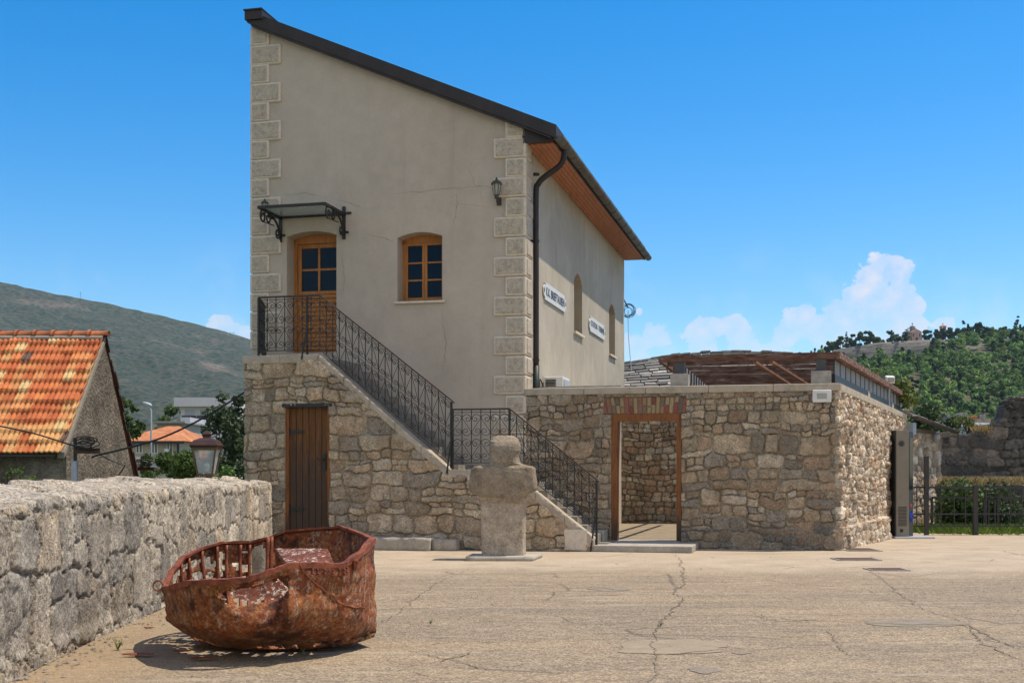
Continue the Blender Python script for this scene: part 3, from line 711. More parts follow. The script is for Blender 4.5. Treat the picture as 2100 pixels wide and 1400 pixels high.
mb = MB(); wall_with_openings(lambda s, z, o: FP.pt(s, z, o), sR, ztop, [(ds0, ds1, dzb, dzs, dza-dzs), (ws0, ws1, wzb, wzs, wza-wzs)], .45, mb)
mb.add([FP.pt(0,0), FP.pt(0,ztop(0)), FP.pt(0,ztop(0))+V*HD, FP.pt(0,0)+V*HD], [(0,3,2,1)])
mb.add([FP.pt(0,0)+V*HD, FP.pt(0,ztop(0))+V*HD, FP.pt(sR,ztop(sR))+V*HD, FP.pt(sR,0)+V*HD], [(0,3,2,1)])
mb.build('wall', M_plaster, hL)
mb = MB(); wall_with_openings(lambda s, z, o: side(s, z, o), HD, lambda s: ztop(sR)-.02, [(5.65, 6.8, 5.24, 6.55, .25), (11.3, 12.45, 5.2, 6.52, .25)], .42, mb)
mb.build('side_wall', M_plaster_side, hL)
# dark inside so that no opening shows through
# side windows
for (t0, t1, zb, zs) in ((5.65, 6.8, 5.24, 6.55), (11.3, 12.45, 5.2, 6.52)):
    w = MB(); w.obox(side(t0, zb, -.44), V*(t1-t0), Z3*(zs-zb+.26), U*-.06); wo = w.build('window', M_wood, hL)
    s_ = MB(); s_.obox(side(t0-.06, zb-.06, -.3), V*(t1-t0+.12), Z3*.06, U*.37); s_.build('sill', M_quoin, wo)
# quoins
def quoin(px0, px1, y0, y1, right):
    s0, z1 = FP.sz(px0, y0); s1, z0 = FP.sz(px1, y1); b = MB(); wide = (px1-px0) > 50; dt = .47 if wide else .62
    if right: s1 = sR+.032; b.obox(FP.pt(s0, z0, .05), U*(s1-s0+.018), Z3*(z1-z0), -NF*(dt+.05))
    else: s0 = -.045; b.obox(FP.pt(s0, z0, .05), U*(s1-s0), Z3*(z1-z0), -NF*(dt+.05))
    o = b.build('quoin', M_quoin, hL); bevel(o, .022, 1)
    # raised panel with a drafted margin
    if right:
        f = MB(); f.obox(FP.pt(s0+.05, z0+.045, .045), U*(s1-s0-.09), Z3*(z1-z0-.09), NF*.020); f2 = f.obox(side(.02, z0+.045, .046), V*(dt-.07), Z3*(z1-z0-.09), U*.026)
    else: f = MB(); f.obox(FP.pt(s0+.06, z0+.045, .045), U*(s1-s0-.11), Z3*(z1-z0-.09), NF*.020)
    bevel(f.build('panel', M_qpanel, o), .012, 1)
y = 57.
for i in range(17):
    hgt = 38.9; px1 = 553 if i % 2 == 0 else 577
    quoin(519, px1, y, y+hgt-3.4, False); y += hgt
y = 245.
for i in range(17):
    hgt = 40.45; px0 = 1037 if i % 2 == 0 else 1013
    yy0 = y if i else 243
    quoin(px0, 1075, yy0, y+hgt-3.4, True); y += hgt
# roof
RO = .12; sE = sR+.72
zt = lambda s: ztop(s)+.03
b = MB(); b.prism([FP.pt(-.04, zt(-.04), RO-.01), FP.pt(sE, zt(sE), RO-.01), FP.pt(sE, zt(sE)+.16, RO-.01), FP.pt(-.04, zt(-.04)+.16, RO-.01)], V*(HD+.3)); roof = b.build('roof', M_brownmetal, hL)
b = MB(); b.prism([FP.pt(-.05, zt(-.05)-.03, RO+.05), FP.pt(sE+.01, zt(sE)-.03, RO+.05), FP.pt(sE+.01, zt(sE)+.25, RO+.05), FP.pt(-.05, zt(-.05)+.25, RO+.05)], V*.055); b.build('verge_flashing', M_brownmetal, roof)
b = MB(); b.prism([FP.pt(.05, zt(.05)-.075, RO+.075), FP.pt(sE-.1, zt(sE-.1)-.075, RO+.075), FP.pt(sE-.1, zt(sE-.1)-.045, RO+.075), FP.pt(.05, zt(.05)-.045, RO+.075)], V*.1); b.build('drip_edge', M_brownmetal, roof)
b = MB(); b.obox(FP.pt(-.09, ztop(0)+.07, RO+.1), U*.42, Z3*.21, V*(HD+.5)); b.obox(FP.pt(-.11, ztop(0)+.27, RO+.13), U*.45, Z3*.03, V*(HD+.5)); b.build('ridge_cap', M_brownmetal, roof)
b = MB(); b.prism([FP.pt(sR-.03, ZSOF, .05), FP.pt(sE-.08, ZSOF, .05), FP.pt(sE, ZSOF+.16, .05), FP.pt(sE, zt(sE)-.02, .05), FP.pt(sR-.03, zt(sR)-.02, .05)], V*.04); b.build('eave_end_panel', M_brownmetal, hL)
sof = MB(); nb_ = 6; w_ = (sE-.08-sR-.01)/nb_
for i in range(nb_):
    for (a, e) in ((.1, 5.0), (5.03, 9.9), (9.93, HD+.1)): sof.obox(FP.pt(sR+.01+i*w_, ZSOF-.005, 0)+V*a, U*(w_-.008), V*(e-a), Z3*.03)
sof.build('soffit', M_soffit, hL)
b = MB(); b.obox(FP.pt(sE-.07, ZSOF-.03, -.09), U*.03, V*(HD-.05), Z3*.42); b.build('fascia_board', M_brownmetal, hL)
# gutter
def halfpipe(mb, path_o, axis, L, r, n=12, wall=.008):
    x = np.array(U); vs = []
    for t in (0, L):
        for rr in (r, r-wall):
            for k in range(n+1):
                a = math.pi+math.pi*k/n; vs.append(path_o+axis*t+x*rr*math.cos(a)+Z3*rr*math.sin(a))
    m = n+1; fs = []
    for k in range(n): fs += [(k, k+1, 2*m+k+1, 2*m+k), (m+k+1, m+k, 3*m+k, 3*m+k+1), (k+1, k, m+k, m+k+1), (2*m+k, 2*m+k+1, 3*m+k+1, 3*m+k)]
    fs += [(0, 2*m, 3*m, m), (n, m+n, 3*m+n, 2*m+n)]
    mb.add(vs, fs)
    mb.add([path_o+x*(r)*math.cos(math.pi+math.pi*k/n)+Z3*r*math.sin(math.pi+math.pi*k/n) for k in range(n+1)], [tuple(range(n+1))])
    mb.add([path_o+axis*L+x*(r)*math.cos(math.pi+math.pi*k/n)+Z3*r*math.sin(math.pi+math.pi*k/n) for k in range(n+1)], [tuple(range(n, -1, -1))])
gz0 = ztop(sE)+.06; gut = MB(); halfpipe(gut, FP.pt(sE+.04, gz0, .1), V, HD+.35, .115); go = gut.build('gutter', M_gutter, hL, True)
for i in range(15):
    k = MB(); o_ = FP.pt(sE+.04, gz0, .1)+V*(.5+i*.96); k.tube([o_+U*.12*math.cos(math.pi+math.pi*j/8)+Z3*.12*math.sin(math.pi+math.pi*j/8) for j in range(9)], .011, 4); k.build('gutter_strap', M_gutter, go)
def smooth_path(pts, n=6):
    pts = [np.asarray(p, float) for p in pts]; out = []
    for i in range(len(pts)-1):
        p0 = pts[max(i-1, 0)]; p1 = pts[i]; p2 = pts[i+1]; p3 = pts[min(i+2, len(pts)-1)]
        for k in range(n):
            t = k/n; out.append(.5*((2*p1)+(-p0+p2)*t+(2*p0-5*p1+4*p2-p3)*t*t+(-p0+3*p1-3*p2+p3)*t**3))
    out.append(pts[-1]); return out
PT = .62
pth = smooth_path([side(PT, gz0-.08, .75), side(PT, gz0-.3, .73), side(PT, gz0-.47, .62), side(PT, gz0-.68, .30), side(PT, gz0-.82, .17), side(PT, gz0-1.05, .12), side(PT, 6, .12), side(PT, 3.9, .12)])
dp = MB(); dp.tube(pth, .064, 12); dpo = dp.build('downpipe', M_brownmetal, hL, True)
M_greenpipe = wmat('dark_green_pipe', [(.012,.022,.02), (.02,.032,.03)], 6, .5, .1)
k = MB(); k.tube([side(PT, 3.9, .12), side(PT, 2.6, .12)], .074, 12); k.build('pipe_foot', M_greenpipe, dpo, True)
for zz in (6.6, 4.0, 8.05):
    k = MB(); k.tube([side(PT, zz, .12), side(PT, zz+.04, .12)], .078, 12); k.obox(side(PT-.02, zz, .0), U*.1, V*.04, Z3*.04); k.build('pipe_clamp', M_brownmetal, dpo)
# front door (upper)
q = .42
def rec(pl, s, z, o=0): return pl.pt(s, z, o-q)
def arched_slab(mb, s0, s1, zb, zsp, rise, off, th, n=14):
    poly = [FP.pt(s0, zb, off), FP.pt(s1, zb, off)]+[FP.pt(s1+(s0-s1)*i/n, arch(s1+(s0-s1)*i/n, s0, s1, zsp, rise), off) for i in range(n+1)]
    mb.prism(poly, -NF*th)
def door_and_window():
    # door
    s0, s1, zb, zs, rs_ = ds0, ds1+.02, dzb, dzs, dza-dzs
    d = MB(); arched_slab(d, s0, s1, zb, zs, rs_, -q-.05, .03); dr = d.build('door', M_wood, hL)
    fw = .085
    fr = MB(); fr.obox(FP.pt(s0, zb, -q+.03), U*fw, Z3*(zs-zb+.02), -NF*.08); fr.obox(FP.pt(s1-fw, zb, -q+.03), U*fw, Z3*(zs-zb+.02), -NF*.08)
    n = 14
    for i in range(n):
        a = s0+(s1-s0)*i/n; b_ = s0+(s1-s0)*(i+1)/n
        fr.prism([FP.pt(a, zs-.1, -q+.03), FP.pt(b_, zs-.1, -q+.03), FP.pt(b_, arch(b_, s0, s1, zs, rs_), -q+.03), FP.pt(a, arch(a, s0, s1, zs, rs_), -q+.03)], -NF*.08)
    fr.build('frame', M_wood, dr)
    a0, a1 = s0+fw+.01, s1-fw-.01; zt_ = zs-.11; zm = FP.sz(640, 592)[1]
    lf = MB(); st = .085
    lf.obox(FP.pt(a0, zb+.02, -q+.005), U*st, Z3*(zt_-zb-.02), -NF*.05); lf.obox(FP.pt(a1-st, zb+.02, -q+.005), U*st, Z3*(zt_-zb-.02), -NF*.05)
    m_ = (a0+a1)/2; zq = (zm+zt_-.09)/2
    for (zz, h_) in ((zt_-.09, .09), (zm-.06, .07), (zq-.02, .045)): lf.obox(FP.pt(a0+st, zz, -q+.003), U*(a1-a0-2*st), Z3*h_, -NF*.05)
    lf.obox(FP.pt(m_-.025, zm+.01, -q+.008), U*.05, Z3*(zt_-.09-zm-.01), -NF*.05)
    lf.build('leaf_frame', M_wood, dr)
    for i in range(2):
        for (za, zb_) in ((zm+.01, zq-.02), (zq+.025, zt_-.09)):
            p = MB(); x0 = (a0+st, m_+.025)[i]; x1 = (m_-.025, a1-st)[i]; p.obox(FP.pt(x0, za, -q-.02), U*(x1-x0), Z3*(zb_-za), -NF*.01); p.build('pane', M_glass, dr)
    sl = MB(); nn = 13; zz0 = zb+.1; hh = (zm-.06-zz0)/nn
    for i in range(nn):
        z_ = zz0+i*hh; sl.prism([FP.pt(a0+st, z_+.004, -q-.002), FP.pt(a0+st, z_+hh-.006, -q-.022), FP.pt(a0+st, z_+hh-.006, -q-.045), FP.pt(a0+st, z_+.004, -q-.045)], U*(a1-a0-2*st))
    sl.build('louvre_boards', M_woodh, dr)
    k = MB(); k.tube([FP.pt(a1-.04, zm-.3, -q+.05), FP.pt(a1-.15, zm-.3, -q+.05)], .012, 6); k.tube([FP.pt(a1-.04, zm-.3, -q), FP.pt(a1-.04, zm-.3, -q+.05)], .012, 6); k.build('handle', M_black, dr)
    # window
    s0, s1, zb, zs, rs_ = ws0, ws1+.02, wzb, wzs, wza-wzs; qq = .36
    d = MB(); arched_slab(d, s0, s1, zb, zs, rs_, -qq-.06, .03); wn = d.build('window', M_wood, hL)
    fr = MB(); fw = .07
    fr.obox(FP.pt(s0, zb, -qq+.02), U*fw, Z3*(zs-zb), -NF*.08); fr.obox(FP.pt(s1-fw, zb, -qq+.02), U*fw, Z3*(zs-zb), -NF*.08); fr.obox(FP.pt(s0+fw, zb, -qq+.02), U*(s1-s0-2*fw), Z3*.06, -NF*.08)
    for i in range(n):
        a = s0+(s1-s0)*i/n; b_ = s0+(s1-s0)*(i+1)/n
        fr.prism([FP.pt(a, zs-.07, -qq+.02), FP.pt(b_, zs-.07, -qq+.02), FP.pt(b_, arch(b_, s0, s1, zs, rs_), -qq+.02), FP.pt(a, arch(a, s0, s1, zs, rs_), -qq+.02)], -NF*.08)
    fr.build('frame', M_wood, wn)
    # the two sashes fill the visible width
    v0, v1 = s0+fw+.005, s1-fw-.005; m_ = (v0+v1)/2; z0, z1 = zb+.065, zs-.075
    for (x0, x1) in ((v0, m_-.004), (m_+.004, v1)):
        sh = MB(); st = .055
        sh.obox(FP.pt(x0, z0, -qq+.035), U*st, Z3*(z1-z0), -NF*.05); sh.obox(FP.pt(x1-st, z0, -qq+.035), U*st, Z3*(z1-z0), -NF*.05)
        sh.obox(FP.pt(x0+st, z0, -qq+.033), U*(x1-x0-2*st), Z3*.06, -NF*.05); sh.obox(FP.pt(x0+st, z1-.05, -qq+.033), U*(x1-x0-2*st), Z3*.05, -NF*.05)
        hz_ = (z1-.05-z0-.06)/3
        for i in (1, 2): sh.obox(FP.pt(x0+st, z0+.06+hz_*i-.017, -qq+.03), U*(x1-x0-2*st), Z3*.034, -NF*.045)
        sh.build('sash', M_wood, wn)
        for i in range(3):
            p = MB(); p.obox(FP.pt(x0+st, z0+.06+hz_*i+.018, -qq+.0), U*(x1-x0-2*st), Z3*(hz_-.036), -NF*.01); p.build('pane', M_glass, wn)
    sl = MB(); sl.obox(FP.pt(s0-.06, zb-.045, .06), U*(s1-s0+.1), Z3*.045, -NF*.42); sl.build('sill', M_quoin, wn)
door_and_window()

def facade_crack(pts, w=.005, seed=1):
    rg = np.random.default_rng(seed); q = []
    for a, b_ in zip(pts[:-1], pts[1:]):
        for k in range(8): q.append((a[0]+(b_[0]-a[0])*k/8+rg.normal(0, 1.3), a[1]+(b_[1]-a[1])*k/8+rg.normal(0, 1.3)))
    q.append(pts[-1]); q = [FP.sz(*p) for p in q]; m_ = MB(); n = len(q); vs = []
    for i, (s, z) in enumerate(q):
        t = np.array(q[min(i+1, n-1)])-np.array(q[max(i-1, 0)]); t = t/(np.linalg.norm(t)+1e-9); ww = w*(.4+rg.random())*math.sin(.15+2.8*i/n)
        vs += [FP.pt(s-t[1]*ww, z+t[0]*ww, .004), FP.pt(s+t[1]*ww, z-t[0]*ww, .004)]
    m_.add(vs, [(2*i, 2*i+1, 2*i+3, 2*i+2) for i in range(n-1)]); m_.build('crack', M_fcrack, hL)
M_fcrack = wmat('plaster_crack', [(.20,.17,.135), (.28,.24,.19)], 5, 1, 0)
for i, c_ in enumerate(([(802,398),(850,394),(915,387),(978,381)], [(748,480),(785,487),(808,497)], [(678,405),(720,418),(745,428)], [(905,640),(915,700),(908,760)], [(700,520),(707,560),(704,600)], [(935,385),(938,420),(930,470)], [(962,345),(975,381),(1008,384)], [(585,402),(625,396),(672,406)])): facade_crack(c_, .0036, i)
# ------------------------------------------------------------------ canopy over the door
def spiral(c, ex, ez, r0, r1, a0, a1, n=26):
    return [c+(ex*math.cos(a)+ez*math.sin(a))*(r0+(r1-r0)*((i)/n)) for i, a in enumerate(np.linspace(a0, a1, n+1))]
def canopy():
    sl, zc = FP.sz(576, 452); sr = FP.sz(706, 436)[0]; zc = FP.sz(706, 440)[1]; p = 1.12
    root = thing('door_canopy', FP.pt((sl+sr)/2, zc), 'flat glass canopy on black scrolled iron brackets above the upper door', 'canopy')
    g = MB(); g.obox(FP.pt(sl+.02, zc+.02, .03), U*(sr-sl-.04), NF*(p-.05), Z3*.014); g.build('glass_panel', M_clear, root)
    f = MB()
    f.obox(FP.pt(sl-.03, zc-.03, .02), U*.05, NF*p, Z3*.06); f.obox(FP.pt(sr-.02, zc-.03, .02), U*.05, NF*p, Z3*.06)
    f.obox(FP.pt(sl+.021, zc-.028, p-.03), U*(sr-sl-.042), NF*.04, Z3*.06); f.obox(FP.pt(sl+.021, zc-.028, .03), U*(sr-sl-.042), NF*.03, Z3*.05)
    f.build('frame', M_black, root)
    for s in (sl, sr):
        b = MB()
        b.obox(FP.pt(s-.035, zc-.55, .003), U*.07, NF*.04, Z3*.72); b.obox(FP.pt(s-.17, zc+.0, .004), U*.34, NF*.025, Z3*.05); b.obox(FP.pt(s-.09, zc-.42, .004), U*.2, NF*.025, Z3*.045)
        arc = [FP.pt(s, zc-.5+.46*math.sin(a), .04+.62*(1-math.cos(a))) for a in np.linspace(0, math.pi/2, 14)]
        b.tube(arc, .024, 5)
        b.tube(spiral(FP.pt(s, zc-.16, .93), NF, Z3, .14, .05, math.pi/2, math.pi/2-math.pi*2.6), .022, 5)
        b.tube(spiral(FP.pt(s, zc-.14, .66), NF, Z3, .12, .04, math.pi/2, math.pi/2+math.pi*2.4), .02, 5)
        b.tube(spiral(FP.pt(s, zc-.38, .17), NF, Z3, .115, .04, math.pi, math.pi+math.pi*2.6), .02, 5)
        b.tube([FP.pt(s, zc-.24, .35), FP.pt(s, zc-.27, .95)], .012, 5)
        b.tube([FP.pt(s, zc-.06, .40), FP.pt(s, zc-.12, .47), FP.pt(s, zc-.06, .55)], .018, 5)
        b.build('bracket', M_black, root)
canopy()
def wall_lantern(px, py, name, label, sc=1., off=.22, hang=True):
    s, z = FP.sz(px, py); root = thing(name, FP.pt(s, z, off), label, 'wall lamp'); c = FP.pt(s, z, off)
    M_bz = M_lbz
    b = MB(); b.lathe(c, [(.035*sc,-.2*sc),(.05*sc,-.19*sc),(.055*sc,-.14*sc),(.06*sc,-.125*sc)], 8); b.lathe(c, [(.125*sc,.1*sc),(.125*sc,.115*sc),(.07*sc,.17*sc),(.03*sc,.19*sc),(.03*sc,.215*sc),(.008*sc,.25*sc)], 8)
    for k in range(6):
        a = 2*math.pi*k/6; b.tube([c+[.06*sc*math.cos(a), .06*sc*math.sin(a), -.13*sc], c+[.1*sc*math.cos(a), .1*sc*math.sin(a), .1*sc]], .009*sc, 4)
    b.build('lantern_frame', M_bz, root)
    g = MB(); g.lathe(c, [(.052*sc,-.125*sc),(.092*sc,.1*sc)], 6); g.build('glass', M_lampglass, root)
    if hang:
        a = MB(); a.tube(smooth_path([c+[0,0,-.2*sc], c+[0,0,-.27*sc]-NF*.04, c+[0,0,-.29*sc]-NF*.12, FP.pt(s, z-.2*sc, .03)]), .016*sc, 6); a.obox(FP.pt(s-.05, z-.3*sc, .005), U*.1, NF*.03, Z3*.18*sc); a.build('arm', M_bz, root)
M_lbz = wmat('bronze_lamp_paint', [(.05,.045,.035), (.085,.075,.06)], 9, .5, .2, 60, .003)
M_lampglass = wmat('clouded_lamp_glass', [(.28,.28,.25), (.38,.38,.34)], 5, .2, 0, fine=.1, spec=.5)
wall_lantern(1024, 393, 'wall_lamp', 'small bronze lantern on the corner stones right of the window', 1.0, .24)
# lamp above the canopy, just its cap shows
wall_lantern(551, 428, 'wall_lamp', 'grey capped wall lamp above the door canopy', .72, .2)

# ------------------------------------------------------------------ signs on the side wall
def text_mesh(txt, h, wid, place, name, mat, parent, th=.006):
    cu = bpy.data.curves.new('lettering', 'FONT'); cu.body = txt; cu.size = 1; cu.extrude = .0; cu.offset = .018
    o = bpy.data.objects.new('lettering_tmp', cu); C.objects.link(o); dg = bpy.context.evaluated_depsgraph_get(); me = bpy.data.meshes.new_from_object(o.evaluated_get(dg))
    bpy.data.objects.remove(o); v = np.array([a.co for a in me.vertices]); f = [tuple(p.vertices) for p in me.polygons]
    v[:,0] -= v[:,0].min(); v[:,1] -= v[:,1].min(); v[:,0] *= wid/v[:,0].max(); v[:,1] *= h/v[:,1].max()
    pts = [place(a[0], a[1], th) for a in v]; b = MB(); b.add(pts, f); bpy.data.meshes.remove(me); return b.build(name, mat, parent)
def wall_sign(t0, t1, zc, h, txt, label):
    root = thing('wall_sign', side((t0+t1)/2, zc-h/2, .0), label, 'sign'); b = MB(); c = .16; e = .1
    out = [(t0+c,zc-h/2),(t1-c,zc-h/2)]
    def end(x, sgn):
        return [(x-sgn*c, zc-sgn*h/2), (x-sgn*c+sgn*.0, zc-sgn*h*.36)]+[(x-sgn*c+sgn*c*math.sin(a), zc-sgn*h*.34*math.cos(a)) for a in np.linspace(0.15, math.pi-.15, 9)]+[(x-sgn*c, zc+sgn*h*.36), (x-sgn*c, zc+sgn*h/2)]
    poly = end(t1, 1)+end(t0, -1)
    b.prism([side(t, z, .012) for t, z in poly], U*.025); b.build('plate', M_sign, root)
    text_mesh(txt, h*.5, (t1-t0)-2*c-.2, lambda x, y, o: side(t0+c+.1+x, zc-h*.25+y, .042), 'lettering', M_ink, root)
    for x in (t0+.08, t1-.08):
        d = MB(); d.prism([side(x-.05, zc-.02, .0375), side(x+.04, zc-.05, .0375), side(x+.02, zc+.05, .0375), side(x-.03, zc+.06, .0375)], U*.004); d.build('flourish', M_ink, root)
    for x in (t0+c+.03, t1-c-.03):
        k = MB(); k.tube([side(x, zc+h*.42, .035), side(x, zc+h*.42, .05)], .018, 8); k.build('screw', M_galv, root)
wall_sign(1.8, 4.45, 5.74, .4, 'K.K. BRIEFTAUBEN', 'white enamel sign reading K.K. BRIEFTAUBEN nearest the downpipe')
wall_sign(7.7, 10.4, 5.70, .42, 'STATION - TREBINJE', 'white enamel sign reading STATION - TREBINJE between the two side windows')
# air conditioner
def air_conditioner():
    c = side(1.75, 3.33, .04); root = thing('air_conditioner', c, 'pale air conditioner unit behind the wall coping beside the downpipe', 'air conditioner')
    b = MB(); b.obox(c+Z3*.0, U*.45, V*.8, Z3*.42); bevel(b.build('casing', M_white, root), .02)
    g = MB()
    for i in range(9): g.obox(c+U*.05+Z3*(.06+i*.034)+NF*.012, U*.24, NF*.01, Z3*.02)
    g.build('grille', M_steel, root)
    k = MB(); k.obox(c+U*.455+V*.08+Z3*.06, U*.012, V*.64, Z3*.3); k.build('side_panel', M_galv, root)
    k = MB(); k.tube(smooth_path([c+U*.0+Z3*.2+NF*.05, c+U*-.02+Z3*.35+NF*.3, c+U*.0+Z3*.1+NF*.35]), .015, 5); k.build('hose', M_black, root)
air_conditioner()
def cable_coil():
    c = P(1288, 637, 40.6); root = thing('cable_coil', c, 'loose coil of black cable hanging at the far corner of the house', 'cable'); rg = np.random.default_rng(4)
    b = MB()
    for i in range(7):
        r = rg.uniform(.12, .22); o = c+rg.normal(0, .04, 3)*np.array([1, .5, 1]); ph = rg.random()*6
        b.tube([o+np.array([r*math.cos(a), .05*math.sin(a*2+ph), r*math.sin(a)*rg.uniform(.9, 1.05)]) for a in np.linspace(0, 6.2832, 22)], .009, 4)
    b.build('loops', M_black, root)
    d = MB(); d.tube(smooth_path([side(HD-.02, 6.9, .01), P(1276, 610, 40.2), c+[-.05, 0, .2], c+[0, 0, .1]]), .022, 5); d.build('feed_cable', M_black, root)
    d = MB(); d.tube(smooth_path([c, P(1289, 690, 40.3), P(1295, 760, 40)]), .012, 5); d.build('hanging_wire', M_galv, root)
cable_coil()

# ================================================================== STAIRCASE
LZ = SP.sz(600, 728)[1]; sA = 0.; sB = SP.s_(655); sC, MZ = SP.sz(918, 962); sD = SP.s_(1042); sE2, EZ = SP.sz(1216, 1106)
CT = .17                                                 # coping thickness
def stair_top(s):                                        # height of the top of the front wall's coping
    return np.interp(s, [sA, sB, sC, sC+.001, sD, sE2], [LZ, LZ, MZ, MZ, MZ, EZ])
st = thing('staircase', SP.pt(0, 0), 'rubble stone staircase with two flights climbing to the upper door', 'staircase')
cd0, cdz1 = SP.sz(586, 832); cd1 = SP.s_(678)
def keep_stair(s, z):
    k = z < stair_top(s)-CT+.05
    return k & ~((s > cd0) & (s < cd1) & (z < cdz1))
WST = sE2
wall_sheet('wall', M_stone, lambda S, Zg, h: SP.O+S[..., None]*U+Zg[..., None]*Z3+h[..., None]*NF, WST, LZ, .014, 101, keep_stair, st, pal=PAL, rmin=.17, rmax=.48, asp=(.8, 2.5), depth=.085, mort=.27)
# core of the wall
core = MB()
def stairpoly(x0, x1, zlo=0.):
    xs = sorted([x0, x1]+[q_ for q_ in (sB, sC, sD) if x0 < q_ < x1]); top = [(x, float(stair_top(x))-CT-.01) for x in xs]
    return [SP.pt(x0, zlo, -.04), SP.pt(x1, zlo, -.04)]+[SP.pt(x, z, -.04) for x, z in top[::-1]]
core.prism(stairpoly(0.02, cd0), V*.3); core.prism(stairpoly(cd0, cd1, cdz1), V*.3); core.prism(stairpoly(cd1, WST-.01), V*.3)
core.obox(SP.pt(0.02, 0, -.34), U*.25, V*(STAIR_W-.36), Z3*(LZ-.2)); core.obox(SP.pt(WST-.2, 0, -.34), U*.19, V*.4, Z3*.1)
core.build('wall_core', M_mortar, st)
# coping in slabs
def coping(x0, x1, z0, z1, n, name='coping'):
    for i in range(n):
        a = x0+(x1-x0)*i/n; b_ = x0+(x1-x0)*(i+1)/n-.006; za = z0+(z1-z0)*i/n; zb = z0+(z1-z0)*((b_-x0)/(x1-x0))
        c = MB(); c.prism([SP.pt(a, za-CT, .07), SP.pt(b_, zb-CT, .07), SP.pt(b_, zb, .07), SP.pt(a, za, .07)], V*.42); bevel(c.build(name, M_coping, st), .012, 1)
coping(sA-.04, sB-.003, LZ, LZ, 2); coping(sB, sC+.02, LZ, MZ, 5); coping(sC+.022, sD-.02, MZ, MZ, 2); coping(sD-.018, sE2+.04, MZ, EZ, 3)
# landings and steps
b = MB(); b.obox(SP.pt(0.03, LZ-.3, -.36), U*(sB-.03), V*(STAIR_W-.37), Z3*.26); b.build('landing', M_step, st)
def flight(x0, z0, x1, z1, n):
    for i in range(n):
        a = x0+(x1-x0)*i/n; z = z0+(z1-z0)*(i+1)/n; c = MB(); c.obox(SP.pt(a+.004, max(0, z-.45), -.36), U*((x1-x0)/n+.12), V*(STAIR_W-.38), Z3*(z+.10-max(0, z-.45))); c.build('step', M_step, st)
flight(sB, LZ, sC, MZ, 13)
b = MB(); b.obox(SP.pt(sC+.13, 0.0, -.36), U*(sD-sC-.14), V*(STAIR_W-.38), Z3*(MZ-.02)); b.build('landing', M_step, st)
flight(sD, MZ, sE2+.1, .05, 9)
b = MB(); c0 = SP.s_(1158); b.obox(SP.pt(c0, 0.02, .02), U*(SP.s_(1205)-c0), NF*.06, Z3*.42); bevel(b.build('end_block', M_quoin, st), .02)
# cellar door
def cellar():
    q0 = .10; w = cd1-cd0; d = MB(); d.obox(SP.pt(cd0, 0.02, -q0-.1), U*w, Z3*(cdz1-.02), V*.02); dr = d.build('cellar_door', M_black, st)
    fw = .07; z1 = cdz1
    for x in (cd0, cd1-fw):
        f = MB(); f.obox(SP.pt(x, 0.02, .005), U*fw, Z3*(z1-.02), V*.1); f.build('jamb', M_doorframe, dr)
    l = MB(); l.obox(SP.pt(cd0-.05, z1-.035, .09), U*(w+.11), Z3*.075, V*.2); l.build('lintel', M_black, dr)
    n = 6; bw = (w-2*fw)/n
    for i in range(n):
        p = MB(); p.obox(SP.pt(cd0+fw+i*bw+.006, 0.03, -.045-.004*(i % 2)), U*(bw-.012), Z3*(z1-.06), V*.04); p.build('board', M_olddoor, dr)
    for py in (885, 1043):
        zz = SP.sz(600, py)[1]; h = MB(); h.obox(SP.pt(cd0+fw-.03, zz-.03, -.02), U*.36, Z3*.055, V*.02); h.obox(SP.pt(cd0+fw-.03, zz-.1, -.015), U*.05, Z3*.2, V*.02); h.build('hinge', M_black, dr)
    zz = SP.sz(660, 945)[1]; h = MB(); h.obox(SP.pt(cd1-fw-.1, zz-.2, -.035), U*.055, Z3*.36, NF*.02); h.tube(smooth_path([SP.pt(cd1-fw-.07, zz+.03, -.01), SP.pt(cd1-fw-.08, zz+.04, .05), SP.pt(cd1-fw-.16, zz+.03, .06), SP.pt(cd1-fw-.22, zz+.06, .05)]), .013, 5); h.build('handle', M_black, dr)
cellar()

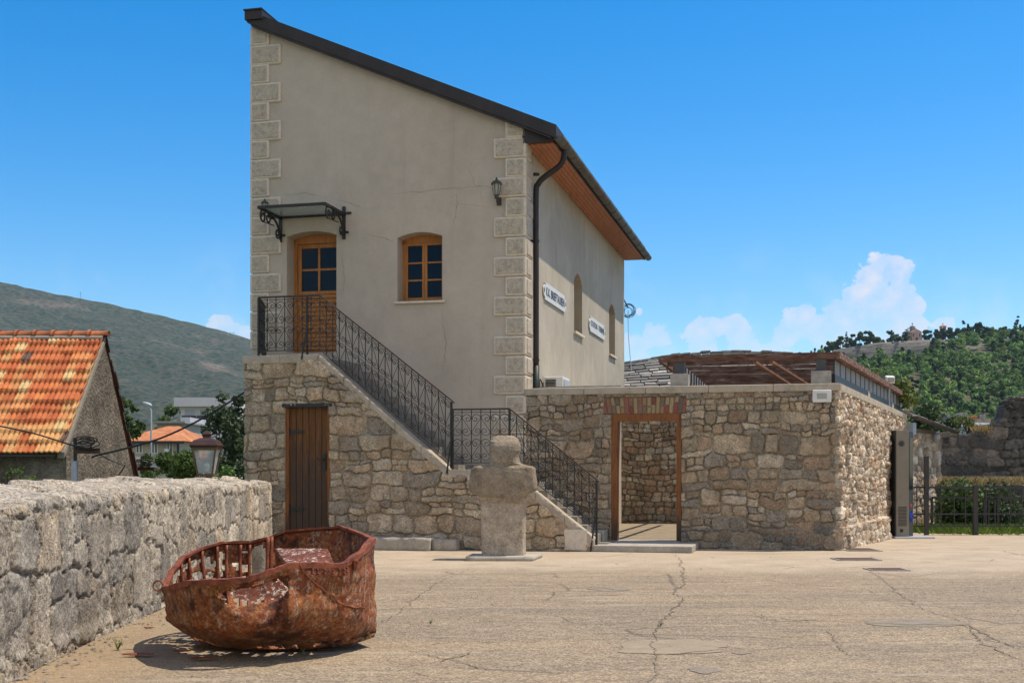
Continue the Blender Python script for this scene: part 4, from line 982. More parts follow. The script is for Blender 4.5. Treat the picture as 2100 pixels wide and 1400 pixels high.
# ------------------------------------------------------------------ railings with S scrolls
def s_scroll(w, h, flip):
    pts = []; c = .5*w+.015
    def sp(n=20):
        o = []
        for i in range(n+1):
            t = i/n; a = t*math.pi*2.75; r = (.47*w)*(1-t)**.75+.05*w; cx = .5*w-.20*w*t
            o.append((cx+r*math.cos(a), c-r*math.sin(a)*.95+.1*w*t))
        return o
    top = sp()[::-1]; pts = top+[(w-p[0], h-p[1]) for p in sp()]
    if flip: pts = [(w-p[0], p[1]) for p in pts]
    return pts
def railing(name, label, segs, posts, stays):
    # segs: (s0, ztop0, zbot0, s1, ztop1, zbot1, bays, plane offset)
    a = segs[0]; root = thing(name, SP.pt(a[0], a[2], 0), label, 'railing'); off = -.08
    hr = MB(); pth = [SP.pt(segs[0][0], segs[0][1], off)]+[SP.pt(g[3], g[4], off) for g in segs]
    for p, q_ in zip(pth[:-1], pth[1:]):
        dv = q_-p; hr.obox(p-NF*.025-Z3*.0, dv, NF*.05, Z3*.035)
    hr.obox(pth[-1]-NF*.025, (pth[-1]-pth[-2])/np.linalg.norm(pth[-1]-pth[-2])*.06, NF*.05, Z3*.03)
    hr.build('handrail', M_rail, root)
    flip = False
    for (s0, t0, b0, s1, t1, b1, n) in segs:
        br = MB(); br.obox(SP.pt(s0, b0, off-.015), SP.pt(s1, b1, off)-SP.pt(s0, b0, off), NF*.03, Z3*.016); br.build('rail', M_black, root); br = MB(); br.obox(SP.pt(s0, t0-.05, off-.012), SP.pt(s1, t1, off)-SP.pt(s0, t0, off), NF*.024, Z3*.014); br.build('rail', M_black, root)
        w = (s1-s0)/n
        for i in range(n+1):
            s = s0+w*i; k = i/n; tz = t0+(t1-t0)*k; bz = b0+(b1-b0)*k
            if i or s0 == segs[0][0]:
                q_ = MB(); q_.obox(SP.pt(s-.008, bz, off-.008), U*.016, NF*.016, Z3*(tz-bz)); q_.build('baluster', M_black, root)
            if i == n: break
            slope = (t1-t0)/(s1-s0); hh = (tz-.05-bz-.02)/2
            for row in range(2):
                pts = s_scroll(w-.02, hh-.012, flip)
                c = MB(); c.tube([SP.pt(s+.01+x, tz-.055-row*hh-y_+slope*(x+.01), off) for x, y_ in pts], .0075, 4); c.build('scroll', M_black, root)
            flip = not flip
    for (s, zb, zt_) in posts:
        q_ = MB(); q_.obox(SP.pt(s-.02, zb, off-.02), U*.04, NF*.04, Z3*(zt_-zb)); q_.build('post', M_black, root)
    for (s, zb, s2, zt_) in stays:
        q_ = MB(); q_.tube([SP.pt(s, zb, .09), SP.pt(s2, zt_, off+.04)], .018, 6); q_.build('stay', M_black, root)
    return root
r0 = SP.s_(527); r1 = SP.s_(653); rt = SP.sz(600, 608)[1]; rb = SP.sz(600, 718)[1]
r2, rt2 = SP.sz(925, 823); rb2 = SP.sz(916, 950)[1]
up = railing('stair_railing', 'black wrought iron scroll railing round the top landing and down the upper flight', [(r0, rt, rb, r1, rt, rb, 7), (r1, rt, rb, r2, rt2, rb2, 20)],
        [(r0, LZ, rt), (SP.s_(627), LZ, rt), (r2-.02, MZ+.02, rt2)], [(SP.s_(622), LZ-.1, SP.s_(632), rt-.4), (SP.s_(919), MZ-.08, r2, rt2-.7)])
# return of the landing railing towards the house
b = MB(); off = -.08; p0 = SP.pt(r0, rt, off); p1 = FP.pt(FP.s_(545), rt, .02)
b.obox(p0-U*.02, p1-p0, U*.045, Z3*.035); b.build('handrail', M_rail, up)
dv = (p1-p0); nb = 6
for i in range(1, nb+1):
    q_ = MB(); q_.obox(p0+dv*i/nb+Z3*(rb-rt)-U*.008, U*.016, V*.016, Z3*(rt-rb)); q_.build('baluster', M_black, up)
for i in range(nb):
    hh = (rt-rb-.07)/2; w = np.linalg.norm(dv)/nb
    for row in range(2):
        c = MB(); c.tube([p0+dv/np.linalg.norm(dv)*(i*w+.01+x)+Z3*(-.055-row*hh-y_) for x, y_ in s_scroll(w-.02, hh-.012, i % 2)], .0075, 4); c.build('scroll', M_black, up)
q_ = MB(); q_.obox(p0+Z3*(rb-rt), dv, U*.02, Z3*.016); q_.build('rail', M_black, up)
m0 = SP.s_(926); m1 = SP.s_(1043); mt = SP.sz(985, 840)[1]; mbz = SP.sz(985, 949)[1]; m2, mt2 = SP.sz(1222, 985); mb2 = SP.sz(1216, 1088)[1]; mt3 = mt; mb3 = SP.sz(1043, 949)[1]
railing('stair_railing', 'black wrought iron scroll railing of the middle landing and lower flight behind the statue', [(m0, mt, mbz, m1, mt3, mb3, 6), (m1, mt3, mb3, m2, mt2, mb2, 12)],
        [(m0, MZ, mt), (m1, MZ, mt), (m2, .12, mt2)], [(SP.s_(1213), .0, m2, mt2-.55)])
# low stone kerb along the foot of the stair wall
def rough_block(name, poly, z0, z1, mat, label=None, cat=None, parent=None, seed=1, amp=.03, sub=.06):
    bm = bmesh.new(); vs = [bm.verts.new((p[0], p[1], z0)) for p in poly]; f = bm.faces.new(vs); r = bmesh.ops.extrude_face_region(bm, geom=[f]); 
    for v in [e for e in r['geom'] if isinstance(e, bmesh.types.BMVert)]: v.co.z = z1
    bmesh.ops.recalc_face_normals(bm, faces=bm.faces)
    for _ in range(5):
        ed = [e for e in bm.edges if e.calc_length() > sub*1.6]
        if not ed: break
        bmesh.ops.subdivide_edges(bm, edges=ed, cuts=1, use_grid_fill=True)
    bmesh.ops.triangulate(bm, faces=bm.faces); vn = VN(seed); bm.normal_update()
    for v in bm.verts:
        k = float(vn.fbm(np.array(v.co.x*7+v.co.z*3), np.array(v.co.y*7+v.co.z*5+v.co.x), 4))-.5
        v.co += v.normal*k*amp*2
    v = np.array([a.co for a in bm.verts]); bm.verts.index_update(); fc = [tuple(a.index for a in f.verts) for f in bm.faces]; bm.free()
    o = mesh_obj(name, v, fc, mat, parent, None, True)
    if label: tag(o, label, cat)
    return o
def xy(px, py): return P(px, py, gd(py))[:2]
k0, k1 = SP.s_(660), SP.s_(900); rough_block('stone_kerb', [SP.pt(k0,0,.06), SP.pt(k0,0,.55), SP.pt(k1,0,.62), SP.pt(k1,0,.06)], -.02, .25, M_conc, 'long mossy concrete kerb at the foot of the stair wall behind the boat', 'kerb', seed=4, amp=.03)
k2 = SP.s_(946); rough_block('stone_kerb', [SP.pt(k1+.01,0,.06), SP.pt(k1+.01,0,.5), SP.pt(k2,0,.45), SP.pt(k2,0,.06)], -.02, .22, M_conc, 'short grey concrete block continuing the kerb left of the statue', 'kerb', seed=5, amp=.015)

# ================================================================== STONE BUILDING on the right
sb = thing('stone_building', FP.pt(sR+3, 0), 'low rubble stone annex with an open doorway under a brick lintel', 'building')
WF = FP.s_(1713)-sR; WH = FP.sz(1400, 806)[1]; o0, oz1 = FP.s_(1253)-sR, FP.sz(1320, 848)[1]; o1 = FP.s_(1397)-sR
bk0, bkz0 = FP.s_(1238)-sR, FP.sz(1320, 848)[1]; bk1 = FP.s_(1407)-sR; bkz1 = FP.sz(1320, 813)[1]
def keepF(s, z): return ~((s > o0) & (s < o1) & (z < oz1)) & ~((s > bk0) & (s < bk1) & (z > bkz0-.0) & (z < bkz1))
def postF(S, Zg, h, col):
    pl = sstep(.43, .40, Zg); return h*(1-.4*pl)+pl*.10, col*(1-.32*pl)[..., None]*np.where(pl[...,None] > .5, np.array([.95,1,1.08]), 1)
FO = FP.pt(sR, 0, -.03)
def PF(S, Zg, h): return FO+S[..., None]*U+Zg[..., None]*Z3+h[..., None]*NF
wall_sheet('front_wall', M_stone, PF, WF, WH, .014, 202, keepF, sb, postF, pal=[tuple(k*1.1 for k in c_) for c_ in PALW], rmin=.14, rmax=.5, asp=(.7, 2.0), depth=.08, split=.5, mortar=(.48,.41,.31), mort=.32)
def fpt(s, z, o=0): return FO+U*s+Z3*z+NF*o
c = MB(); c.obox(fpt(.02, 0, -.04), U*(o0-.02), V*.5, Z3*WH); c.obox(fpt(o1, 0, -.04), U*(WF-o1-.06), V*.5, Z3*WH); c.obox(fpt(o0, oz1, -.04), U*(o1-o0), V*.5, Z3*(WH-oz1)); c.build('wall_core', M_mortar, sb)
# jambs of stone either side of the opening
rgb = np.random.default_rng(8); nbk = 19; bw = (bk1-bk0)/nbk
BC = [(.34,.07,.04), (.36,.11,.06), (.38,.20,.09), (.40,.28,.13), (.26,.055,.035), (.30,.15,.08), (.44,.33,.17), (.25,.15,.09), (.18,.13,.09)]
for i in range(nbk):
    x = bk0+i*bw; tilt = (i-nbk/2)*.006; cut = rgb.uniform(.35, .65) if rgb.random() < .5 else None
    zs_ = [(bkz0+.005, bkz1-.01)] if cut is None else [(bkz0+.005, bkz0+(bkz1-bkz0)*cut-.006), (bkz0+(bkz1-bkz0)*cut+.006, bkz1-.01)]
    for za, zb in zs_:
        m_ = MB(); m_.col = tuple(.72*k+.03 for k in BC[rgb.integers(0, len(BC))]); m_.prism([fpt(x+.008+tilt*(za-bkz0)*3, za, .03), fpt(x+bw-.008+tilt*(za-bkz0)*3, za, .03), fpt(x+bw-.008+tilt*(zb-bkz0)*3, zb, .03), fpt(x+.008+tilt*(zb-bkz0)*3, zb, .03)], V*.12); bevel(m_.build('lintel_brick', M_brick, sb), .008, 1)
m_ = MB(); m_.obox(fpt(bk0-.02, bkz0+.002, .0), U*(bk1-bk0+.04), V*.04, Z3*(bkz1-bkz0+.02)); m_.build('lintel_mortar', M_mortar, sb)
# coping
nC = 5
for i in range(nC):
    a = -.0+(WF+.08)*i/nC; m_ = MB(); m_.obox(fpt(a+.003, WH+.0, .09), U*((WF+.08)/nC-.006), V*.62, Z3*.15); bevel(m_.build('coping', M_coping, sb), .012, 1)
# door frame
fz = FP.sz(1320, 1108)[1]
df = MB(); df.obox(fpt(o0, fz, .02), U*.135, V*.2, Z3*(oz1-fz)); df.obox(fpt(o1-.1, fz, .02), U*.1, V*.2, Z3*(oz1-fz)); df.obox(fpt(o0+.136, oz1-.15, .018), U*(o1-o0-.237), V*.19, Z3*.15); df.build('door_frame', M_doorframe, sb)
# side wall
A0 = P(1711, 786, (3.34-CAMZ)*F/(HY-786)); A1 = P(1853, 850, (3.34-CAMZ)*F/(HY-850)); sA_ = np.array([A0[0], A0[1], 0]); sdir = np.array([A1[0]-A0[0], A1[1]-A0[1], 0]); LS = np.linalg.norm(sdir); sdir /= LS; snor = np.array([sdir[1], -sdir[0], 0])
CF = fpt(WF, 0, 0)
def spt(s, z, o=0): return CF+sdir*s+Z3*z+snor*o
def PS(S, Zg, h): return CF+S[..., None]*sdir+(Zg[..., None]-.2)*Z3+h[..., None]*snor
def postS(S, Zg, h, col):
    pl = sstep(.66, .63, Zg)*(1-sstep(LS*.62, LS*.63, S)); nz_ = VN(9).fbm(S*3.3, Zg*3.3, 4)-.5
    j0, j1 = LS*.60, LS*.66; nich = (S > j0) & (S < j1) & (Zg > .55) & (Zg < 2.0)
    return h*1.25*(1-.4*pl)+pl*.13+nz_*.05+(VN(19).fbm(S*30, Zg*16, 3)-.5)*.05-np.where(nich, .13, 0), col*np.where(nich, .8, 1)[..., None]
wall_sheet('side_wall', M_stone_dark, PS, LS, WH+.2, .02, 303, None, sb, postS, skirt=.1, pal=[tuple(min(.8, k*1.22) for k in c_) for c_ in PALL], rmin=.08, rmax=.24, asp=(.9, 2.4), depth=.08, mortar=(.42,.36,.28), mort=.22)
c = MB(); c.obox(spt(.05, -.2, -.12), sdir*(LS-.05), -snor*.4, Z3*(WH+.2)); c.build('wall_core', M_mortar, sb)
for i in range(6):
    a = LS*i/6; m_ = MB(); m_.obox(spt(a+.06*(i == 0)+.003, WH, .1), sdir*(LS/6-.006), -snor*.55, Z3*.15); bevel(m_.build('coping', M_coping, sb), .012, 1)
# courtyard behind the doorway: floor, rear wall, left pilaster
BY = 10.2
b = MB(); b.obox(fpt(.1, -.05, -.5), U*(WF-.9), V*(BY-.45), Z3*(fz+.03)); b.build('inner_floor', M_patch, sb)
def PB(S, Zg, h): return fpt(0, 0)+V*BY+S[..., None]*U+Zg[..., None]*Z3+h[..., None]*NF
wall_sheet('rear_wall', M_stone, PB, WF+1.5, 3.9, .025, 404, None, sb, None, pal=[tuple(min(.8, k*1.35) for k in c_) for c_ in PALL], rmin=.12, rmax=.26, asp=(.8, 1.9), depth=.07, mortar=(.27,.235,.185), mort=.42)
c = MB(); c.obox(fpt(0, 0, -BY-.06), U*(WF+1.45), V*.4, Z3*3.85); c.build('wall_core', M_mortar, sb)
c = MB(); c.obox(fpt(.25, fz-.02, -BY+1.9), U*.5, V*.5, Z3*2.9); c.build('pilaster', M_plaster, sb)
b = MB(); b.obox(fpt(0.02, 3.35, -.72), U*1.95, V*8, Z3*.1); b.build('terrace_roof', M_conc, sb)
# entrance step
e0 = xy(1217, 1131); e1 = xy(1430, 1137)
b = MB(); b.obox(fpt(FP.s_(1221)-sR, 0, .06), U*(FP.s_(1440)-FP.s_(1221)-.06), NF*1.55, Z3*.13); b.obox(fpt(o0+.002, .0, .06), U*(o1-o0-.004), V*.6, Z3*(fz-.004)); o = b.build('entrance_step', M_conc, None); bevel(o, .015); tag(o, 'low concrete entrance slab in front of the stone doorway', 'step')
b = MB(); b.obox(fpt(FP.s_(1213)-sR, 0, .06), U*.36, NF*.55, Z3*.37); o = b.build('stone_block', M_conc); bevel(o, .02); tag(o, 'squared grey block between the railing foot and the doorway', 'block')
# floodlights
def floodlight_wall():
    s, z = FP.s_(1686)-sR, FP.sz(1686, 812)[1]; root = thing('floodlight', fpt(s, z, .06), 'white wall floodlight at the corner under the coping', 'floodlight')
    b = MB(); b.obox(fpt(s-.19, z-.13, .07), U*.37, NF*.09, Z3*.25); bevel(b.build('housing', M_white, root), .02)
    b = MB(); b.obox(fpt(s-.1, z-.06, .158), U*.19, NF*.012, Z3*.11); b.build('lens', M_lampglass, root)
    b = MB(); b.obox(fpt(s-.05, z-.05, .0), U*.1, NF*.08, Z3*.1); b.build('bracket', M_black, root)
floodlight_wall()

# ------------------------------------------------------------------ pergola
def pergola():
    zb = 3.87; root = thing('pergola', fpt(WF*.6, WH+.15), 'rusty red timber pergola with peeling beams above the stone annex', 'pergola')
    x0 = FP.s_(1352)-sR; x1 = FP.s_(1715)-sR+.02; y0 = .15
    L = LS*.98
    def q(s, t, z):                                     # s along the front, t backwards, right edge leaning with the side wall
        base = fpt(x0, 0, -y0)+U*(s*(x1-x0)); back = V*t*(1-s)*.99+sdir*t*s*1.03; return base+back+Z3*z
    def beam(a, b_, w, h, name, mat):
        m_ = MB(); d = b_-a; n = np.cross(Z3, d); n /= np.linalg.norm(n); m_.obox(a-n*w/2, d, n*w, Z3*h); return m_.build(name, mat, root)
    beam(q(-.0, 0, zb), q(1.0, 0, zb), .10, .13, 'front_beam', M_pergola)
    beam(q(1.0, -.05, zb-.0)+U*.0, q(1.0, L, zb), .12, .135, 'side_beam', M_pergola2); beam(q(0.0, .0, zb), q(0.0, L*.8, zb), .08, .13, 'side_beam', M_pergola2)
    for i in range(8):
        t = 1.0+i*1.15; beam(q(.01, t, zb+.0), q(.985, t, zb+.0), .08, .085, 'rafter', M_pergola)
    # crooked braces
    for px in (1546, 1580):
        s = (FP.s_(px)-sR-x0)/(x1-x0); beam(q(s, .06, zb-.055), q(s, 8.5, zb-.055), .075, .05, 'purlin', M_woodpale)
    for px, w in ((1392, .36), (1684, .4)):
        s = FP.s_(px)-sR; m_ = MB(); m_.obox(fpt(s-w/2, WH+.155, -.03), U*w, V*.4, Z3*.26); bevel(m_.build('concrete_block', M_conc, root), .015)
        m_ = MB(); m_.obox(fpt(s-.1, WH+.4, -.12), U*.2, V*.2, Z3*(zb-WH-.4)); m_.build('steel_post', M_steelgrey, root)
    for i in range(1, 3):
        t = L*(.42 if i == 1 else .82); m_ = MB(); m_.obox(spt(t, WH+.153, -.05), sdir*.4, -snor*.4, Z3*.22); bevel(m_.build('concrete_block', M_conc, root), .015)
    # glazed strip with mullions under the side beam
    a = q(1.0, .25, zb-.30)-snor*.1; b_ = q(1.0, L, zb-.30)-snor*.1
    m_ = MB(); m_.obox(a, b_-a, -snor*.01, Z3*.3); m_.build('glass_strip', M_panel, root)
    m_ = MB(); m_.obox(a-Z3*.14+snor*.02, b_-a, -snor*.06, Z3*.14); m_.build('sill_rail', M_steel, root)
    for i in range(17): m_ = MB(); m_.obox(a+(b_-a)*i/17+snor*.012, (b_-a)/np.linalg.norm(b_-a)*.05, -snor*.03, Z3*.3); m_.build('glazing_bar', M_steel, root)
    a = q(0., .25, zb-.30); b_ = q(0., L*.7, zb-.3); m_ = MB(); m_.obox(a+U*.42, b_-a, U*.01, Z3*.28); m_.build('glass_strip', M_panel, root)
    for i in range(14): m_ = MB(); m_.obox(a+U*.433+(b_-a)*i/14, V*.05, U*.02, Z3*.28); m_.build('glazing_bar', M_steel, root)
    return q, zb
M_woodpale = wood_mat('raw_brace_wood', [(.22,.10,.05), (.34,.17,.09)], stretch=(4,4,4)); M_steelgrey = wmat('grey_steel', [(.06,.06,.062), (.085,.085,.088)], 5, .6, .1)
M_panel = wmat('translucent_panel', [(.20,.195,.185), (.27,.262,.25)], 3, .6, 0, fine=.05)
PQ, PZ = pergola()
def flood_top():
    c = P(1824, 780, 33.); root = thing('floodlight', c-Z3*.35, 'tilted white floodlight standing on the pergola corner', 'floodlight')
    b = MB(); b.obox(c+np.array([-.12,-.1,-.09]), (.24,0,.0), (0,.16,.05), (0,-.02,.18)); bevel(b.build('housing', M_white, root), .02)
    b = MB(); b.obox(c+np.array([-.07,-.125,-.05]), (.16,0,0), (0,.012,0), (0,-.015,.11)); b.build('lens', M_lampglass, root)
    b = MB(); b.tube([c+[0,0,-.75], c+[0,0,-.08]], .02, 6); b.build('stem', M_galv, root)
flood_top()

# ------------------------------------------------------------------ slab roofed house behind
def slab_roof(parent, q, ns, nt_, seed, th=.05, name='roof'):      # q(u, v) -> point on the slope, v 0 eave .. 1 ridge
    rg = np.random.default_rng(seed); m_ = MB(); m_.col = (.3,.3,.3); 
    for j in range(nt_):
        u = -rg.random()/ns
        while u < 1:
            w = rg.uniform(.6, 1.5)/ns; u1 = min(1.01, u+w)-.004; a0 = max(u, 0)
            v0 = j/nt_+rg.uniform(-.25, .1)/nt_; v1 = (j+1.5)/nt_; k = rg.uniform(.7, 1.2); m_.col = tuple(np.array([(.33,.315,.285), (.26,.25,.235), (.40,.38,.34), (.2,.195,.185)][rg.integers(0, 4)])*k)
            lift = rg.uniform(.02, .07)
            p = [q(a0, v0), q(u1, v0+rg.uniform(-.1, .1)/nt_), q(u1, min(v1, 1)), q(a0, min(v1, 1))]; p[0] = p[0]+Z3*(lift+.04); p[1] = p[1]+Z3*(lift+.04*rg.random()+.02); p[2] = p[2]+Z3*.0; p[3] = p[3]+Z3*.0
            m_.prism(p, Z3*-th*rg.uniform(.8, 1.6)); u += w
    return m_.build(name, M_slab, parent)
def rear_house():
    d0, d1 = 41.2, 45.5
    E0 = P(1225, 800, d0); E1 = P(1760, 792, d0-1.); R0 = P(1235, 754, d1+1); R1 = P(1690, 733, d1-1)
    rh = thing('slab_roof_house', (E0+E1)/2*np.array([1,1,0]), 'old stone house with a grey stone slab roof behind the pergola', 'house')
    def q(u, v): 
        p = (E0*(1-u)+E1*u)*(1-v)+(R0*(1-u)+R1*u)*v; p = p.copy(); p[2] += .35*math.sin(min(1, max(0, u))*math.pi)*v; return p
    slab_roof(rh, q, 15, 11, 3)
    dk = MB(); n_ = 12; dk.add([q(i/n_, v)-Z3*.09 for v in (0, .5, 1.) for i in range(n_+1)], [(j*(n_+1)+i, j*(n_+1)+i+1, (j+1)*(n_+1)+i+1, (j+1)*(n_+1)+i) for j in range(2) for i in range(n_)]); dk.build('roof_deck', M_stone_wall, rh)
    m_ = MB(); rg = np.random.default_rng(3)
    for i in range(22): 
        m_.col = tuple(np.array((.27,.255,.23))*rg.uniform(.7, 1.25)); a = q(i/22, 1.); b_ = q((i+.9)/22, 1.); m_.obox(a+np.array([0,-.2,-.02+rg.uniform(-.02, .05)]), b_-a, (0,.45,0), (0,0,.07))
    m_.build('ridge_slabs', M_slab, rh)
    m_ = MB(); m_.prism([E0*[1,1,0], E1*[1,1,0], E1-Z3*.12, E0-Z3*.12], np.array([0,.4,0])); m_.prism([E1*[1,1,0], R1*[1,1,0], R1-Z3*.1, E1-Z3*.12], np.array([-.3,0,0])); m_.build('wall', M_stone_wall, rh)
M_stone_wall = wmat('plain_rubble', [(.22,.195,.16), (.34,.30,.245), (.42,.375,.31)], 4, .95, .9, 16, .05)
rear_house()
def rear_annex():
    # end building behind the side wall: wall continues the line, with its own slab roof and gutter
    a = spt(LS+.05, 0, -.05); an = thing('stone_shed', a, 'small stone shed with slab roof and grey gutter behind the totem', 'shed'); L2 = 4.3
    d2 = np.array([2.3, 3.4, 0]); d2 /= np.linalg.norm(d2); snor = np.array([d2[1], -d2[0], 0])
    def PA(S, Zg, h): return a+S[..., None]*d2+(Zg[..., None]-.2)*Z3+h[..., None]*snor
    kp = lambda s, z: ~((s > 2.2) & (s < 2.75) & (z > 1.7) & (z < 2.6))
    wall_sheet('wall', M_stone_dark, PA, L2, 3.05, .03, 505, kp, an, None, skirt=.15, pal=PALL, rmin=.14, rmax=.34, depth=.07)
    c = MB(); c.obox(a-Z3*.2-snor*.16, d2*L2, -snor*4, Z3*3.2); c.build('wall_core', M_mortar, an)
    w = MB(); w.obox(a+d2*2.2+Z3*1.5-snor*.13, d2*.55, -snor*.02, Z3*.9); w.build('window', M_glass, an)
    e0 = a+snor*.3+Z3*3.3-d2*.1; e1 = a+d2*(L2+.5)+snor*.3+Z3*3.0; r0 = a-snor*2.2+Z3*4.3-d2*.1; r1 = a+d2*(L2+.5)-snor*2.2+Z3*4.0
    slab_roof(an, lambda u, v: (e0*(1-u)+e1*u)*(1-v)+(r0*(1-u)+r1*u)*v, 9, 7, 9, .06)
    g = MB(); ax = (e1-e0); l = np.linalg.norm(ax); ax /= l
    n = 10; vs = []
    for t in (0, l):
        for rr in (.11, .10):
            for k in range(n+1):
                an_ = math.pi+math.pi*k/n; vs.append(e0+ax*t+snor*(.1+rr*math.cos(an_))+Z3*(rr*math.sin(an_)-.0))
    m = n+1; fs = []
    for k in range(n): fs += [(k, k+1, 2*m+k+1, 2*m+k), (m+k+1, m+k, 3*m+k, 3*m+k+1), (2*m+k, 2*m+k+1, 3*m+k+1, 3*m+k), (k+1, k, m+k, m+k+1)]
    g.add(vs, fs); g.add([e0+snor*(.1+.11*math.cos(math.pi+math.pi*k/n))+Z3*.11*math.sin(math.pi+math.pi*k/n) for k in range(n+1)], [tuple(range(n+1))]); g.build('gutter', M_gutter, an, True)
    b = MB(); b.obox(a+Z3*2.75+snor*.1-d2*.1, d2*.35, snor*.25, Z3*.35); b.build('rain_head', M_galv, an)
    k = MB(); k.lathe(a+d2*3.2+Z3*2.75+snor*.16, [(.03,-.12),(.11,-.11),(.14,0),(.11,.1),(.03,.12)], 10); k.build('lamp', M_galv, an, True)
rear_annex()

# ------------------------------------------------------------------ totem
def totem():
    d = 32.6; x0 = (1838-HX)/F*d; x1 = (1864-HX)/F*d; zt_ = P(1850, 882, d)[2]; zb = float(gz(x0, d))+.05
    root = thing('info_totem', (x0+.2, d, zb), 'tall beige and black audio guide totem standing by the shed wall', 'totem')
    b = MB(); b.box(x0-.1, x1+.62, d-.25, d+.75, zb-.06, zb); bevel(b.build('base_plate', M_galv, root), .01)
    b = MB(); b.box(x0-.035, x0+.0, d+.01, d+.46, zb, zt_); b.obox((x0, d+.035, zb), (x1-x0, 0, 0), (.0, .42, 0), (0, 0, zt_-zb)); b.obox((x1, d+.02, zb), (.2, .24, 0), (-.09, .22, 0), (0, 0, zt_-zb-.02)); bevel(b.build('body', M_steel, root), .012)
    b = MB(); b.box(x0, x1, d, d+.035, zb+.01, zt_-.01); bevel(b.build('front_panel', M_totem, root), .006)
    cx = (x0+x1)/2-.03; H = zt_-zb
    def disc(zc, r, mat, nm, y=.006):
        q = MB(); q.tube([(cx, d+.002, zc), (cx, d-y, zc)], r, 20); q.build(nm, mat, root)
    disc(zb+H*.875, .085, M_steelgrey, 'speaker'); disc(zb+H*.875, .035, M_black, 'speaker_cone', .01); disc(zb+H*.055, .05, M_black, 'lock')
    g = MB()
    for i in range(14): g.box(x0+.05, x1-.06, d-.006, d+.002, zb+.28+i*.038, zb+.298+i*.038)
    g.build('vent', M_black, root)
    e = np.array([.2, .24, 0]); n = np.array([.24,-.2,0])/np.hypot(.24,.2); o_ = np.array([x1, d+.02, 0])+n*.003
    s = MB(); s.obox(o_+e*.12+Z3*(zb+1.25), e*.76, n*.006, Z3*(H-1.45)); s.build('screen', M_glass, root)
    s = MB(); s.obox(o_+e*.35+Z3*(zb+.78), e*.22, n*.004, Z3*.09); s.build('red_mark', M_red, root)
    s = MB()
    pts = [(.25,.50),(.4,.62),(.5,.5),(.62,.66),(.75,.52),(.7,.45),(.55,.58),(.45,.42),(.3,.58)]
    s.tube([o_+e*a+Z3*(zb+b_)+n*.006 for a, b_ in pts], .026, 5); s.build('blue_mark', M_blue, root)
M_totem = wmat('brushed_champagne_metal', [(.20,.18,.145), (.25,.225,.18)], 4, .5, .1, 60, .002, fine=.06); M_red = wmat('red_paint', [(.45,.05,.03), (.5,.07,.04)], 4, .5, 0); M_blue = wmat('blue_paint', [(.02,.06,.45), (.03,.08,.5)], 4, .5, 0)
totem()

# ------------------------------------------------------------------ yard fence on the right
def yard_fence():
    d = 34.6; zt_ = P(2000, 997, d)[2]; x0 = (1874-HX)/F*d; x1 = (2240-HX)/F*d; zb = -.18
    root = thing('yard_fence', ((x0+x1)/2, d, zb), 'black metal bar fence closing the far right of the yard', 'fence')
    X = lambda px: (px-HX)/F*d; Zp = lambda py: P(0, py, d)[2]
    b = MB(); b.box(x0, x1, d-.03, d+.03, zt_-.05, zt_); b.build('top_rail', M_steel, root)
    for py in (1052, 1077): b = MB(); b.box(x0, x1, d-.02, d+.02, Zp(py)-.04, Zp(py)); b.build('rail', M_steel, root)
    for px in (2000, 2112): b = MB(); b.box(X(px)-.06, X(px)+.06, d-.06, d+.06, zb, zt_+.03); b.build('post', M_steel, root)
    for px in (1880, 1930, 1957, 1980, 2022, 2048, 2072, 2096): b = MB(); b.box(X(px)-.012, X(px)+.012, d-.012, d+.012, Zp(1077), zt_-.05); b.build('bar', M_steel, root)
    g = thing('gate_post', (X(1897), d-.1, zb), 'tall black steel gate post at the left end of the fence', 'post')
    b = MB(); b.box(X(1893), X(1901), d-.17, d-.05, zb, Zp(935)); b.build('shaft', M_steel, g); b = MB(); b.tube([(X(1902), d-.18, 1.0), (X(1902), d-.24, 1.0)], .04, 10); b.build('lock', M_galv, g)
    d2 = 37.; X2 = lambda px: (px-HX)/F*d2; Z2 = lambda py: P(0, py, d2)[2]
    r2 = thing('inner_railing', (X2(2005), d2, -1), 'lower black tube railing standing just behind the yard fence', 'railing')
    for (a, c_) in ((1911, 1998), (2018, 2130)): b = MB(); b.box(X2(a), X2(c_), d2-.03, d2+.03, Z2(1022), Z2(1018)); b.build('top_rail', M_steel, r2)
    for px in (1911, 2018, 2027, 2040, 2046): b = MB(); b.box(X2(px)-.03, X2(px)+.03, d2-.03, d2+.03, -1., Z2(1020)); b.build('post', M_steel, r2)
    b = MB(); b.box(X2(2045), X2(2160), d2-.2, d2+.4, -1.5, Z2(1080)); bevel(b.build('kerb_beam', M_conc, r2), .02)
yard_fence()

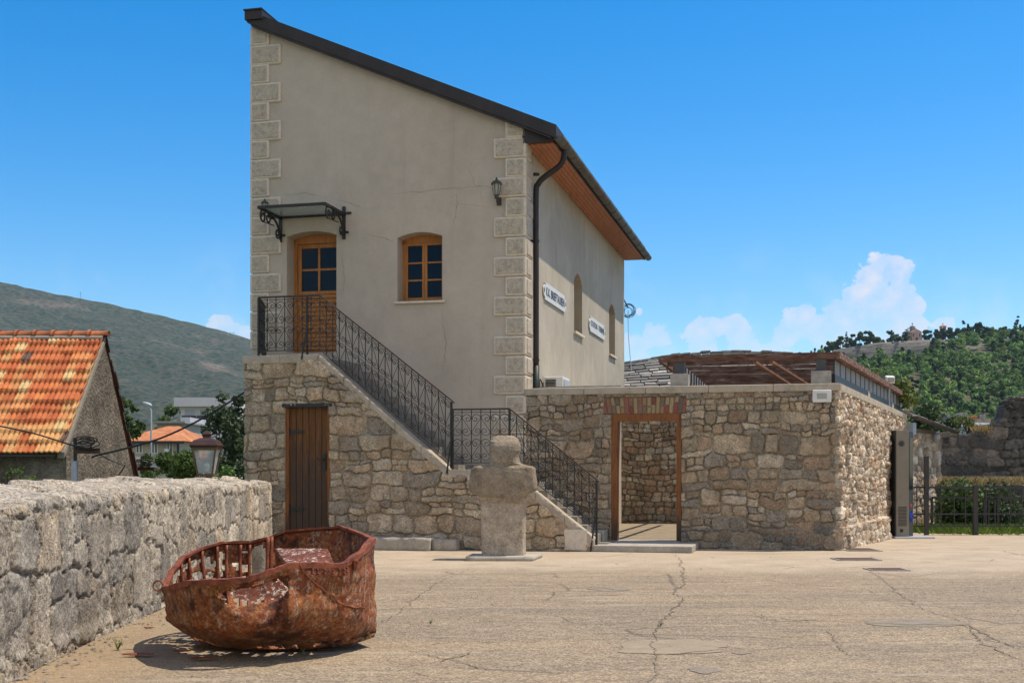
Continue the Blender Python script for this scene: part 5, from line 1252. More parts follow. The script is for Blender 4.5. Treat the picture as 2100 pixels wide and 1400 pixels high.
# ------------------------------------------------------------------ ruined wall behind the fence
def ruin():
    d = 43.; x0 = (1915-HX)/F*d; x1 = (2330-HX)/F*d; W = x1-x0; zb = -3.6
    root = thing('ruined_wall', ((x0+x1)/2, d, zb), 'crumbling dark stone ruin wall rising to the right behind the fence', 'wall'); X = lambda px: (px-HX)/F*d-x0
    vn = VN(61)
    def top(s):
        base = np.interp(s, [0, X(2035), X(2038), X(2052), X(2060), X(2075), X(2100), X(2200), W], [P(0,885,d)[2], P(0,886,d)[2], P(0,868,d)[2], P(0,850,d)[2], P(0,826,d)[2], P(0,816,d)[2], P(0,812,d)[2], P(0,800,d)[2], P(0,830,d)[2]])
        return base+(np.round(vn.fbm(s*3.5, s*0+3, 3)*6)/6-.5)*.28
    H = 8.5
    def post(S, Zg, h, col):
        right = sstep(X(2035), X(2060), S); return h*(1+1.6*right)+right*(VN(8).fbm(S*2, Zg*2, 3)-.5)*.2, col*(1+.45*right*sstep(4.2, 6.2, Zg*-1+9))[..., None]
    wall_sheet('low_wall', M_stone_dark, lambda S, Zg, h: np.stack([x0+S, d-h, zb+Zg], -1), W, H, .035, 606, lambda s, z: z+zb < top(s), root, post, skirt=.5, pal=PALD, rmin=.3, rmax=.5, asp=(1., 2.3), depth=.09, mortar=(.25,.22,.18))
    m_ = MB(); m_.box(x0, x1, d+.1, d+1.2, zb, P(0,892,d)[2]-.1); m_.box(x0+X(2075), x1, d+.12, d+1.5, P(0,892,d)[2]-.1, P(0,840,d)[2]); m_.build('wall_core', M_stone_wall, root)
    # ledge in front with dry grass
    d2 = 40.; xx0 = (1915-HX)/F*d2; xx1 = (2330-HX)/F*d2; zl_ = P(0, 993, d2)[2]
    r2 = thing('terrace_wall', ((xx0+xx1)/2, d2, -3.6), 'low dark retaining wall with a dry grass top behind the black fence', 'wall')
    wall_sheet('face', M_stone_dark, lambda S, Zg, h: np.stack([xx0+S, d2-h, -3.6+Zg], -1), xx1-xx0, zl_+3.6, .04, 707, None, r2, None, skirt=.3, pal=PALD, rmin=.2, rmax=.4, depth=.09, mortar=(.12,.11,.095))
    m_ = MB(); m_.box(xx0, xx1, d2+.1, d-.15, -3.6, zl_-.02); m_.build('fill', M_stone_wall, r2)
    rg = np.random.default_rng(9)
    def grass(n, xa, xb, ya, yb, za, zb_, hh, cols, name, label, w=.012):
        x = rg.uniform(xa, xb, n); y = rg.uniform(ya, yb, n); z = za; hgt = hh*rg.uniform(.4, 1.2, n); lean = rg.normal(0, .35, (n, 2))*hgt[:, None]; a = rg.random(n)*6.28; ex = np.stack([np.cos(a), np.sin(a), a*0], 1)*w
        b = np.stack([x, y, np.full(n, z)], 1); t = b+np.column_stack([lean, hgt]); m = b+np.column_stack([lean*.35, hgt*.6])
        v = np.stack([b-ex, b+ex, m+ex*.7, t], 1).reshape(-1, 3); f = np.arange(4*n).reshape(n, 4); cc = np.array(cols)[rg.integers(0, len(cols), n)]*rg.uniform(.7, 1.3, n)[:, None]
        tag(mesh_obj(name, v, f, M_leaf, None, None, False, np.repeat(cc, 4, 0)), label, 'grass', kind='stuff')
    grass(9000, xx0, xx1, d2-.05, d-.2, zl_-.03, 0, .28, [(.40,.31,.16), (.46,.37,.2), (.30,.24,.11)], 'dry_grass', 'dry straw coloured grass along the top of the retaining wall')
    grass(9000, (1905-HX)/F*36, (2100-HX)/F*36, 35.3, 37.5, -1.2, 0, 1.1, [(.12,.20,.03), (.17,.25,.045), (.09,.15,.025)], 'tall_grass', 'bright green tall grass growing behind the black fence', .02)
    grass(700, (2000-HX)/F*43, (2035-HX)/F*43, 42.9, 43.6, P(0,887,43)[2]-.05, 0, .3, [(.44,.33,.17), (.36,.27,.12)], 'dry_grass', 'tuft of dry orange grass on top of the ruined wall', .012)
ruin()
rgq = np.random.default_rng(12)
def shrub(name, px, py, d, w, h, label, seed, cols=GREEN, leaf=.07, per=900, n=9, cat='shrub', base_z=None):
    c = P(px, py, d); base = c.copy(); base[2] = c[2]-h/2 if base_z is None else base_z
    root = thing(name, base, label, cat); rg = np.random.default_rng(seed); cs = []; rs = []
    for i in range(n):
        a = rg.random()*6.28; rr = rg.random()**.5*.36*w; zz = rg.uniform(-.32, .32)*h
        cs.append(c+[math.cos(a)*rr, math.sin(a)*rr, zz]); rs.append(min(w, h)*rg.uniform(.2, .34))
    crown_mesh('foliage', cs, rs, per, leaf, cols, root, seed, .9)
    b = MB()
    for i in range(min(n, 6)): b.tube([base, (base+cs[i])/2+[0,0,.05*h], cs[i]], [.03, .02, .008], 4)
    b.build('stem', M_bark, root); return root
shrub('shrub', 1965, 1042, 38.5, 2.6, 2.2, 'dark leafy bush behind the fence left of its middle post', 31, GREEN, .07, 500, 10, base_z=-3)
shrub('shrub', 2045, 1050, 38.6, 1.8, 1.9, 'sparse dark bush behind the fence right of its middle post', 32, DKGREEN, .07, 420, 10, base_z=-3)
shrub('shrub', 1855, 803, 36.5, 1.1, .9, 'yellow green leafy sprig growing beside the pergola floodlight', 33, YGREEN, .07, 520, 11)
shrub('shrub', 1800, 768, 35, .5, .35, 'tiny green sprig peeping over the pergola side beam', 37, YGREEN, .06, 520, 5)
shrub('shrub', 1985, 870, 43.4, .9, .7, 'yellowing bush on top of the low ruined wall', 34, YGREEN, .06, 420, 8)
shrub('shrub', 1938, 882, 43.4, .5, .3, 'small fresh green plant on the ruined wall beside the shed gutter', 35, ((.07,.15,.02),(.1,.2,.03)), .05, 900, 6)
shrub('shrub', 1905, 862, 60, 3.2, 2., 'dark bush showing just above the shed roof slabs', 36, DKGREEN, .14, 200, 10, base_z=-4)
# drain covers
def drain(px, py, w, l, label, mat):
    d = gd(py); x = (px-HX)/F*d; z = float(gz(x, d))+.008; o = MB()
    root = thing('drain_cover', (x, d, z), label, 'drain cover')
    o.box(x-w/2, x+w/2, d-l/2, d+l/2, z-.02, z+.006); o.build('plate', mat, root)
    f = MB()
    for (a, b_, c_, e) in ((-w/2-.03, -w/2-.002, -l/2, l/2), (w/2+.002, w/2+.03, -l/2, l/2), (-w/2-.03, w/2+.03, -l/2-.03, -l/2-.002), (-w/2-.03, w/2+.03, l/2+.002, l/2+.03)): f.box(x+a, x+b_, d+c_, d+e, z-.02, z+.010)
    f.build('rim', M_conc, root)
drain(1762, 1127, .62, .85, 'rusty drain cover nearest to the corner of the stone annex', M_grate); drain(1755, 1147, .7, .55, 'brown drain cover in the middle of the row of three', M_grate); drain(1818, 1168, .55, .45, 'reddish grate with worn edges nearest the camera', M_grate)

# ================================================================== STATUE
def statue():
    d = 22.0; prof = [(893,1020,1050),(895,1012,1056),(899,1007,1062),(906,1004,1065),(914,1003.5,1067),(924,1004,1067),(931,1004,1065),(938,1004.5,1064),(946,1004.5,1066),(951,1003,1070),(953.5,992,1080),(956,976,1093),(961,968.5,1097.5),(980,965.5,1099),(1000,963.5,1101),(1006,966,1099),(1012,974,1085),(1017,984,1079),(1024,987,1078.5),(1035,988,1078),(1060,988,1077),(1100,989,1077),(1137,990,1077.5)] or [(893,1022,1050),(895,1014,1057),(900,1009,1063),(910,1006,1067),(925,1004,1069),(933,1005,1068),(940,1006,1063),(948,1006,1060),(954,1003,1065),(957,994,1080),(960,981,1091),(964,973,1096),(980,969,1097),(1000,966,1100),(1007,966,1101),(1013,970,1097),(1019,977,1087),(1026,984,1080),(1034,986,1078),(1060,987,1077),(1100,988,1077),(1137,990,1078)]
    fy = np.array([p[0] for p in prof], float); x0 = np.array([p[1] for p in prof], float); x1 = np.array([p[2] for p in prof], float)
    dep = np.interp(fy, [893, 897, 903, 912, 925, 947, 957, 980, 1007, 1030, 1137], [.05, .12, .17, .235, .25, .24, .21, .25, .24, .22, .25])
    ys = np.concatenate([np.linspace(893, 960, 50), np.linspace(961, 1137, 120)]); n = 110; vn = VN(41); vn2 = VN(42); V_ = []; cxa = (1037-HX)/F*d
    SC = []; plz = .075; root = thing('stone_statue', (cxa, d, 0), 'rough headed grey stone bust on a slab plinth in front of the stairs', 'statue')
    zbase = P(0, 1137, d)[2]
    for y_ in ys:
        a = np.interp(y_, fy, x0); b_ = np.interp(y_, fy, x1); hw = (b_-a)/2/F*d; c = ((a+b_)/2-HX)/F*d; dp = np.interp(y_, fy, dep); z = CAMZ-(y_-HY)/F*d
        pw = 2.1 if y_ < 903 else (3.2 if y_ < 950 else 9.)
        for k in range(n):
            t = 2*math.pi*k/n; ct, st_ = math.cos(t), math.sin(t); x = c+hw*math.copysign(abs(ct)**(2/pw), ct); yy = d+dp*math.copysign(abs(st_)**(2/pw), st_)
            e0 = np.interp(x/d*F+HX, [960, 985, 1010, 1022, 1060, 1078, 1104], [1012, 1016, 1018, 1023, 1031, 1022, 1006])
            # folded arms: a shallow raised band on the front, upper chest slightly proud of the block
            f = 0.
            if st_ < -.02 and 950 < y_ < 1042:
                pxx = x/d*F+HX; e = np.interp(pxx, [960, 985, 1010, 1022, 1060, 1078, 1104], [1012, 1016, 1018, 1023, 1031, 1022, 1006]); f = .06*float(sstep(float(e)+2., float(e)-1.5, np.array(y_)))*float(sstep(952, 960, np.array(y_)))*min(1, -st_*3)
            nz_ = float(vn.fbm(np.array(x*6+5+yy*3), np.array(z*6+9-yy*2), 4))-.5; nf = float(vn2.fbm(np.array(x*22+yy*9), np.array(z*22), 3))-.5
            am = .013
            if y_ > 1040 and st_ < -.2:
                cxp = np.interp(y_, [1085, 1100, 1118, 1137], [1071, 1066, 1059, 1055]); f -= .02*math.exp(-((x/d*F+HX-cxp)/1.1)**2)*float(sstep(1083, 1090, np.array(y_)))
            ins = 1. if y_ > 1034 else float(sstep(float(e0)-2, float(e0)+3, np.array(y_))); pat = .5*float(vn.fbm(np.array(x*3+1), np.array(z*2.2), 4))+.75
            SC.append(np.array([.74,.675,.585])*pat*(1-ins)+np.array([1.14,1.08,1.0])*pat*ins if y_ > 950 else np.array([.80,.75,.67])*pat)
            V_.append((x+ct*(nz_*am+nf*.010), yy-f+st_*(nz_*am*1.3+nf*.016), z+.0))
    m = len(ys); F_ = [(i*n+k, (i+1)*n+k, (i+1)*n+(k+1) % n, i*n+(k+1) % n) for i in range(m-1) for k in range(n)]
    F_ += [tuple(range(n)), tuple(range((m-1)*n+n-1, (m-1)*n-1, -1))]
    v = np.array(V_); v[:, 2] = v[:, 2]-v[:, 2].min()+plz
    ca, sa = math.cos(-.12), math.sin(-.12); dx, dy = v[:,0]-cxa, v[:,1]-d; v[:,0] = cxa+dx*ca-dy*sa; v[:,1] = d+dx*sa+dy*ca
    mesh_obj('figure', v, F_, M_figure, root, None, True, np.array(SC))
    rough_block('plinth', [P(955, 1152, d-.55)[:2]*[1,1], P(1092, 1152, d-.60)[:2], P(1112, 1140, d+.42)[:2], P(972, 1140, d+.42)[:2]], -.01, plz+.005, M_conc, parent=root, seed=6, amp=.006, sub=.1)
statue()

# ================================================================== BOAT
def boat():
    rim = [(335,1203,10.62),(349,1201,10.15),(385,1191,9.75),(437,1189,9.52),(501,1185,9.5),(545,1172,9.56),(589,1156,9.66),(640,1154,9.82),(704,1156,10.05),(742,1131,10.32),(768,1104,10.72),
           (738,1092,11.3),(699,1079,11.75),(640,1083,11.95),(584,1088,12.0),(555,1100,11.95),(515,1110,11.88),(453,1111,11.72),(411,1123,11.48),(373,1142,11.15),(348,1172,10.9)]
    rp = np.array([P(*r) for r in rim]); root = thing('rusty_boat', (-2.0, 10.75, 0), 'rusted broken metal rowing boat lying on the yard by the parapet', 'boat')
    # smooth closed rim, sharp at both ends
    nper = 10; R_ = []; nr = len(rp); sharp = set(range(nr))
    for i in range(nr):
        p1, p2 = rp[i], rp[(i+1) % nr]; p0 = rp[i-1] if i not in sharp else p1; p3 = rp[(i+2) % nr] if (i+1) % nr not in sharp else p2
        for k in range(nper):
            t = k/nper; R_.append(.5*((2*p1)+(-p0+p2)*t+(2*p0-5*p1+4*p2-p3)*t*t+(-p0+3*p1-3*p2+p3)*t**3))
    R_ = np.array(R_); n = len(R_)
    # keel/bottom loop below
    cen = np.array([-2.02, 10.78, .0]); B_ = np.zeros_like(R_)
    ang = np.arctan2(R_[:,1]-cen[1], R_[:,0]-cen[0])
    B_[:,0] = cen[0]-.03+np.sign(np.cos(ang))*np.abs(np.cos(ang))**.8*.74; B_[:,1] = cen[1]+np.sin(ang)*.42; B_[:,2] = .03+.05*(np.cos(ang)**2)
    rightend = np.clip((R_[:,0]+2.2)/1.0, 0, 1)
    B_[:,0] += rightend*.10
    for i_ in range(nr):
        b0_, b1_ = B_[i_*nper].copy(), B_[((i_+1) % nr)*nper].copy()
        for k_ in range(nper): B_[i_*nper+k_] = b0_+(b1_-b0_)*k_/nper
    m = 46; vn = VN(51); vn2 = VN(52); T = np.linspace(0, 1, m); V_ = np.zeros((m, n, 3)); Ux = np.arange(n)/n*40
    for j, t in enumerate(T):
        hpow = .13*t/.6 if t < .6 else .13+.87*((t-.6)/.4)**1.3
        hz_ = 1-(1-t)**1.0
        q = R_*(1-hpow)+B_*hpow; q[:,2] = R_[:,2]*(1-hz_)+B_[:,2]*hz_
        out = (R_-cen)*[1,1,0]; out /= np.linalg.norm(out, axis=1)[:,None]+1e-9
        px = q[:,0]/q[:,1]*F+HX; near = q[:,1] < 10.9
        stp = near*sstep(584, 590, px)*sstep(700, 600, px)*math.exp(-((t-.42)/.3)**2)*.05-near*sstep(590, 585, px)*sstep(440, 580, px)*math.exp(-((t-.5)/.22)**2)*.06
        d = stp+(vn.fbm(Ux*.5, np.full(n, t*6), 4)-.5)*.045+(vn2.fbm(Ux*2.2, np.full(n, t*16), 4)-.5)*.03
        # crushed side below the near rim and a big dent
        dent = near*np.exp(-((px-520)/70.)**2)*np.exp(-((t-.28)/.15)**2)*.22; dent2 = near*np.exp(-((px-430)/40)**2)*np.exp(-((t-.55)/.2)**2)*.07
        lip = near*np.exp(-((px-590)/14.)**2)*np.exp(-((t-.42)/.25)**2)*.09
        damp = min(1, t*9)
        V_[j] = q+out*((d*damp-dent-dent2+lip)[:,None])
        V_[j][:,2] = np.maximum(V_[j][:,2], .012+.02*vn.fbm(Ux, np.full(n, 3.)+t, 2))
    # ragged holes
    ids = np.arange(m*n).reshape(m, n); vs = V_.reshape(-1, 3); faces = []
    for j in range(m-1):
        for i in range(n):
            i2 = (i+1) % n; c = (V_[j,i]+V_[j+1,i2])/2; t = (j+.5)/m; px = c[0]/c[1]*F+HX; near = c[1] < 10.85; r = float(vn.fbm(np.array(i*.22), np.array(j*.3), 4)); r2 = float(vn2.fbm(np.array(i*.5), np.array(j*.5), 3))
            hole = False
            if near and t > .10:
                topy = np.interp(px, [444, 470, 520, 560, 590], [.17, .12, .10, .09, .085]); boty = np.interp(px, [440, 462, 500, 560, 592], [.18, .31, .37, .37, .35])
                if 444 < px < 592 and topy < t+(r-.5)*.10 < boty: hole = True
                if t > .80 and px < 440 and r2 > .56: hole = True
                if t > .90 and r2 > .60: hole = True
            else:
                fx = px
                if 355 < fx < 545 and .10 < t < .9 and r+.10*math.sin(i*.9) > .53-(.06 if fx < 420 else 0): hole = True
                if 512 < fx < 548 and .06 < t < .45: hole = ((fx-530)/18)**2+((t-.25)/.2)**2 < 1 or hole
            if not hole: faces.append((ids[j,i], ids[j+1,i], ids[j+1,i2], ids[j,i2]))
    hull = mesh_obj('hull', vs, np.array(faces)[:, ::-1], M_rust, root, None, True)
    so_ = hull.modifiers.new('plate', 'SOLIDIFY'); so_.thickness = .010; so_.offset = -1
    # floor
    fl = MB(); fl.add(list(V_[m-1])+[cen+[0,0,.05]], [(i, (i+1) % n, n) for i in range(n)]); fl.build('floor', M_rust, root)
    # gunwale: flat flange
    g = MB(); out = (R_-cen)*[1,1,0]; out /= np.linalg.norm(out, axis=1)[:,None]
    vn3 = VN(55); wob = (vn3.fbm(np.arange(n)*.35, np.zeros(n), 4)-.5)*.018
    a = R_+out*.014+Z3*(.006+wob[:,None]); b_ = R_-out*(.042+wob[:,None])+Z3*(.010+wob[:,None]); c_ = R_-out*.042-Z3*.012; d_ = R_+out*.015-Z3*(.04+wob[:,None]*1.5); L = [a, b_, c_, d_]
    g.add(np.concatenate(L), [(k*n+i, ((k+1) % 4)*n+i, ((k+1) % 4)*n+(i+1) % n, k*n+(i+1) % n) for k in range(4) for i in range(n)]); g.build('gunwale', M_rustrim, root)
    # ribs on the far side
    for px in (366, 385, 412, 440, 465, 490, 512):
        best = min((i for i in range(n) if R_[i,1] > 10.85), key=lambda i: abs(R_[i,0]/R_[i,1]*F+HX-px)); r = MB()
        r.tube([V_[j, best]-out[best]*.025-Z3*.01 for j in range(1, m, 3)], .017, 5); r.build('rib', M_rustrim, root, True)
    best = [min((i for i in range(n) if R_[i,1] > 10.85), key=lambda i: abs(R_[i,0]/R_[i,1]*F+HX-px)) for px in (548, 556)]
    for bi in best: r = MB(); r.tube([V_[j, bi]-out[bi]*(.03+.02*math.sin(j/m*3)) for j in range(0, m, 3)], .02, 5); r.build('rib', M_rustrim, root, True)
    # tank / seat panel at the right end
    p = [P(565,1113,11.55), P(672,1113,11.3), P(690,1142,10.75), P(598,1146,10.6)]
    s = MB(); s.prism([p[0]-Z3*.05, p[1]-Z3*.05, p[2]-Z3*.1, p[3]-Z3*.1], -Z3*.03); s.prism([p[3]-Z3*.1, p[2]-Z3*.1, p[2]-Z3*.45, p[3]-Z3*.45], np.array([0,.03,0])); so2 = s.build('seat', M_paintin, root)
    # torn inner plate seen through the hole
    s = MB(); w = [P(470,1215,10.0), P(560,1180,10.1), P(592,1210,10.05), P(575,1228,10.0), P(500,1232,9.95)]; s.prism(w, np.array([.01,.02,.0])); s.build('torn_plate', M_paintin, root)
    # riveted patch
    q0 = min(range(n), key=lambda i: (R_[i,1]-10.05)**2+(R_[i,0]/R_[i,1]*F+HX-690)**2*1e-4); idx = [q0+k for k in range(-8, 6)]
    s = MB(); top = [V_[2, i]+out[i]*.012 for i in idx]; bot = [V_[6, i]+out[i]*.012 for i in idx]; k = len(idx)
    s.add(top+bot, [(i, k+i, k+i+1, i+1) for i in range(k-1)]); pp = s.build('patch_plate', M_rustrim, root); pp.modifiers.new('t', 'SOLIDIFY').thickness = .012
    for i in idx[::2]:
        for j in (3, 5): rv = MB(); c = V_[j, i]+out[i]*.02; rv.lathe(c-Z3*.008, [(.003,0),(.009,.004),(.009,.012),(.003,.016)], 6); rv.build('rivet', M_rustrim, pp)
    # cleat near the right end, ring at the left end, wire along the side
    ci = min(range(n), key=lambda i: (R_[i,0]/R_[i,1]*F+HX-726)**2+((R_[i,1]-10.2)*200)**2); c = V_[3, ci]+out[ci]*.03; s = MB(); s.tube([c-Z3*.05, c+Z3*.03], .022, 8); s.tube([c+Z3*.02, c+out[ci]*.04+Z3*.02], .012, 6); s.build('cleat', M_rustrim, root)
    c = P(324, 1200, 10.62); s = MB(); s.tube([c+np.array([.042*math.cos(a), 0.012*math.sin(a), .042*math.sin(a)]) for a in np.linspace(0, 6.2832, 20)], .0075, 6); s.build('ring', M_rustrim, root, True)
    wire = []
    for k in range(25):
        t = k/24; px = 612+(745-612)*t; tt = .02+.62*t**.8
        i = min((i for i in range(n) if R_[i,1] < 10.8), key=lambda i: abs(V_[int(tt*(m-1)), i, 0]/V_[int(tt*(m-1)), i, 1]*F+HX-px)); wire.append(V_[int(tt*(m-1)), i]+out[i]*.018)
    s = MB(); s.tube(smooth_path(wire[::2], 3), .006, 5); s.build('wire', M_rustrim, root, True)
    # stem bar
    # fallen rust flakes on the ground
    rg = np.random.default_rng(3); 
    for (px, py, l) in ((288,1345,.17), (415,1353,.12), (305,1290,.06), (372,1338,.1), (470,1310,.14), (358,1316,.08)):
        c = P(px, py, gd(py)); s = MB(); pts = [c+np.array([l*rg.uniform(.5, 1)*math.cos(a), .35*l*rg.uniform(.5, 1)*math.sin(a), .012+rg.uniform(0, .012)]) for a in np.linspace(0, 5.6, 9)]; s.prism(pts, Z3*.006)
        o = s.build('rust_flake', M_rustrim); tag(o, 'flake of rusted plate fallen beside the boat', 'rust flake', 'rust flakes around the boat')
boat()
for i, (px, py, t) in enumerate(((288,1345,'long curled rust flake in the middle of the boat shadow'), (415,1353,'thin rust flake at the near edge of the boat shadow'), (305,1290,'small rust flake nearest the parapet under the bow'), (372,1338,'rust flake between the long curled one and the hull'), (470,1310,'rust flake under the torn near side of the hull'), (358,1316,'rust flake just below the torn bow'))):
    nm = 'rust_flake' if i == 0 else 'rust_flake.%03d' % i; bpy.data.objects[nm]['label'] = t
def weed(px, py, h, label, seed, n=7):
    c = P(px, py, gd(py)); root = thing('weed', c, label, 'weed'); rg = np.random.default_rng(seed); st_ = MB(); lv = []; 
    for k in range(n):
        a = rg.random()*6.28; l = h*rg.uniform(.5, 1.1); tip = c+[math.cos(a)*l*.5, math.sin(a)*l*.4, l]; st_.tube([c, (c+tip)/2+[0,0,.1*l], tip], [.004, .003, .001], 4)
        for q in np.linspace(.15, 1, 9): lv.append(c*(1-q)+tip*q+rg.normal(0, .012, 3)+[0,0,.2*l*q*(1-q)])
    st_.build('stem', M_weed, root); v, f = leaf_quads(np.array(lv), .028*h/.3, rg); mesh_obj('leaves', v, f, M_leaf, root, None, False, leafcols(len(lv), ((.10,.17,.035),(.15,.22,.05)), rg))
M_weed = wmat('weed_stem', [(.08,.12,.03), (.12,.16,.05)], 5, .8, 0)
weed(672, 1325, .42, 'tall feathery green weed at the foot of the boat near its right end', 1, 6); weed(591, 1330, .07, 'small green weed beside the boat at the middle of its near side', 2); weed(622, 1338, .06, 'tiny green weed to the right of the middle of the boat shadow', 3); weed(242, 1332, .1, 'small lone green weed left of the boat shadow', 4)
weed(1355, 1283, .035, 'tiny weed in the long crack in the middle of the yard', 5); weed(883, 1279, .04, 'tiny weed in the pavement right of the boat', 6); weed(2075, 1085, .16, 'small leafy weed at the foot of the fence far right', 7)
def gravel():
    rg = np.random.default_rng(14); vs = []; fs = []; base = np.array([(1,0,0),(0,1,0),(-1,0,0),(0,-1,0),(0,0,.8),(0,0,-.4)]); bf = [(0,1,4),(1,2,4),(2,3,4),(3,0,4),(1,0,5),(2,1,5),(3,2,5),(0,3,5)]
    for i in range(900):
        if i < 450: y = rg.uniform(8, 22); x = PX0+PK*y+.06+abs(rg.normal(0, .16))
        elif i < 650: s = rg.uniform(0, 6.2); p = SP.pt(s, 0, .12+abs(rg.normal(0, .15))); x, y = p[0], p[1]
        else: x = rg.uniform(-4, 10); y = rg.uniform(8.5, 24)
        if y > 22.8 and x > 0: continue
        r = rg.uniform(.006, .02)*(1 if i < 650 else .7); a = rg.random()*6.28; q = base*rg.uniform(.6, 1.4, (6, 1))*r*[1.3, 1, .7]; q = np.column_stack([q[:,0]*math.cos(a)-q[:,1]*math.sin(a), q[:,0]*math.sin(a)+q[:,1]*math.cos(a), q[:,2]])
        fs += [tuple(len(vs)+k for k in f_) for f_ in bf]; vs += [tuple(t_) for t_ in q+[x, y, float(gz(x, y))+.008]]
    tag(mesh_obj('gravel', vs, fs, M_step, None, (0,0,0)), 'loose grit and small stones scattered over the yard and along the wall feet', 'gravel', kind='stuff')
gravel()
# round boulder behind the boat
b = bmesh.new(); bmesh.ops.create_icosphere(b, subdivisions=4, radius=1)
vn = VN(71); v = np.array([a.co for a in b.verts]); v = v*(1+.25*(vn.fbm(v[:,0]*2+9+v[:,2], v[:,1]*2+9, 3)-.5))[:,None]*[.14,.13,.125]; f = [tuple(a.index for a in q.verts) for q in b.faces]; b.free()
c = P(534, 1102, 15.2); c[2] = max(c[2], .1)
def boulder_col():
    o = rough_block('boundary_stone', [(c[0]+.11*math.cos(a), c[1]+.11*math.sin(a)) for a in np.linspace(0, 5.7, 11)], 0, c[2]-.02, M_statue, None, None, None, 9, .015, .06); o.name = 'stone_post'
    tag(o, 'short pale stone post with a rounded top behind the boat', 'post'); k = mesh_obj('rounded_top', v+c, f, M_statue, o, None, True)
boulder_col()

# ================================================================== PARAPET on the left
def parapet():
    y0, y1 = 3.0, 23.3; dirv = np.array([PK, 1, 0]); dirv /= np.linalg.norm(dirv); nor = np.array([dirv[1], -dirv[0], 0]); A = np.array([PX0+PK*y0, y0, 0]); L = (y1-y0)/dirv[1]; TW = .85
    root = thing('parapet', A+dirv*L*.5, 'thick weathered rubble parapet wall running along the left side of the yard', 'wall'); vn = VN(91)
    def topz(s): return 1.345+.055*(vn.t[np.floor(s/.62+.25*np.sin(s*3)).astype(int) & 255, 7]-.5)+.06*(vn.fbm(s*.8, s*0, 4)-.5)-.10*sstep(7.2, 5.4, s)
    S, Zg, h, col, m = masonry(L, 1.36, .022, 808, rmin=.26, rmax=.62, asp=(.55, 1.5), split=.25, pal=PALG, mortar=(.34,.275,.195), depth=.10, mort=.16, p=4, warp=.11)
    big = VN(92).fbm(S*.9, Zg*1.2, 3)
    plinth = sstep(.20, .10, Zg)*.03
    h = np.minimum(h, .062)*.8+(big-.5)*.045+plinth+(VN(93).fbm(S*26, Zg*16, 4, .75)-.5)*.026
    zs = Zg/1.36*topz(S)
    edge = sstep(1.30, 1.36, Zg); h = h-edge*.025
    pts = A+S[...,None]*dirv+zs[...,None]*Z3+h[...,None]*nor
    nz, ns = S.shape
    # top: rows going outwards from the last row
    K = 34; rows = [pts]; cols = [col]
    for k in range(1, K+1):
        w = k/K*TW; sx = S[-1]; nzv = (vn.t[np.floor(sx/.5+.3*np.sin(w*7)).astype(int) & 255, int(w/.3)]-.5)*.05+(vn.fbm(sx*2.2, np.full(ns, w*2.2), 4)-.5)*.03+(vn.fbm(sx*14, np.full(ns, w*14+3), 3)-.5)*.03; hh = h[-1]*(1-k/K)
        p = A+sx[:,None]*dirv+(topz(sx)+.10*sstep(0, TW, np.full(ns, w))*(1)+nzv*min(1, k/3))[:,None]*Z3+(hh-w)[:,None]*nor
        rows.append(p[None]); tint = (np.array((.50,.44,.355))*(.7+.6*vn.fbm(sx*3, np.full(ns, w*3), 4))[:,None]); t_ = min(1, k/4); cols.append((col[-1]*(1-t_)+tint*t_)[None])
    p = rows[-1][0].copy(); p[:,2] = -4; rows.append(p[None]); cols.append(cols[-1])
    pts = np.concatenate(rows); col = np.concatenate(cols); nz = pts.shape[0]; ids = np.arange(nz*ns).reshape(nz, ns)
    f = np.stack([ids[:-1,:-1], ids[:-1,1:], ids[1:,1:], ids[1:,:-1]], -1).reshape(-1, 4)
    mesh_obj('wall', pts.reshape(-1, 3), f, M_parapet, root, None, True, col.reshape(-1, 3))
    e = A+dirv*L; b = MB(); b.prism([e-nor*.02-dirv*.02, e-nor*TW-dirv*.02, e-nor*TW+Z3*1.42-dirv*.02, e-nor*.03+Z3*1.335-dirv*.02], dirv*.35); bevel(b.build('end_block', M_conc, root), .03)
    # footing stones along the base
    return dirv, nor, A, TW
DV, NV, PA_, TW_ = parapet()

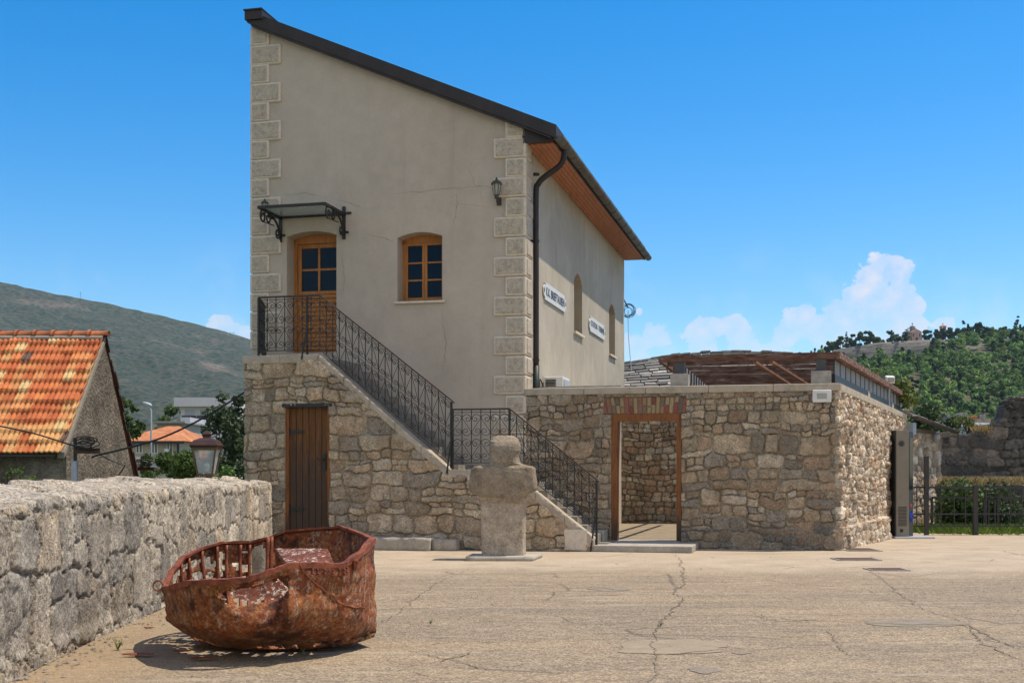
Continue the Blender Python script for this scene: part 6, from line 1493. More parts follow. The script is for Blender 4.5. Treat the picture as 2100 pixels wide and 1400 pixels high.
# lantern just outside the parapet
def lantern():
    d = 22.6; c = P(424, 975, d); root = thing('street_lantern', (c[0], d, -4), 'old fashioned brown street lantern with four glass sides behind the parapet', 'street lamp')
    s = d/F
    def frust(mb, y0, w0, y1, w1, cx=424):
        z0 = CAMZ-(y0-HY)*s; z1 = CAMZ-(y1-HY)*s; x = (cx-HX)*s; a0, a1 = w0*s/2, w1*s/2
        vs = [(x-a0,d-a0,z0),(x+a0,d-a0,z0),(x+a0,d+a0,z0),(x-a0,d+a0,z0),(x-a1,d-a1,z1),(x+a1,d-a1,z1),(x+a1,d+a1,z1),(x-a1,d+a1,z1)]
        mb.add(vs, [(0,3,2,1),(4,5,6,7),(0,1,5,4),(1,2,6,5),(2,3,7,6),(3,0,4,7)])
    b = MB(); frust(b, 918, 52, 913, 58); frust(b, 913, 57, 903, 44); frust(b, 903, 43, 898, 22); frust(b, 898, 14, 894, 12); frust(b, 894, 14, 890, 17); frust(b, 890, 17, 885, 10); frust(b, 885, 10, 883, 4); b.build('roof', M_lbrown, root)
    b = MB(); x = (424-HX)*s
    for (sx, sy) in ((-1,-1),(1,-1),(1,1),(-1,1)): b.tube([(x+sx*15*s, d+sy*15*s, CAMZ-(972-HY)*s), (x+sx*24*s, d+sy*24*s, CAMZ-(919-HY)*s)], 2.2*s, 4)
    frust(b, 976, 34, 971, 34); frust(b, 922, 50, 918, 52); b.build('frame', M_lbrown2, root)
    g = MB(); frust(g, 970, 27, 922, 42); g.build('glass', M_lglass, root)
    g = MB(); g.lathe((x, d, CAMZ-(970-HY)*s), [(4*s,0),(4*s,8*s),(6*s,12*s),(6*s,18*s),(2*s,24*s)], 8); g.build('bulb', M_white, root, True)
    p = MB(); p.lathe((x, d, -4), [(.14,0),(.14,.5),(.07,.6),(.055,4.9),(.1,5.1),(.05,5.3),(.05,5.48)], 10)
    for sx in (-1, 1): p.tube(smooth_path([(x, d, CAMZ-(992-HY)*s), (x+sx*8*s, d, CAMZ-(985-HY)*s), (x+sx*9*s, d, CAMZ-(976-HY)*s)]), 1.6*s, 5)
    p.build('post', M_black, root)
M_lbrown = wmat('brown_lantern_metal', [(.03,.013,.010), (.06,.026,.02)], 8, .5, .2, 50, .003, spec=.5); M_lbrown2 = wmat('brass_brown_frame', [(.08,.05,.028), (.14,.09,.05)], 8, .45, .2, 50, .003, spec=.5)
def lglass():
    m, nt, b = new_mat('lantern_glass', .15); b.inputs['Base Color'].default_value = (.75,.8,.8,1); b.inputs['Transmission Weight'].default_value = .7; b.inputs['IOR'].default_value = 1.05; return m
M_lglass = lglass(); lantern()
# pipe rail outside the parapet
d = 25.2; r2 = thing('timber_rail', ((390-HX)/F*d, d, -4), 'weathered low timber rail behind the parapet beside the lantern', 'railing')
for (a, b_, y_, th) in ((276, 352, 979, 5), (352, 412, 982, 4), (445, 506, 988, 4)):
    b = MB(); b.obox(P(a, y_, d), P(b_, y_, d)-P(a, y_, d), (0,.08,0), (0,0,-th*d/F)); b.build('rail', M_conc, r2)
for px in (276, 350, 410, 446, 505):
    b = MB(); p = P(px, 981, d); b.box(p[0]-.04, p[0]+.04, d+.02, d+.1, -4, p[2]); b.build('post', M_conc, r2)
b = P(465, 990, 23.6); shrub('shrub', 428, 977, 23.4, .5, .45, 'tangle of pale weeds around the foot of the lantern', 41, YGREEN, .025, 1400, 8, base_z=1.0)
o = rough_block('loose_stone', [P(428,0,22.9)[:2], P(447,0,22.9)[:2], P(446,0,23.1)[:2], P(429,0,23.1)[:2]], 1.2, 1.47, M_conc, 'small loose grey stone lying on the parapet beside the lantern', 'stone', seed=12, amp=.03, sub=.05)

# ================================================================== OLD HOUSE with the tiled roof on the left
def old_house():
    GX = -10.2; yF, yR, yB = 27.9, 30.5, 33.1; zE = 2.1; zR = 4.95; zB = 1.2; XL = -17.; base = -4
    root = thing('tiled_house', ((XL+GX)/2, 30.5, base), 'old house with a steep orange tile roof and rough grey gable beyond the parapet', 'house')
    # gable with rough render as relief sheet
    vn = VN(15)
    ys = np.arange(yF, yB+.01, .03); zs = np.arange(base, zR, .03)
    b = MB()
    b.add([(GX,yF,base),(GX,yB,base),(GX,yB,zB-.06),(GX,yR,zR-.06),(GX,yF,zE-.06)], [(0,1,2,3,4)]); b.add([(XL,yF,base),(GX,yF,base),(GX,yF,zE-.06),(XL,yF,zE-.06)], [(0,1,2,3)]); b.add([(XL,yB,base),(GX,yB,base),(GX,yB,zB),(XL,yB,zB)], [(3,2,1,0)])
    b.build('wall', M_roughcast, root)
    # verge mortar along the gable
    m_ = MB(); m_.obox((GX-.12,yF-.22,zE-.2), (.16,0,0), (0,yR-yF+.22,zR-zE+.1), (0,0,.13)); m_.build('verge_mortar', M_mortar, root)
    # tiles
    ny_c = 12; sl = np.array([0, yF-.30-yR, (zE-.14)-(zR+.04)]); Ls = np.linalg.norm(sl); rw = .24; res = .02
    xs = np.arange(XL, GX+.02, res); tl = np.linspace(0, 1, ny_c*8+1)
    Xg, Tg = np.meshgrid(xs, tl); ph = (Xg/rw*2*math.pi*1)
    roll = .5+.5*np.cos(ph*2); wav = (np.clip(roll, 0, 1)**.6)*.042
    crs = np.floor(np.minimum(Tg*ny_c, ny_c-1e-6)); fr = Tg*ny_c-crs; step = fr*.075
    tj = np.floor(Xg/rw+ (crs % 2)*.0); rg = np.random.default_rng(6); tab = rg.random((400, 400)); key = tab[(tj.astype(int)) % 400, crs.astype(int) % 400]; key2 = tab[(tj.astype(int)+77) % 400, crs.astype(int)+40]
    sag = (vn.fbm(Xg*.8+30, Tg*3, 3)-.5)*.07+(key2-.5)*.04
    nrm = np.array([0, sl[2], -sl[1]])/Ls; nrm = nrm if nrm[2] > 0 else -nrm
    P0 = np.array([0, yR, zR+.04]); pts = P0+Tg[...,None]*sl+np.stack([Xg, Xg*0, Xg*0], -1)+(wav+step+sag)[...,None]*nrm
    pal = np.array([(.44,.125,.042), (.50,.16,.055), (.40,.105,.036), (.50,.215,.08), (.46,.14,.05), (.52,.28,.11), (.42,.12,.042), (.50,.18,.06)]); k8 = (key*8).astype(int) % 8
    low = Tg > .78; k8 = np.where(low & (key2 > .35), 5, k8); col = pal[k8]*(.85+.3*key2)[...,None]; dk = (key > .975); col = np.where(dk[...,None], np.array((.12,.07,.055)), col)
    yl = (key2 > .94); col = np.where(yl[...,None], np.array((.55,.40,.19)), col)
    pass
    nz, ns = Xg.shape; ids = np.arange(nz*ns).reshape(nz, ns); f = np.stack([ids[:-1,:-1], ids[1:,:-1], ids[1:,1:], ids[:-1,1:]], -1).reshape(-1, 4)
    rf = mesh_obj('roof', pts.reshape(-1, 3), f, M_tile, root, None, True, col.reshape(-1, 3)); sm = rf.modifiers.new('t', 'SOLIDIFY'); sm.thickness = .03; sm.offset = -1
    b = MB(); b.col = (.36,.12,.05); b.obox((XL,yR,zR), (GX-.02-XL,0,0), (0,yB+.25-yR,zB-zR), (0,0,.08)); b.build('rear_roof', M_tile, root)
    # broken verge tiles at the rear slope
    for i in range(13):
        t = i/13; b = MB(); b.col = tuple(np.array((.10,.05,.038))*rg.uniform(.5, 1.4)); b.obox((GX-.06,yR+(yB-yR+.25)*t, zR+(zB-zR)*t+.0), (.10+rg.uniform(-.03, .05),0,0), (0,.27,-.27*(zR-zB)/(yB-yR)*.9), (0,0,.07)); b.build('verge_tile', M_tile, rf)
    # ridge
    x = GX+.12; i = 0
    while x > XL:
        b = MB(); b.col = tuple(np.array((.45,.15,.06))*rg.uniform(.75, 1.2)); l = .47; n = 10
        for (xa, xb, r0_, r1_) in ((x-l, x, .115, .12), (x-l-.035, x-l+.05, .15, .145)):
            pts_ = []
            for xx, r in ((xa, r0_), (xb, r1_)):
                for k in range(n+1): a = math.pi*k/n; pts_.append((xx, yR+r*math.cos(a), zR+.05+r*math.sin(a)))
            b.add(pts_, [(k, n+1+k, n+2+k, k+1) for k in range(n)]+[tuple(range(n, -1, -1)), tuple(range(n+1, 2*n+2))])
        b.build('ridge_tile', M_tile, rf, True); x -= .455; i += 1
    b = MB(); b.obox((XL,yR-.17,zR-.06), (GX-XL,0,0), (0,.12,.08), (0,0,.06)); b.build('ridge_mortar', M_mortar, rf)
    b = MB(); b.obox((XL,yF-.40,zE-.17), (GX-XL-.12,0,.0), (0,.16,0), (0,0,.04)); b.build('gutter', M_steel, root)
    b = MB(); b.box(-12.1, -11.75, yF-.25, yF+.02, base, zE-.25); b.build('pier', M_roughcast, root)
old_house()
# service brackets and cables
def bracket(px0, px1, y, pole, label, seed):
    d = 27.2 if pole else 33.6; a = P(px0, y, d); b_ = P(px1, y, d); root = thing('cable_bracket', (a[0], d, -4), label, 'bracket'); h = 11*d/F if pole else 7*d/F
    m_ = MB(); m_.obox(a-Z3*h/2, b_-a, (0,.08,0), (0,0,h*.12)); m_.obox(a+Z3*h*.38, b_-a, (0,.08,0), (0,0,h*.12)); m_.obox(a-Z3*h*.38+[0,.05,0], b_-a, (0,.02,0), (0,0,h*.76)); m_.build('channel', M_grate, root)
    if pole:
        m_ = MB(); m_.box(a[0]-.03, a[0]+.03, d+.1, d+.16, -4, a[2]+.3); m_.build('pole', M_black, root); m_ = MB(); m_.box(a[0]-.035, a[0]+.085, d-.02, d+.08, -4, P(0,945,d)[2]); m_.build('cover', M_galv, root)
    else: m_ = MB(); m_.box(a[0]-.05, a[0]+.02, d+.08, d+.14, -4, a[2]+.3); m_.build('pole', M_black, root)
    rg = np.random.default_rng(seed); lp = MB()
    for k in range(5 if pole else 3):
        w = (b_[0]-a[0])*rg.uniform(.5, .95); c = (a+b_)/2+[rg.uniform(-.1, .1), -.03, .12+.03*k]; lp.tube([c+np.array([w/2*math.cos(t), .03*math.sin(3*t), .08*math.sin(t)+rg.normal(0, .004)]) for t in np.linspace(0, 6.2832, 20)], .012, 4)
    lp.build('cable_loop', M_black, root)
bracket(150, 203, 924, True, 'rusty steel bracket with loops of black cable on a pole before the rough gable', 2); bracket(266, 315, 961, False, 'smaller rusty cable bracket at the right edge of the rough gable', 3)
def cable(pts, r, label):
    m_ = MB(); m_.tube(smooth_path(pts, 8), r, 5); tag(m_.build('cable', M_black, None, True), label, 'cable')
cable([P(-60, 862, 27), P(60, 886, 27), P(150, 913, 27), P(190, 922, 27.2)], .018, 'black cable crossing in front of the orange tile roof')
cable([P(188, 938, 27.1), P(200, 933, 27.1), P(250, 921, 27), P(330, 898, 26.7), P(420, 855, 26.5), P(520, 792, 26.2)], .022, 'thick black cable rising from the bracket to the staircase corner')
cable([P(205, 932, 27.2), P(230, 945, 29), P(266, 958, 33.5)], .014, 'thin sagging black cable joining the two rusty brackets')

# ================================================================== TOWN beyond the parapet
def street_lamp(px, ytop, d, label, flip=1):
    c = P(px, 980, d); s = d/F; root = thing('street_lamp', (c[0], d, -4), label, 'street lamp'); zt_ = CAMZ-(ytop-HY)*s; x = c[0]
    m_ = MB(); m_.tube([(x,d,-4),(x,d,zt_-12*s),(x-flip*2*s,d,zt_-7*s),(x-flip*6*s,d,zt_-2*s)], [2.2*s, 1.7*s, 1.5*s, 1.4*s], 8); m_.build('pole', M_galv, root, True)
    m_ = MB(); n = 10; vs = []; pr = [(-14,.5),(-11,2.6),(-5,4.2),(1,4.2),(4,2.4),(5,.6)]
    for (xx, r) in pr:
        for k in range(n): a = 2*math.pi*k/n; vs.append((x+flip*(xx-3)*s, d+r*s*math.cos(a), zt_+(r*.8*math.sin(a)-xx*.35+.5)*s))
    m_.add(vs, [(i*n+k, i*n+(k+1) % n, (i+1)*n+(k+1) % n, (i+1)*n+k) for i in range(len(pr)-1) for k in range(n)]+[tuple(range(n)), tuple((len(pr)-1)*n+k for k in range(n))]); m_.build('lamp_head', M_lamphead, root, True)
M_lamphead = wmat('pale_blue_lamp_head', [(.42,.50,.58), (.5,.58,.66)], 3, .4, 0, fine=.05)
street_lamp(310, 830, 72, 'tall grey street lamp with an oval head before the cream house'); street_lamp(491, 882, 95, 'thin grey street lamp close to the corner of the staircase', -1)
M_cream = wmat('cream_render', [(.42,.37,.28), (.52,.46,.36)], .6, .95, .2, 10, .01, fine=.08); M_grey = wmat('lilac_grey_render', [(.60,.57,.58), (.68,.65,.66)], .4, .95, .2, 10, .01, fine=.06)
M_shut = wmat('pale_shutter', [(.42,.43,.47), (.5,.51,.55)], 2, .7, 0, fine=.05); M_townglass = wmat('town_window_glass', [(.03,.035,.045), (.05,.056,.07)], 1, .15, 0, spec=.5)
M_farroof = wmat('far_clay_roof', [(.30,.10,.04), (.44,.17,.07), (.5,.24,.11)], .8, .9, .6, 3, .1, fine=.25); M_flatgrey = wmat('grey_flat_roof', [(.24,.24,.24), (.34,.34,.34)], .5, .9, .2, 5, .02)
def town_house(name, label, d, x0, x1, y0, y1, mat, wins, depth, roof=None, extra=None):
    s = d/F; X = lambda px: (px-HX)*s; Zp = lambda py: CAMZ-(py-HY)*s; root = thing(name, ((X(x0)+X(x1))/2, d, -4), label, 'building' if 'apartment' in name else 'house')
    m_ = MB(); m_.box(X(x0), X(x1), d, d+depth, -4, Zp(y0)); m_.build('wall', mat, root)
    for (a, b_, c_, e, kind) in wins:
        f = MB(); f.box(X(a)-.08, X(b_)+.08, d-.06, d+.02, Zp(e)-.08, Zp(c_)+.08); fo = f.build('window', M_white, root)
        g = MB(); g.box(X(a), X(b_), d-.075, d-.05, Zp(e), Zp(c_)); g.build('pane', M_townglass if kind != 's' else M_shut, fo)
        if kind == 'h': g = MB(); g.box(X(a), X(b_), d-.10, d-.076, Zp(c_+(e-c_)*.28), Zp(c_)); g.build('shutter', M_shut, fo)
        if kind == 'w': g = MB(); g.box((X(a)+X(b_))/2-.05, (X(a)+X(b_))/2+.05, d-.10, d-.076, Zp(e), Zp(c_)); g.build('mullion', M_white, fo)
    if roof == 'hip':
        e = .6; zr_ = Zp(868); z0 = Zp(y0); m_ = MB(); A_ = [(X(x0)-e,d-e,z0),(X(x1)+e,d-e,z0),(X(x1)+e,d+depth+e,z0),(X(x0)-e,d+depth+e,z0)]; rl = (X(x0)+2, d+depth/2, zr_); rr_ = (X(330), d+depth/2, zr_)
        m_.add(A_+[rl, rr_], [(0,1,5,4),(1,2,5),(2,3,4,5),(3,0,4),(3,2,1,0)]); rfo = m_.build('roof', M_farroof, root)
        g = MB(); g.box(X(x0)-e, X(x1)+e, d-e-.1, d-e, z0-.22, z0-.02); g.build('gutter', M_steel, rfo); g = MB(); g.tube([(X(366),d-.1,-4),(X(366),d-.1,z0-.2)], .09, 6); g.build('downpipe', M_steel, root)
    if extra: extra(root, X, Zp, d)
def exA(root, X, Zp, d):
    m_ = MB(); m_.box(X(362), X(480), d-1.0, d+9, Zp(834), Zp(816)); m_.build('attic_band', M_grey, root)
    m_ = MB(); m_.box(X(365)-.05, X(480), d-.12, d, Zp(865), Zp(863)); m_.build('string_course', M_shut, root)
    for (a, b_) in ((375, 402), (406, 436)):
        m_ = MB(); m_.box(X(a), X(b_), d-.5, d-.1, Zp(862), Zp(852)); m_.build('balcony', M_steelgrey, root)
    m_ = MB(); m_.box(X(373), X(381), d-.4, d, Zp(937), Zp(931)); m_.build('air_conditioner_box', M_shut, root)
town_house('apartment_building', 'pale lilac apartment block with a plain attic band behind the trees', 130, 371, 480, 834, 990, M_grey, [(379,400,839,853,'s'),(410,433,839,853,'s'),(379,400,870,882,'n'),(410,433,870,882,'n')], 14, None, exA)
def exB(root, X, Zp, d):
    m_ = MB(); m_.box(X(270), X(366), d-.1, d, Zp(941), Zp(936)); m_.build('string_course', M_white, root)
    m_ = MB(); m_.lathe((X(337), d-.4, Zp(940)), [(.1,-.3),(.75,-.05),(.8,0),(.75,.05)], 14); m_.build('satellite_dish', M_shut, root)
    m_ = MB(); m_.box(X(313), X(323), d-.08, d-.01, -4, Zp(949)); m_.build('door', M_shut, root)
    m_ = MB(); m_.box(X(341), X(349), d-.5, d-.0, Zp(928), Zp(920)); m_.build('air_conditioner_box', M_white, root)
town_house('cream_house', 'two storey cream house with an orange hip roof behind the pine', 92, 250, 366, 904, 990, M_cream, [(281,291,911,927,'w'),(313,322,907,928,'w'),(344,353,908,929,'w')], 10, 'hip', exB)
def exC(root, X, Zp, d):
    m_ = MB(); m_.box(X(318), X(385), d-1, d+8, Zp(868), Zp(864)); m_.build('flat_roof', M_flatgrey, root); m_ = MB(); m_.box(X(343), X(352), d+1, d+3, Zp(870), Zp(861)); m_.build('chimney', M_conc, root)
    m_ = MB(); m_.box(X(352), X(372), d+3, d+9, Zp(868), Zp(852)); m_.build('stair_tower', M_shut, root)
town_house('flat_roof_house', 'low grey flat roofed house between the hip roof and the apartment block', 112, 322, 378, 868, 990, M_conc, [(350,360,884,890,'n'),(362,369,884,890,'n')], 9, None, exC)
def exD(root, X, Zp, d):
    m_ = MB(); m_.add([(X(308),d-1,Zp(862)),(X(345),d-1,Zp(862)),(X(345),d+8,Zp(858)),(X(308),d+8,Zp(858))], [(0,1,2,3)]); m_.build('roof', M_farroof, root)
town_house('distant_house', 'far house showing only a strip of red roof beyond the flat roof', 170, 310, 343, 863, 990, M_cream, [], 8, None, exD)
# trees of the town
tree('pine_tree', (P(262, 0, 60)[0], 60, -4), 9.2, 2.5, 'dark green pine with tiered boughs right beside the rough gable', None, 3, ((.03,.06,.012),(.05,.09,.02),(.08,.12,.03)), 300, .13, 22, 'pine', .16, .5)
tree('pine_tree', (P(292, 0, 66)[0], 66, -4), 6.6, 2.2, 'lower pine whose boughs hang in front of the cream house', None, 13, ((.03,.055,.012),(.055,.085,.02),(.09,.10,.03)), 380, .12, 7, 'pine', .12, .72)
tree('leafy_tree', (P(468, 0, 48)[0], 48, -4), 8.6, 3.2, 'tall dark broadleaf tree against the corner of the staircase', None, 5, ((.03,.052,.018),(.05,.08,.026),(.08,.11,.05)), 300, .10, 34, 'round', .14, .25)
tree('leafy_tree', (P(452, 0, 50)[0], 50, -4), 6.0, 1.9, 'smaller dark broadleaf tree rising behind the lantern', None, 6, ((.018,.032,.012),(.03,.05,.018),(.05,.07,.03)), 420, .11, 20, 'round', .1, .4)
tree('leafy_tree', (P(352, 0, 140)[0], 140, -4), 13, 5, 'round green tree behind the flat grey roof', None, 7, GREEN, 120, .3, 16, 'round', .2, .5)
tree('leafy_tree', (P(500, 0, 80)[0], 80, -4), 10.6, 4, 'dark tree half hidden by the staircase corner', None, 8, ((.02,.035,.013),(.035,.055,.02)), 240, .16, 22, 'round', .16, .3)
shrub('shrub', 365, 962, 55, 2.2, 1.5, 'bright green rounded bush below the cream house', 51, ((.07,.12,.02),(.10,.15,.03),(.05,.09,.015)), .08, 1000, 12, base_z=-4); shrub('shrub', 396, 960, 52, 1.5, 1.6, 'green bush with feathery shoots left of the lantern', 52, ((.07,.12,.02),(.11,.16,.03)), .07, 900, 12, base_z=-4)
shrub('shrub', 455, 972, 40, .8, .7, 'light green sapling leaves right of the lantern', 53, ((.08,.17,.03),(.12,.22,.04)), .06, 800, 7, base_z=-4); shrub('shrub', 298, 975, 58, 1.2, .8, 'small green bush at the foot of the tall grey street lamp', 54, ((.06,.11,.02),(.09,.14,.03)), .08, 900, 8, base_z=-4)
shrub('shrub', 55, 978, 26.8, .5, .45, 'spindly green weeds growing against the old house front by the wall', 55, ((.08,.15,.03),(.12,.19,.05)), .035, 700, 6, base_z=-4); shrub('shrub', 22, 970, 26.9, .4, .35, 'thin green weed at the far left below the tile eaves', 56, ((.08,.14,.03),(.11,.17,.04)), .035, 600, 5, base_z=-4)

# far town on the right behind the ruin
town_house('pink_house', 'far pinkish house with chimneys above the low ruined wall', 150, 1942, 2032, 858, 985, wmat('pink_render', [(.42,.33,.28), (.5,.40,.34)], .5, .95, .1, 8, .01), [(1958,1964,866,871,'n')], 10, None,
    lambda root, X, Zp, d: [MB().box(X(1940), X(1985), d-.6, d+9, Zp(857), Zp(852)).build('roof', M_flatgrey, root), MB().box(X(1985), X(2018), d+2, d+9, Zp(855), Zp(850)).build('tile_roof', M_farroof, root)]+[MB().box(X(p), X(p+5), d-.3, d+1, Zp(861), Zp(y_)).build('chimney', M_conc, root) for p, y_ in ((1941, 849), (1967, 846), (1977, 846), (2015, 849))])
town_house('grey_shed', 'far grey roofed shed below the pinkish house', 120, 1985, 2035, 872, 985, M_shut, [], 8, None, lambda root, X, Zp, d: [MB().prism([(X(1984),d-.5,Zp(874)),(X(2036),d-.5,Zp(868)),(X(2036),d+6,Zp(860)),(X(1984),d+6,Zp(866))], (0,0,-.15)).build('roof', M_flatgrey, root)])

# ------------------------------------------------------------------ monastery on the hill
def hp(px, d=None):
    a = (px-HX)/F; D = d or DR+2; return np.array([a*D, D, float(hz(np.array(a), np.array(D)))])
M_pink = wmat('pink_stone', [(.42,.26,.20), (.50,.34,.28), (.56,.41,.34)], .3, .95, .5, 2, .1, fine=.2); M_dome = wmat('lead_dome', [(.10,.10,.10), (.16,.15,.145)], .4, .7, .1, 3, .02)
def monastery():
    d = 704.; s = d/F; b0 = hp(1878, d); z0 = P(0, 697, d)[2]-1.2; X = lambda px: (px-HX)*s; Zp = lambda py: CAMZ-(py-HY)*s
    root = thing('hilltop_church', (b0[0], d, z0), 'pink stone domed church on the crest of the wooded hill', 'church')
    m_ = MB(); m_.box(X(1863), X(1892), d, d+14, z0-4, Zp(686)); m_.box(X(1869), X(1889), d-1, d+13, z0-4, Zp(680)); m_.prism([(X(1869),d-1,Zp(680)),(X(1889),d-1,Zp(680)),(X(1879),d-1,Zp(675))], (0,12,0)); m_.build('nave', M_pink, root)
    def tower(cx, r, y0, y1, yd, cross=True, y_=4):
        t = MB(); t.lathe((X(cx), d+y_, 0), [(r*s, Zp(y0)), (r*s, Zp(y1)), (r*1.12*s, Zp(y1)+.01), (r*1.12*s, Zp(y1-1))], 12); to = t.build('drum', M_pink, root)
        t = MB(); h = Zp(yd)-Zp(y1-1); t.lathe((X(cx), d+y_, Zp(y1-1)), [(r*1.1*s*math.cos(a), h*math.sin(a)) for a in np.linspace(0, 1.5, 7)], 14); t.build('dome', M_dome, to, True)
        if cross: t = MB(); zc = Zp(yd); t.box(X(cx)-.12, X(cx)+.12, d+y_-.1, d+y_+.1, zc-.2, zc+1.7); t.box(X(cx)-.55, X(cx)+.55, d+y_-.1, d+y_+.1, zc+.95, zc+1.2); t.build('cross', M_dome, to)
        for k in range(5):
            a = -math.pi/2+(k-2)*.55; w = MB(); p = np.array([X(cx)+r*s*math.cos(a)*1.0, d+y_+r*s*math.sin(a)*1.0, 0]); w.box(p[0]-.16, p[0]+.16, p[1]-.12, p[1]+.12, Zp(y0)+(Zp(y1)-Zp(y0))*.3, Zp(y1)-.15); w.build('window', M_townglass, to)
    tower(1878, 5.6, 681, 671, 665, True, 6); tower(1867, 4., 686, 680, 676); tower(1889, 3.6, 686, 679, 675, True, 9)
    m_ = MB(); m_.box(X(1877), X(1881), d-1.3, d-.9, z0, Zp(692)); m_.build('portal', M_townglass, root)
    for px in (1872, 1885): m_ = MB(); m_.box(X(px)-.3, X(px)+.3, d-1.2, d-.9, Zp(690), Zp(684)); m_.build('window', M_townglass, root)
    # bell tower
    r2 = thing('bell_tower', (X(1943), d+6, z0), 'red roofed bell tower rising from the cypresses right of the hilltop church', 'bell tower'); d2 = d+6
    m_ = MB(); w = 5.; 
    m_.box(X(1943-w), X(1943+w), d2, d2+3, z0-3, Zp(678))
    for px in (1943-w, 1943+w-2): m_.box(X(px), X(px+2), d2, d2+.6, Zp(678), Zp(666)); m_.box(X(px), X(px+2), d2+2.4, d2+3, Zp(678), Zp(666))
    m_.build('shaft', M_pink, r2); m_ = MB(); c = ((X(1943)), d2+1.5); ww = 7*s; m_.add([(c[0]-ww,c[1]-ww,Zp(666.5)),(c[0]+ww,c[1]-ww,Zp(666.5)),(c[0]+ww,c[1]+ww,Zp(666.5)),(c[0]-ww,c[1]+ww,Zp(666.5)),(c[0],c[1],Zp(662))], [(0,1,4),(1,2,4),(2,3,4),(3,0,4),(3,2,1,0)]); rf = m_.build('roof', M_farroof, r2)
    m_ = MB(); m_.box(c[0]-.1, c[0]+.1, c[1]-.1, c[1]+.1, Zp(662)-.2, Zp(659)); m_.box(c[0]-.4, c[0]+.4, c[1]-.1, c[1]+.1, Zp(660)-.1, Zp(660)+.1); m_.build('cross', M_dome, rf)
    # lodge
    r3 = thing('hilltop_lodge', (X(2028), d+6, z0), 'pale hexagonal tower house with a red roof among the pines at far right', 'house'); m_ = MB(); m_.lathe((X(2028), d+8, 0), [(7*s, z0-3), (7*s, Zp(675))], 6); m_.build('wall', M_cream, r3)
    m_ = MB(); m_.lathe((X(2028), d+8, 0), [(8.6*s, Zp(675)), (8.2*s, Zp(674)), (1.*s, Zp(669))], 6); rf = m_.build('roof', M_farroof, r3); m_ = MB(); m_.box(X(2023), X(2025), d+6, d+7, Zp(674), Zp(666)); m_.build('chimney', M_conc, rf)
    # terrace wall on the crest
    r4 = thing('terrace_parapet', (X(1725), 694, Zp(722)), 'pale terrace wall with railing at the left end of the cliff', 'wall'); s2 = 694/F; m_ = MB(); m_.obox(P(1709, 728, 694), P(1748, 722, 694)-P(1709, 728, 694), (0,1,0), (0,0,3.0)); m_.build('wall', M_conc, r4); m_ = MB()
    for px in range(1726, 1745, 4): q = P(px, 716, 695); m_.box(q[0]-.35, q[0]+.35, q[1], q[1]+.2, q[2]-1.2, q[2]+.9)
    m_.build('railing', M_white, r4)
monastery()
ridge = [(1664,736,5.2,2.2,'cone','slim dark cypress first from the left beyond the pergola roof'), (1671,736,6.2,2.4,'cone','slim dark cypress second from the left beyond the pergola roof'), (1678,737,5.0,2.,'cone','short cypress third from the left beyond the pergola roof'), (1685,737,6.6,2.3,'cone','tallest slim cypress at the right of the row of four'),
         (1700,722,6.5,5.,'round','round pine at the left tip of the crest'), (1712,716,6.5,5.,'round','second round pine from the left tip of the crest'), (1724,712,6.5,4.4,'round','pine above the terrace railing on the crest'), (1736,710,8,3.,'cone','pointed cypress behind the crest terrace railing'), (1748,708,7,5.,'round','broad pine right of the crest terrace'), (1763,706,6.5,5.,'round','dark pine above the left part of the cliff'), (1780,704,6.5,5.5,'round','dark pine above the middle of the cliff'),
         (1826,700,6.6,4.,'round','dome shaped dark shrub tree left of the church'), (1857,697,5.5,3.,'round','small green tree touching the church on its left'), (1900,697,8.5,6.,'round','dark cypress clump touching the church on its right'), (1920,696,9.,5.5,'column','dense cypress left of the bell tower'), (1933,696,8.5,5.,'column','cypress hiding the left foot of the bell tower'), (1948,696,9.,5.5,'column','cypress hiding the right foot of the bell tower'), (1962,697,9.,6.5,'round','broad dark pine right of the bell tower'),
         (1993,698,7.5,6.,'round','spreading pine first in the group at the far right'), (2008,697,9.5,7.,'round','tall pine in front of the lodge on the left'), (2024,698,7.5,6.,'round','pine below the red lodge roof'), (2038,697,7.,5.5,'round','pine right of the lodge'), (2058,697,7.5,6.5,'round','light green pine between the lodge and the frame edge'), (2072,698,6.5,6.,'round','low pine on the crest near the right edge'), (2092,698,9,3.,'cone','dark pointed cypress at the right edge of the crest'), (2099,698,8,5.,'round','pine cut by the right edge of the photo on the crest'),
         (1800,702,3.8,5.,'round','low green bush tree on the cliff edge left of the church'), (1840,699,3.2,5.,'round','low hedge like tree between the dome shaped tree and the church')]
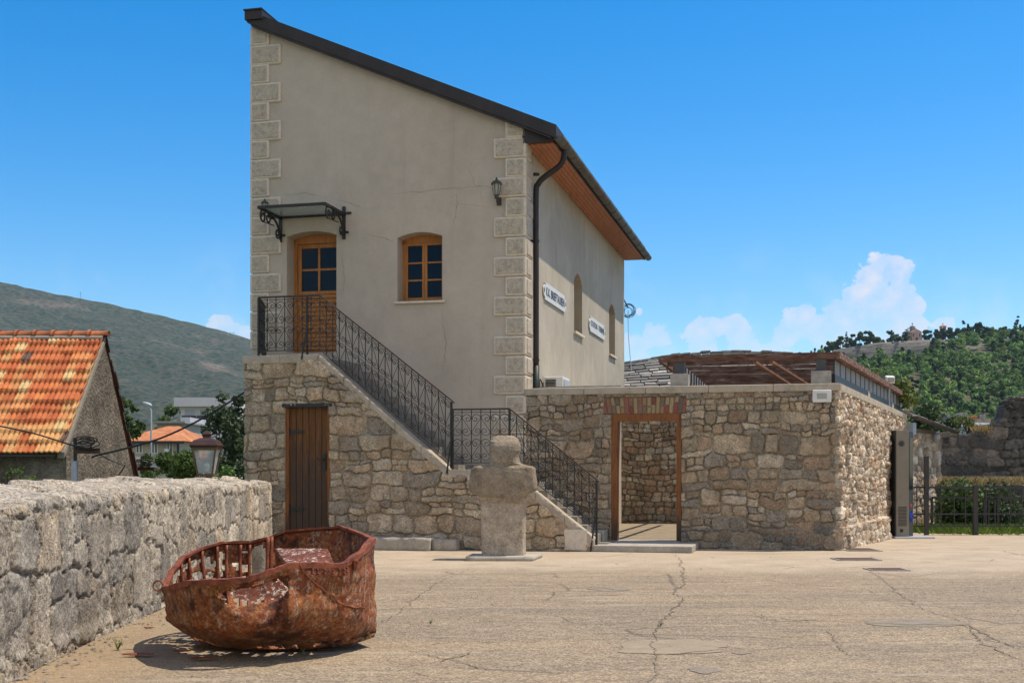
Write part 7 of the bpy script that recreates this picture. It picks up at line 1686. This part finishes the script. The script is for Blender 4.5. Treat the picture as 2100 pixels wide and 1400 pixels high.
for i, (px, py, h, w, fm, lab) in enumerate(ridge):
    if px < 1860: h *= 1.2; w *= 1.35
    if 1890 < px < 1970: h *= .76; w *= 1.15
    elif px >= 1970: w *= 1.15
    D = 702+ (i % 3)*2.; b0 = P(px, py, D); tree('ridge_tree', (b0[0], D, min(b0[2], float(hz(np.array((px-HX)/F), np.array(D)))+.2)), h, w, lab, 'trees along the crest of the hill', 100+i, ((.05,.085,.03),(.07,.115,.04),(.10,.15,.055)) if fm != 'round' or i % 2 else GREEN, 75, .5, 20 if fm == 'round' else 30, fm, .2, .05, boughs=3)
# pylons on the mountain
def pylon(px, py, h, d, kind, label):
    b0 = P(px, py, d); root = thing('pylon', b0-[0,0,3], label, 'pylon'); m_ = MB(); w = .9
    if kind: 
        for sx in (-1, 1): m_.tube([b0-[0,0,3], b0+[sx*h*.35, 0, h]], w*.5, 4)
        m_.tube([b0+[-h*.55,0,h*.8], b0+[h*.55,0,h*.8]], w*.5, 4); m_.tube([b0+[-h*.2,0,h*.5], b0+[h*.2,0,h*.5]], w*.4, 4)
    else: m_.tube([b0-[0,0,3], b0+[0,0,h]], w*.6, 4); m_.tube([b0+[-h*.12,0,h*.75], b0+[h*.12,0,h*.75]], w*.5, 4); m_.tube([b0+[-h*.12,0,h*.9], b0+[h*.12,0,h*.9]], w*.5, 4)
    m_.build('tower', M_galv, root)
pylon(165, 612, 14, 2590, 0, 'thin mast on the skyline of the left mountain'); pylon(476, 692, 12, 2590, 1, 'V shaped pylon on the mountain skyline next to the house')

# ------------------------------------------------------------------ haze
m = bpy.data.materials.new('haze_air'); m.use_nodes = True; nt = m.node_tree; nt.nodes.clear(); out = nt.nodes.new('ShaderNodeOutputMaterial'); pv = nt.nodes.new('ShaderNodeVolumePrincipled')
pv.inputs['Color'].default_value = (.5,.74,1,1); pv.inputs['Density'].default_value = .00006; pv.inputs['Anisotropy'].default_value = .2; lk(nt, pv.outputs[0], out.inputs['Volume'])
hb = MB(); hb.box(-4200, 4200, -320, 3600, -5.5, 520); o = hb.build('haze', m, None, origin=(0,0,0)); tag(o, kind='stuff'); o['label'] = 'pale blue summer haze over the valley and hills'; o['category'] = 'haze'
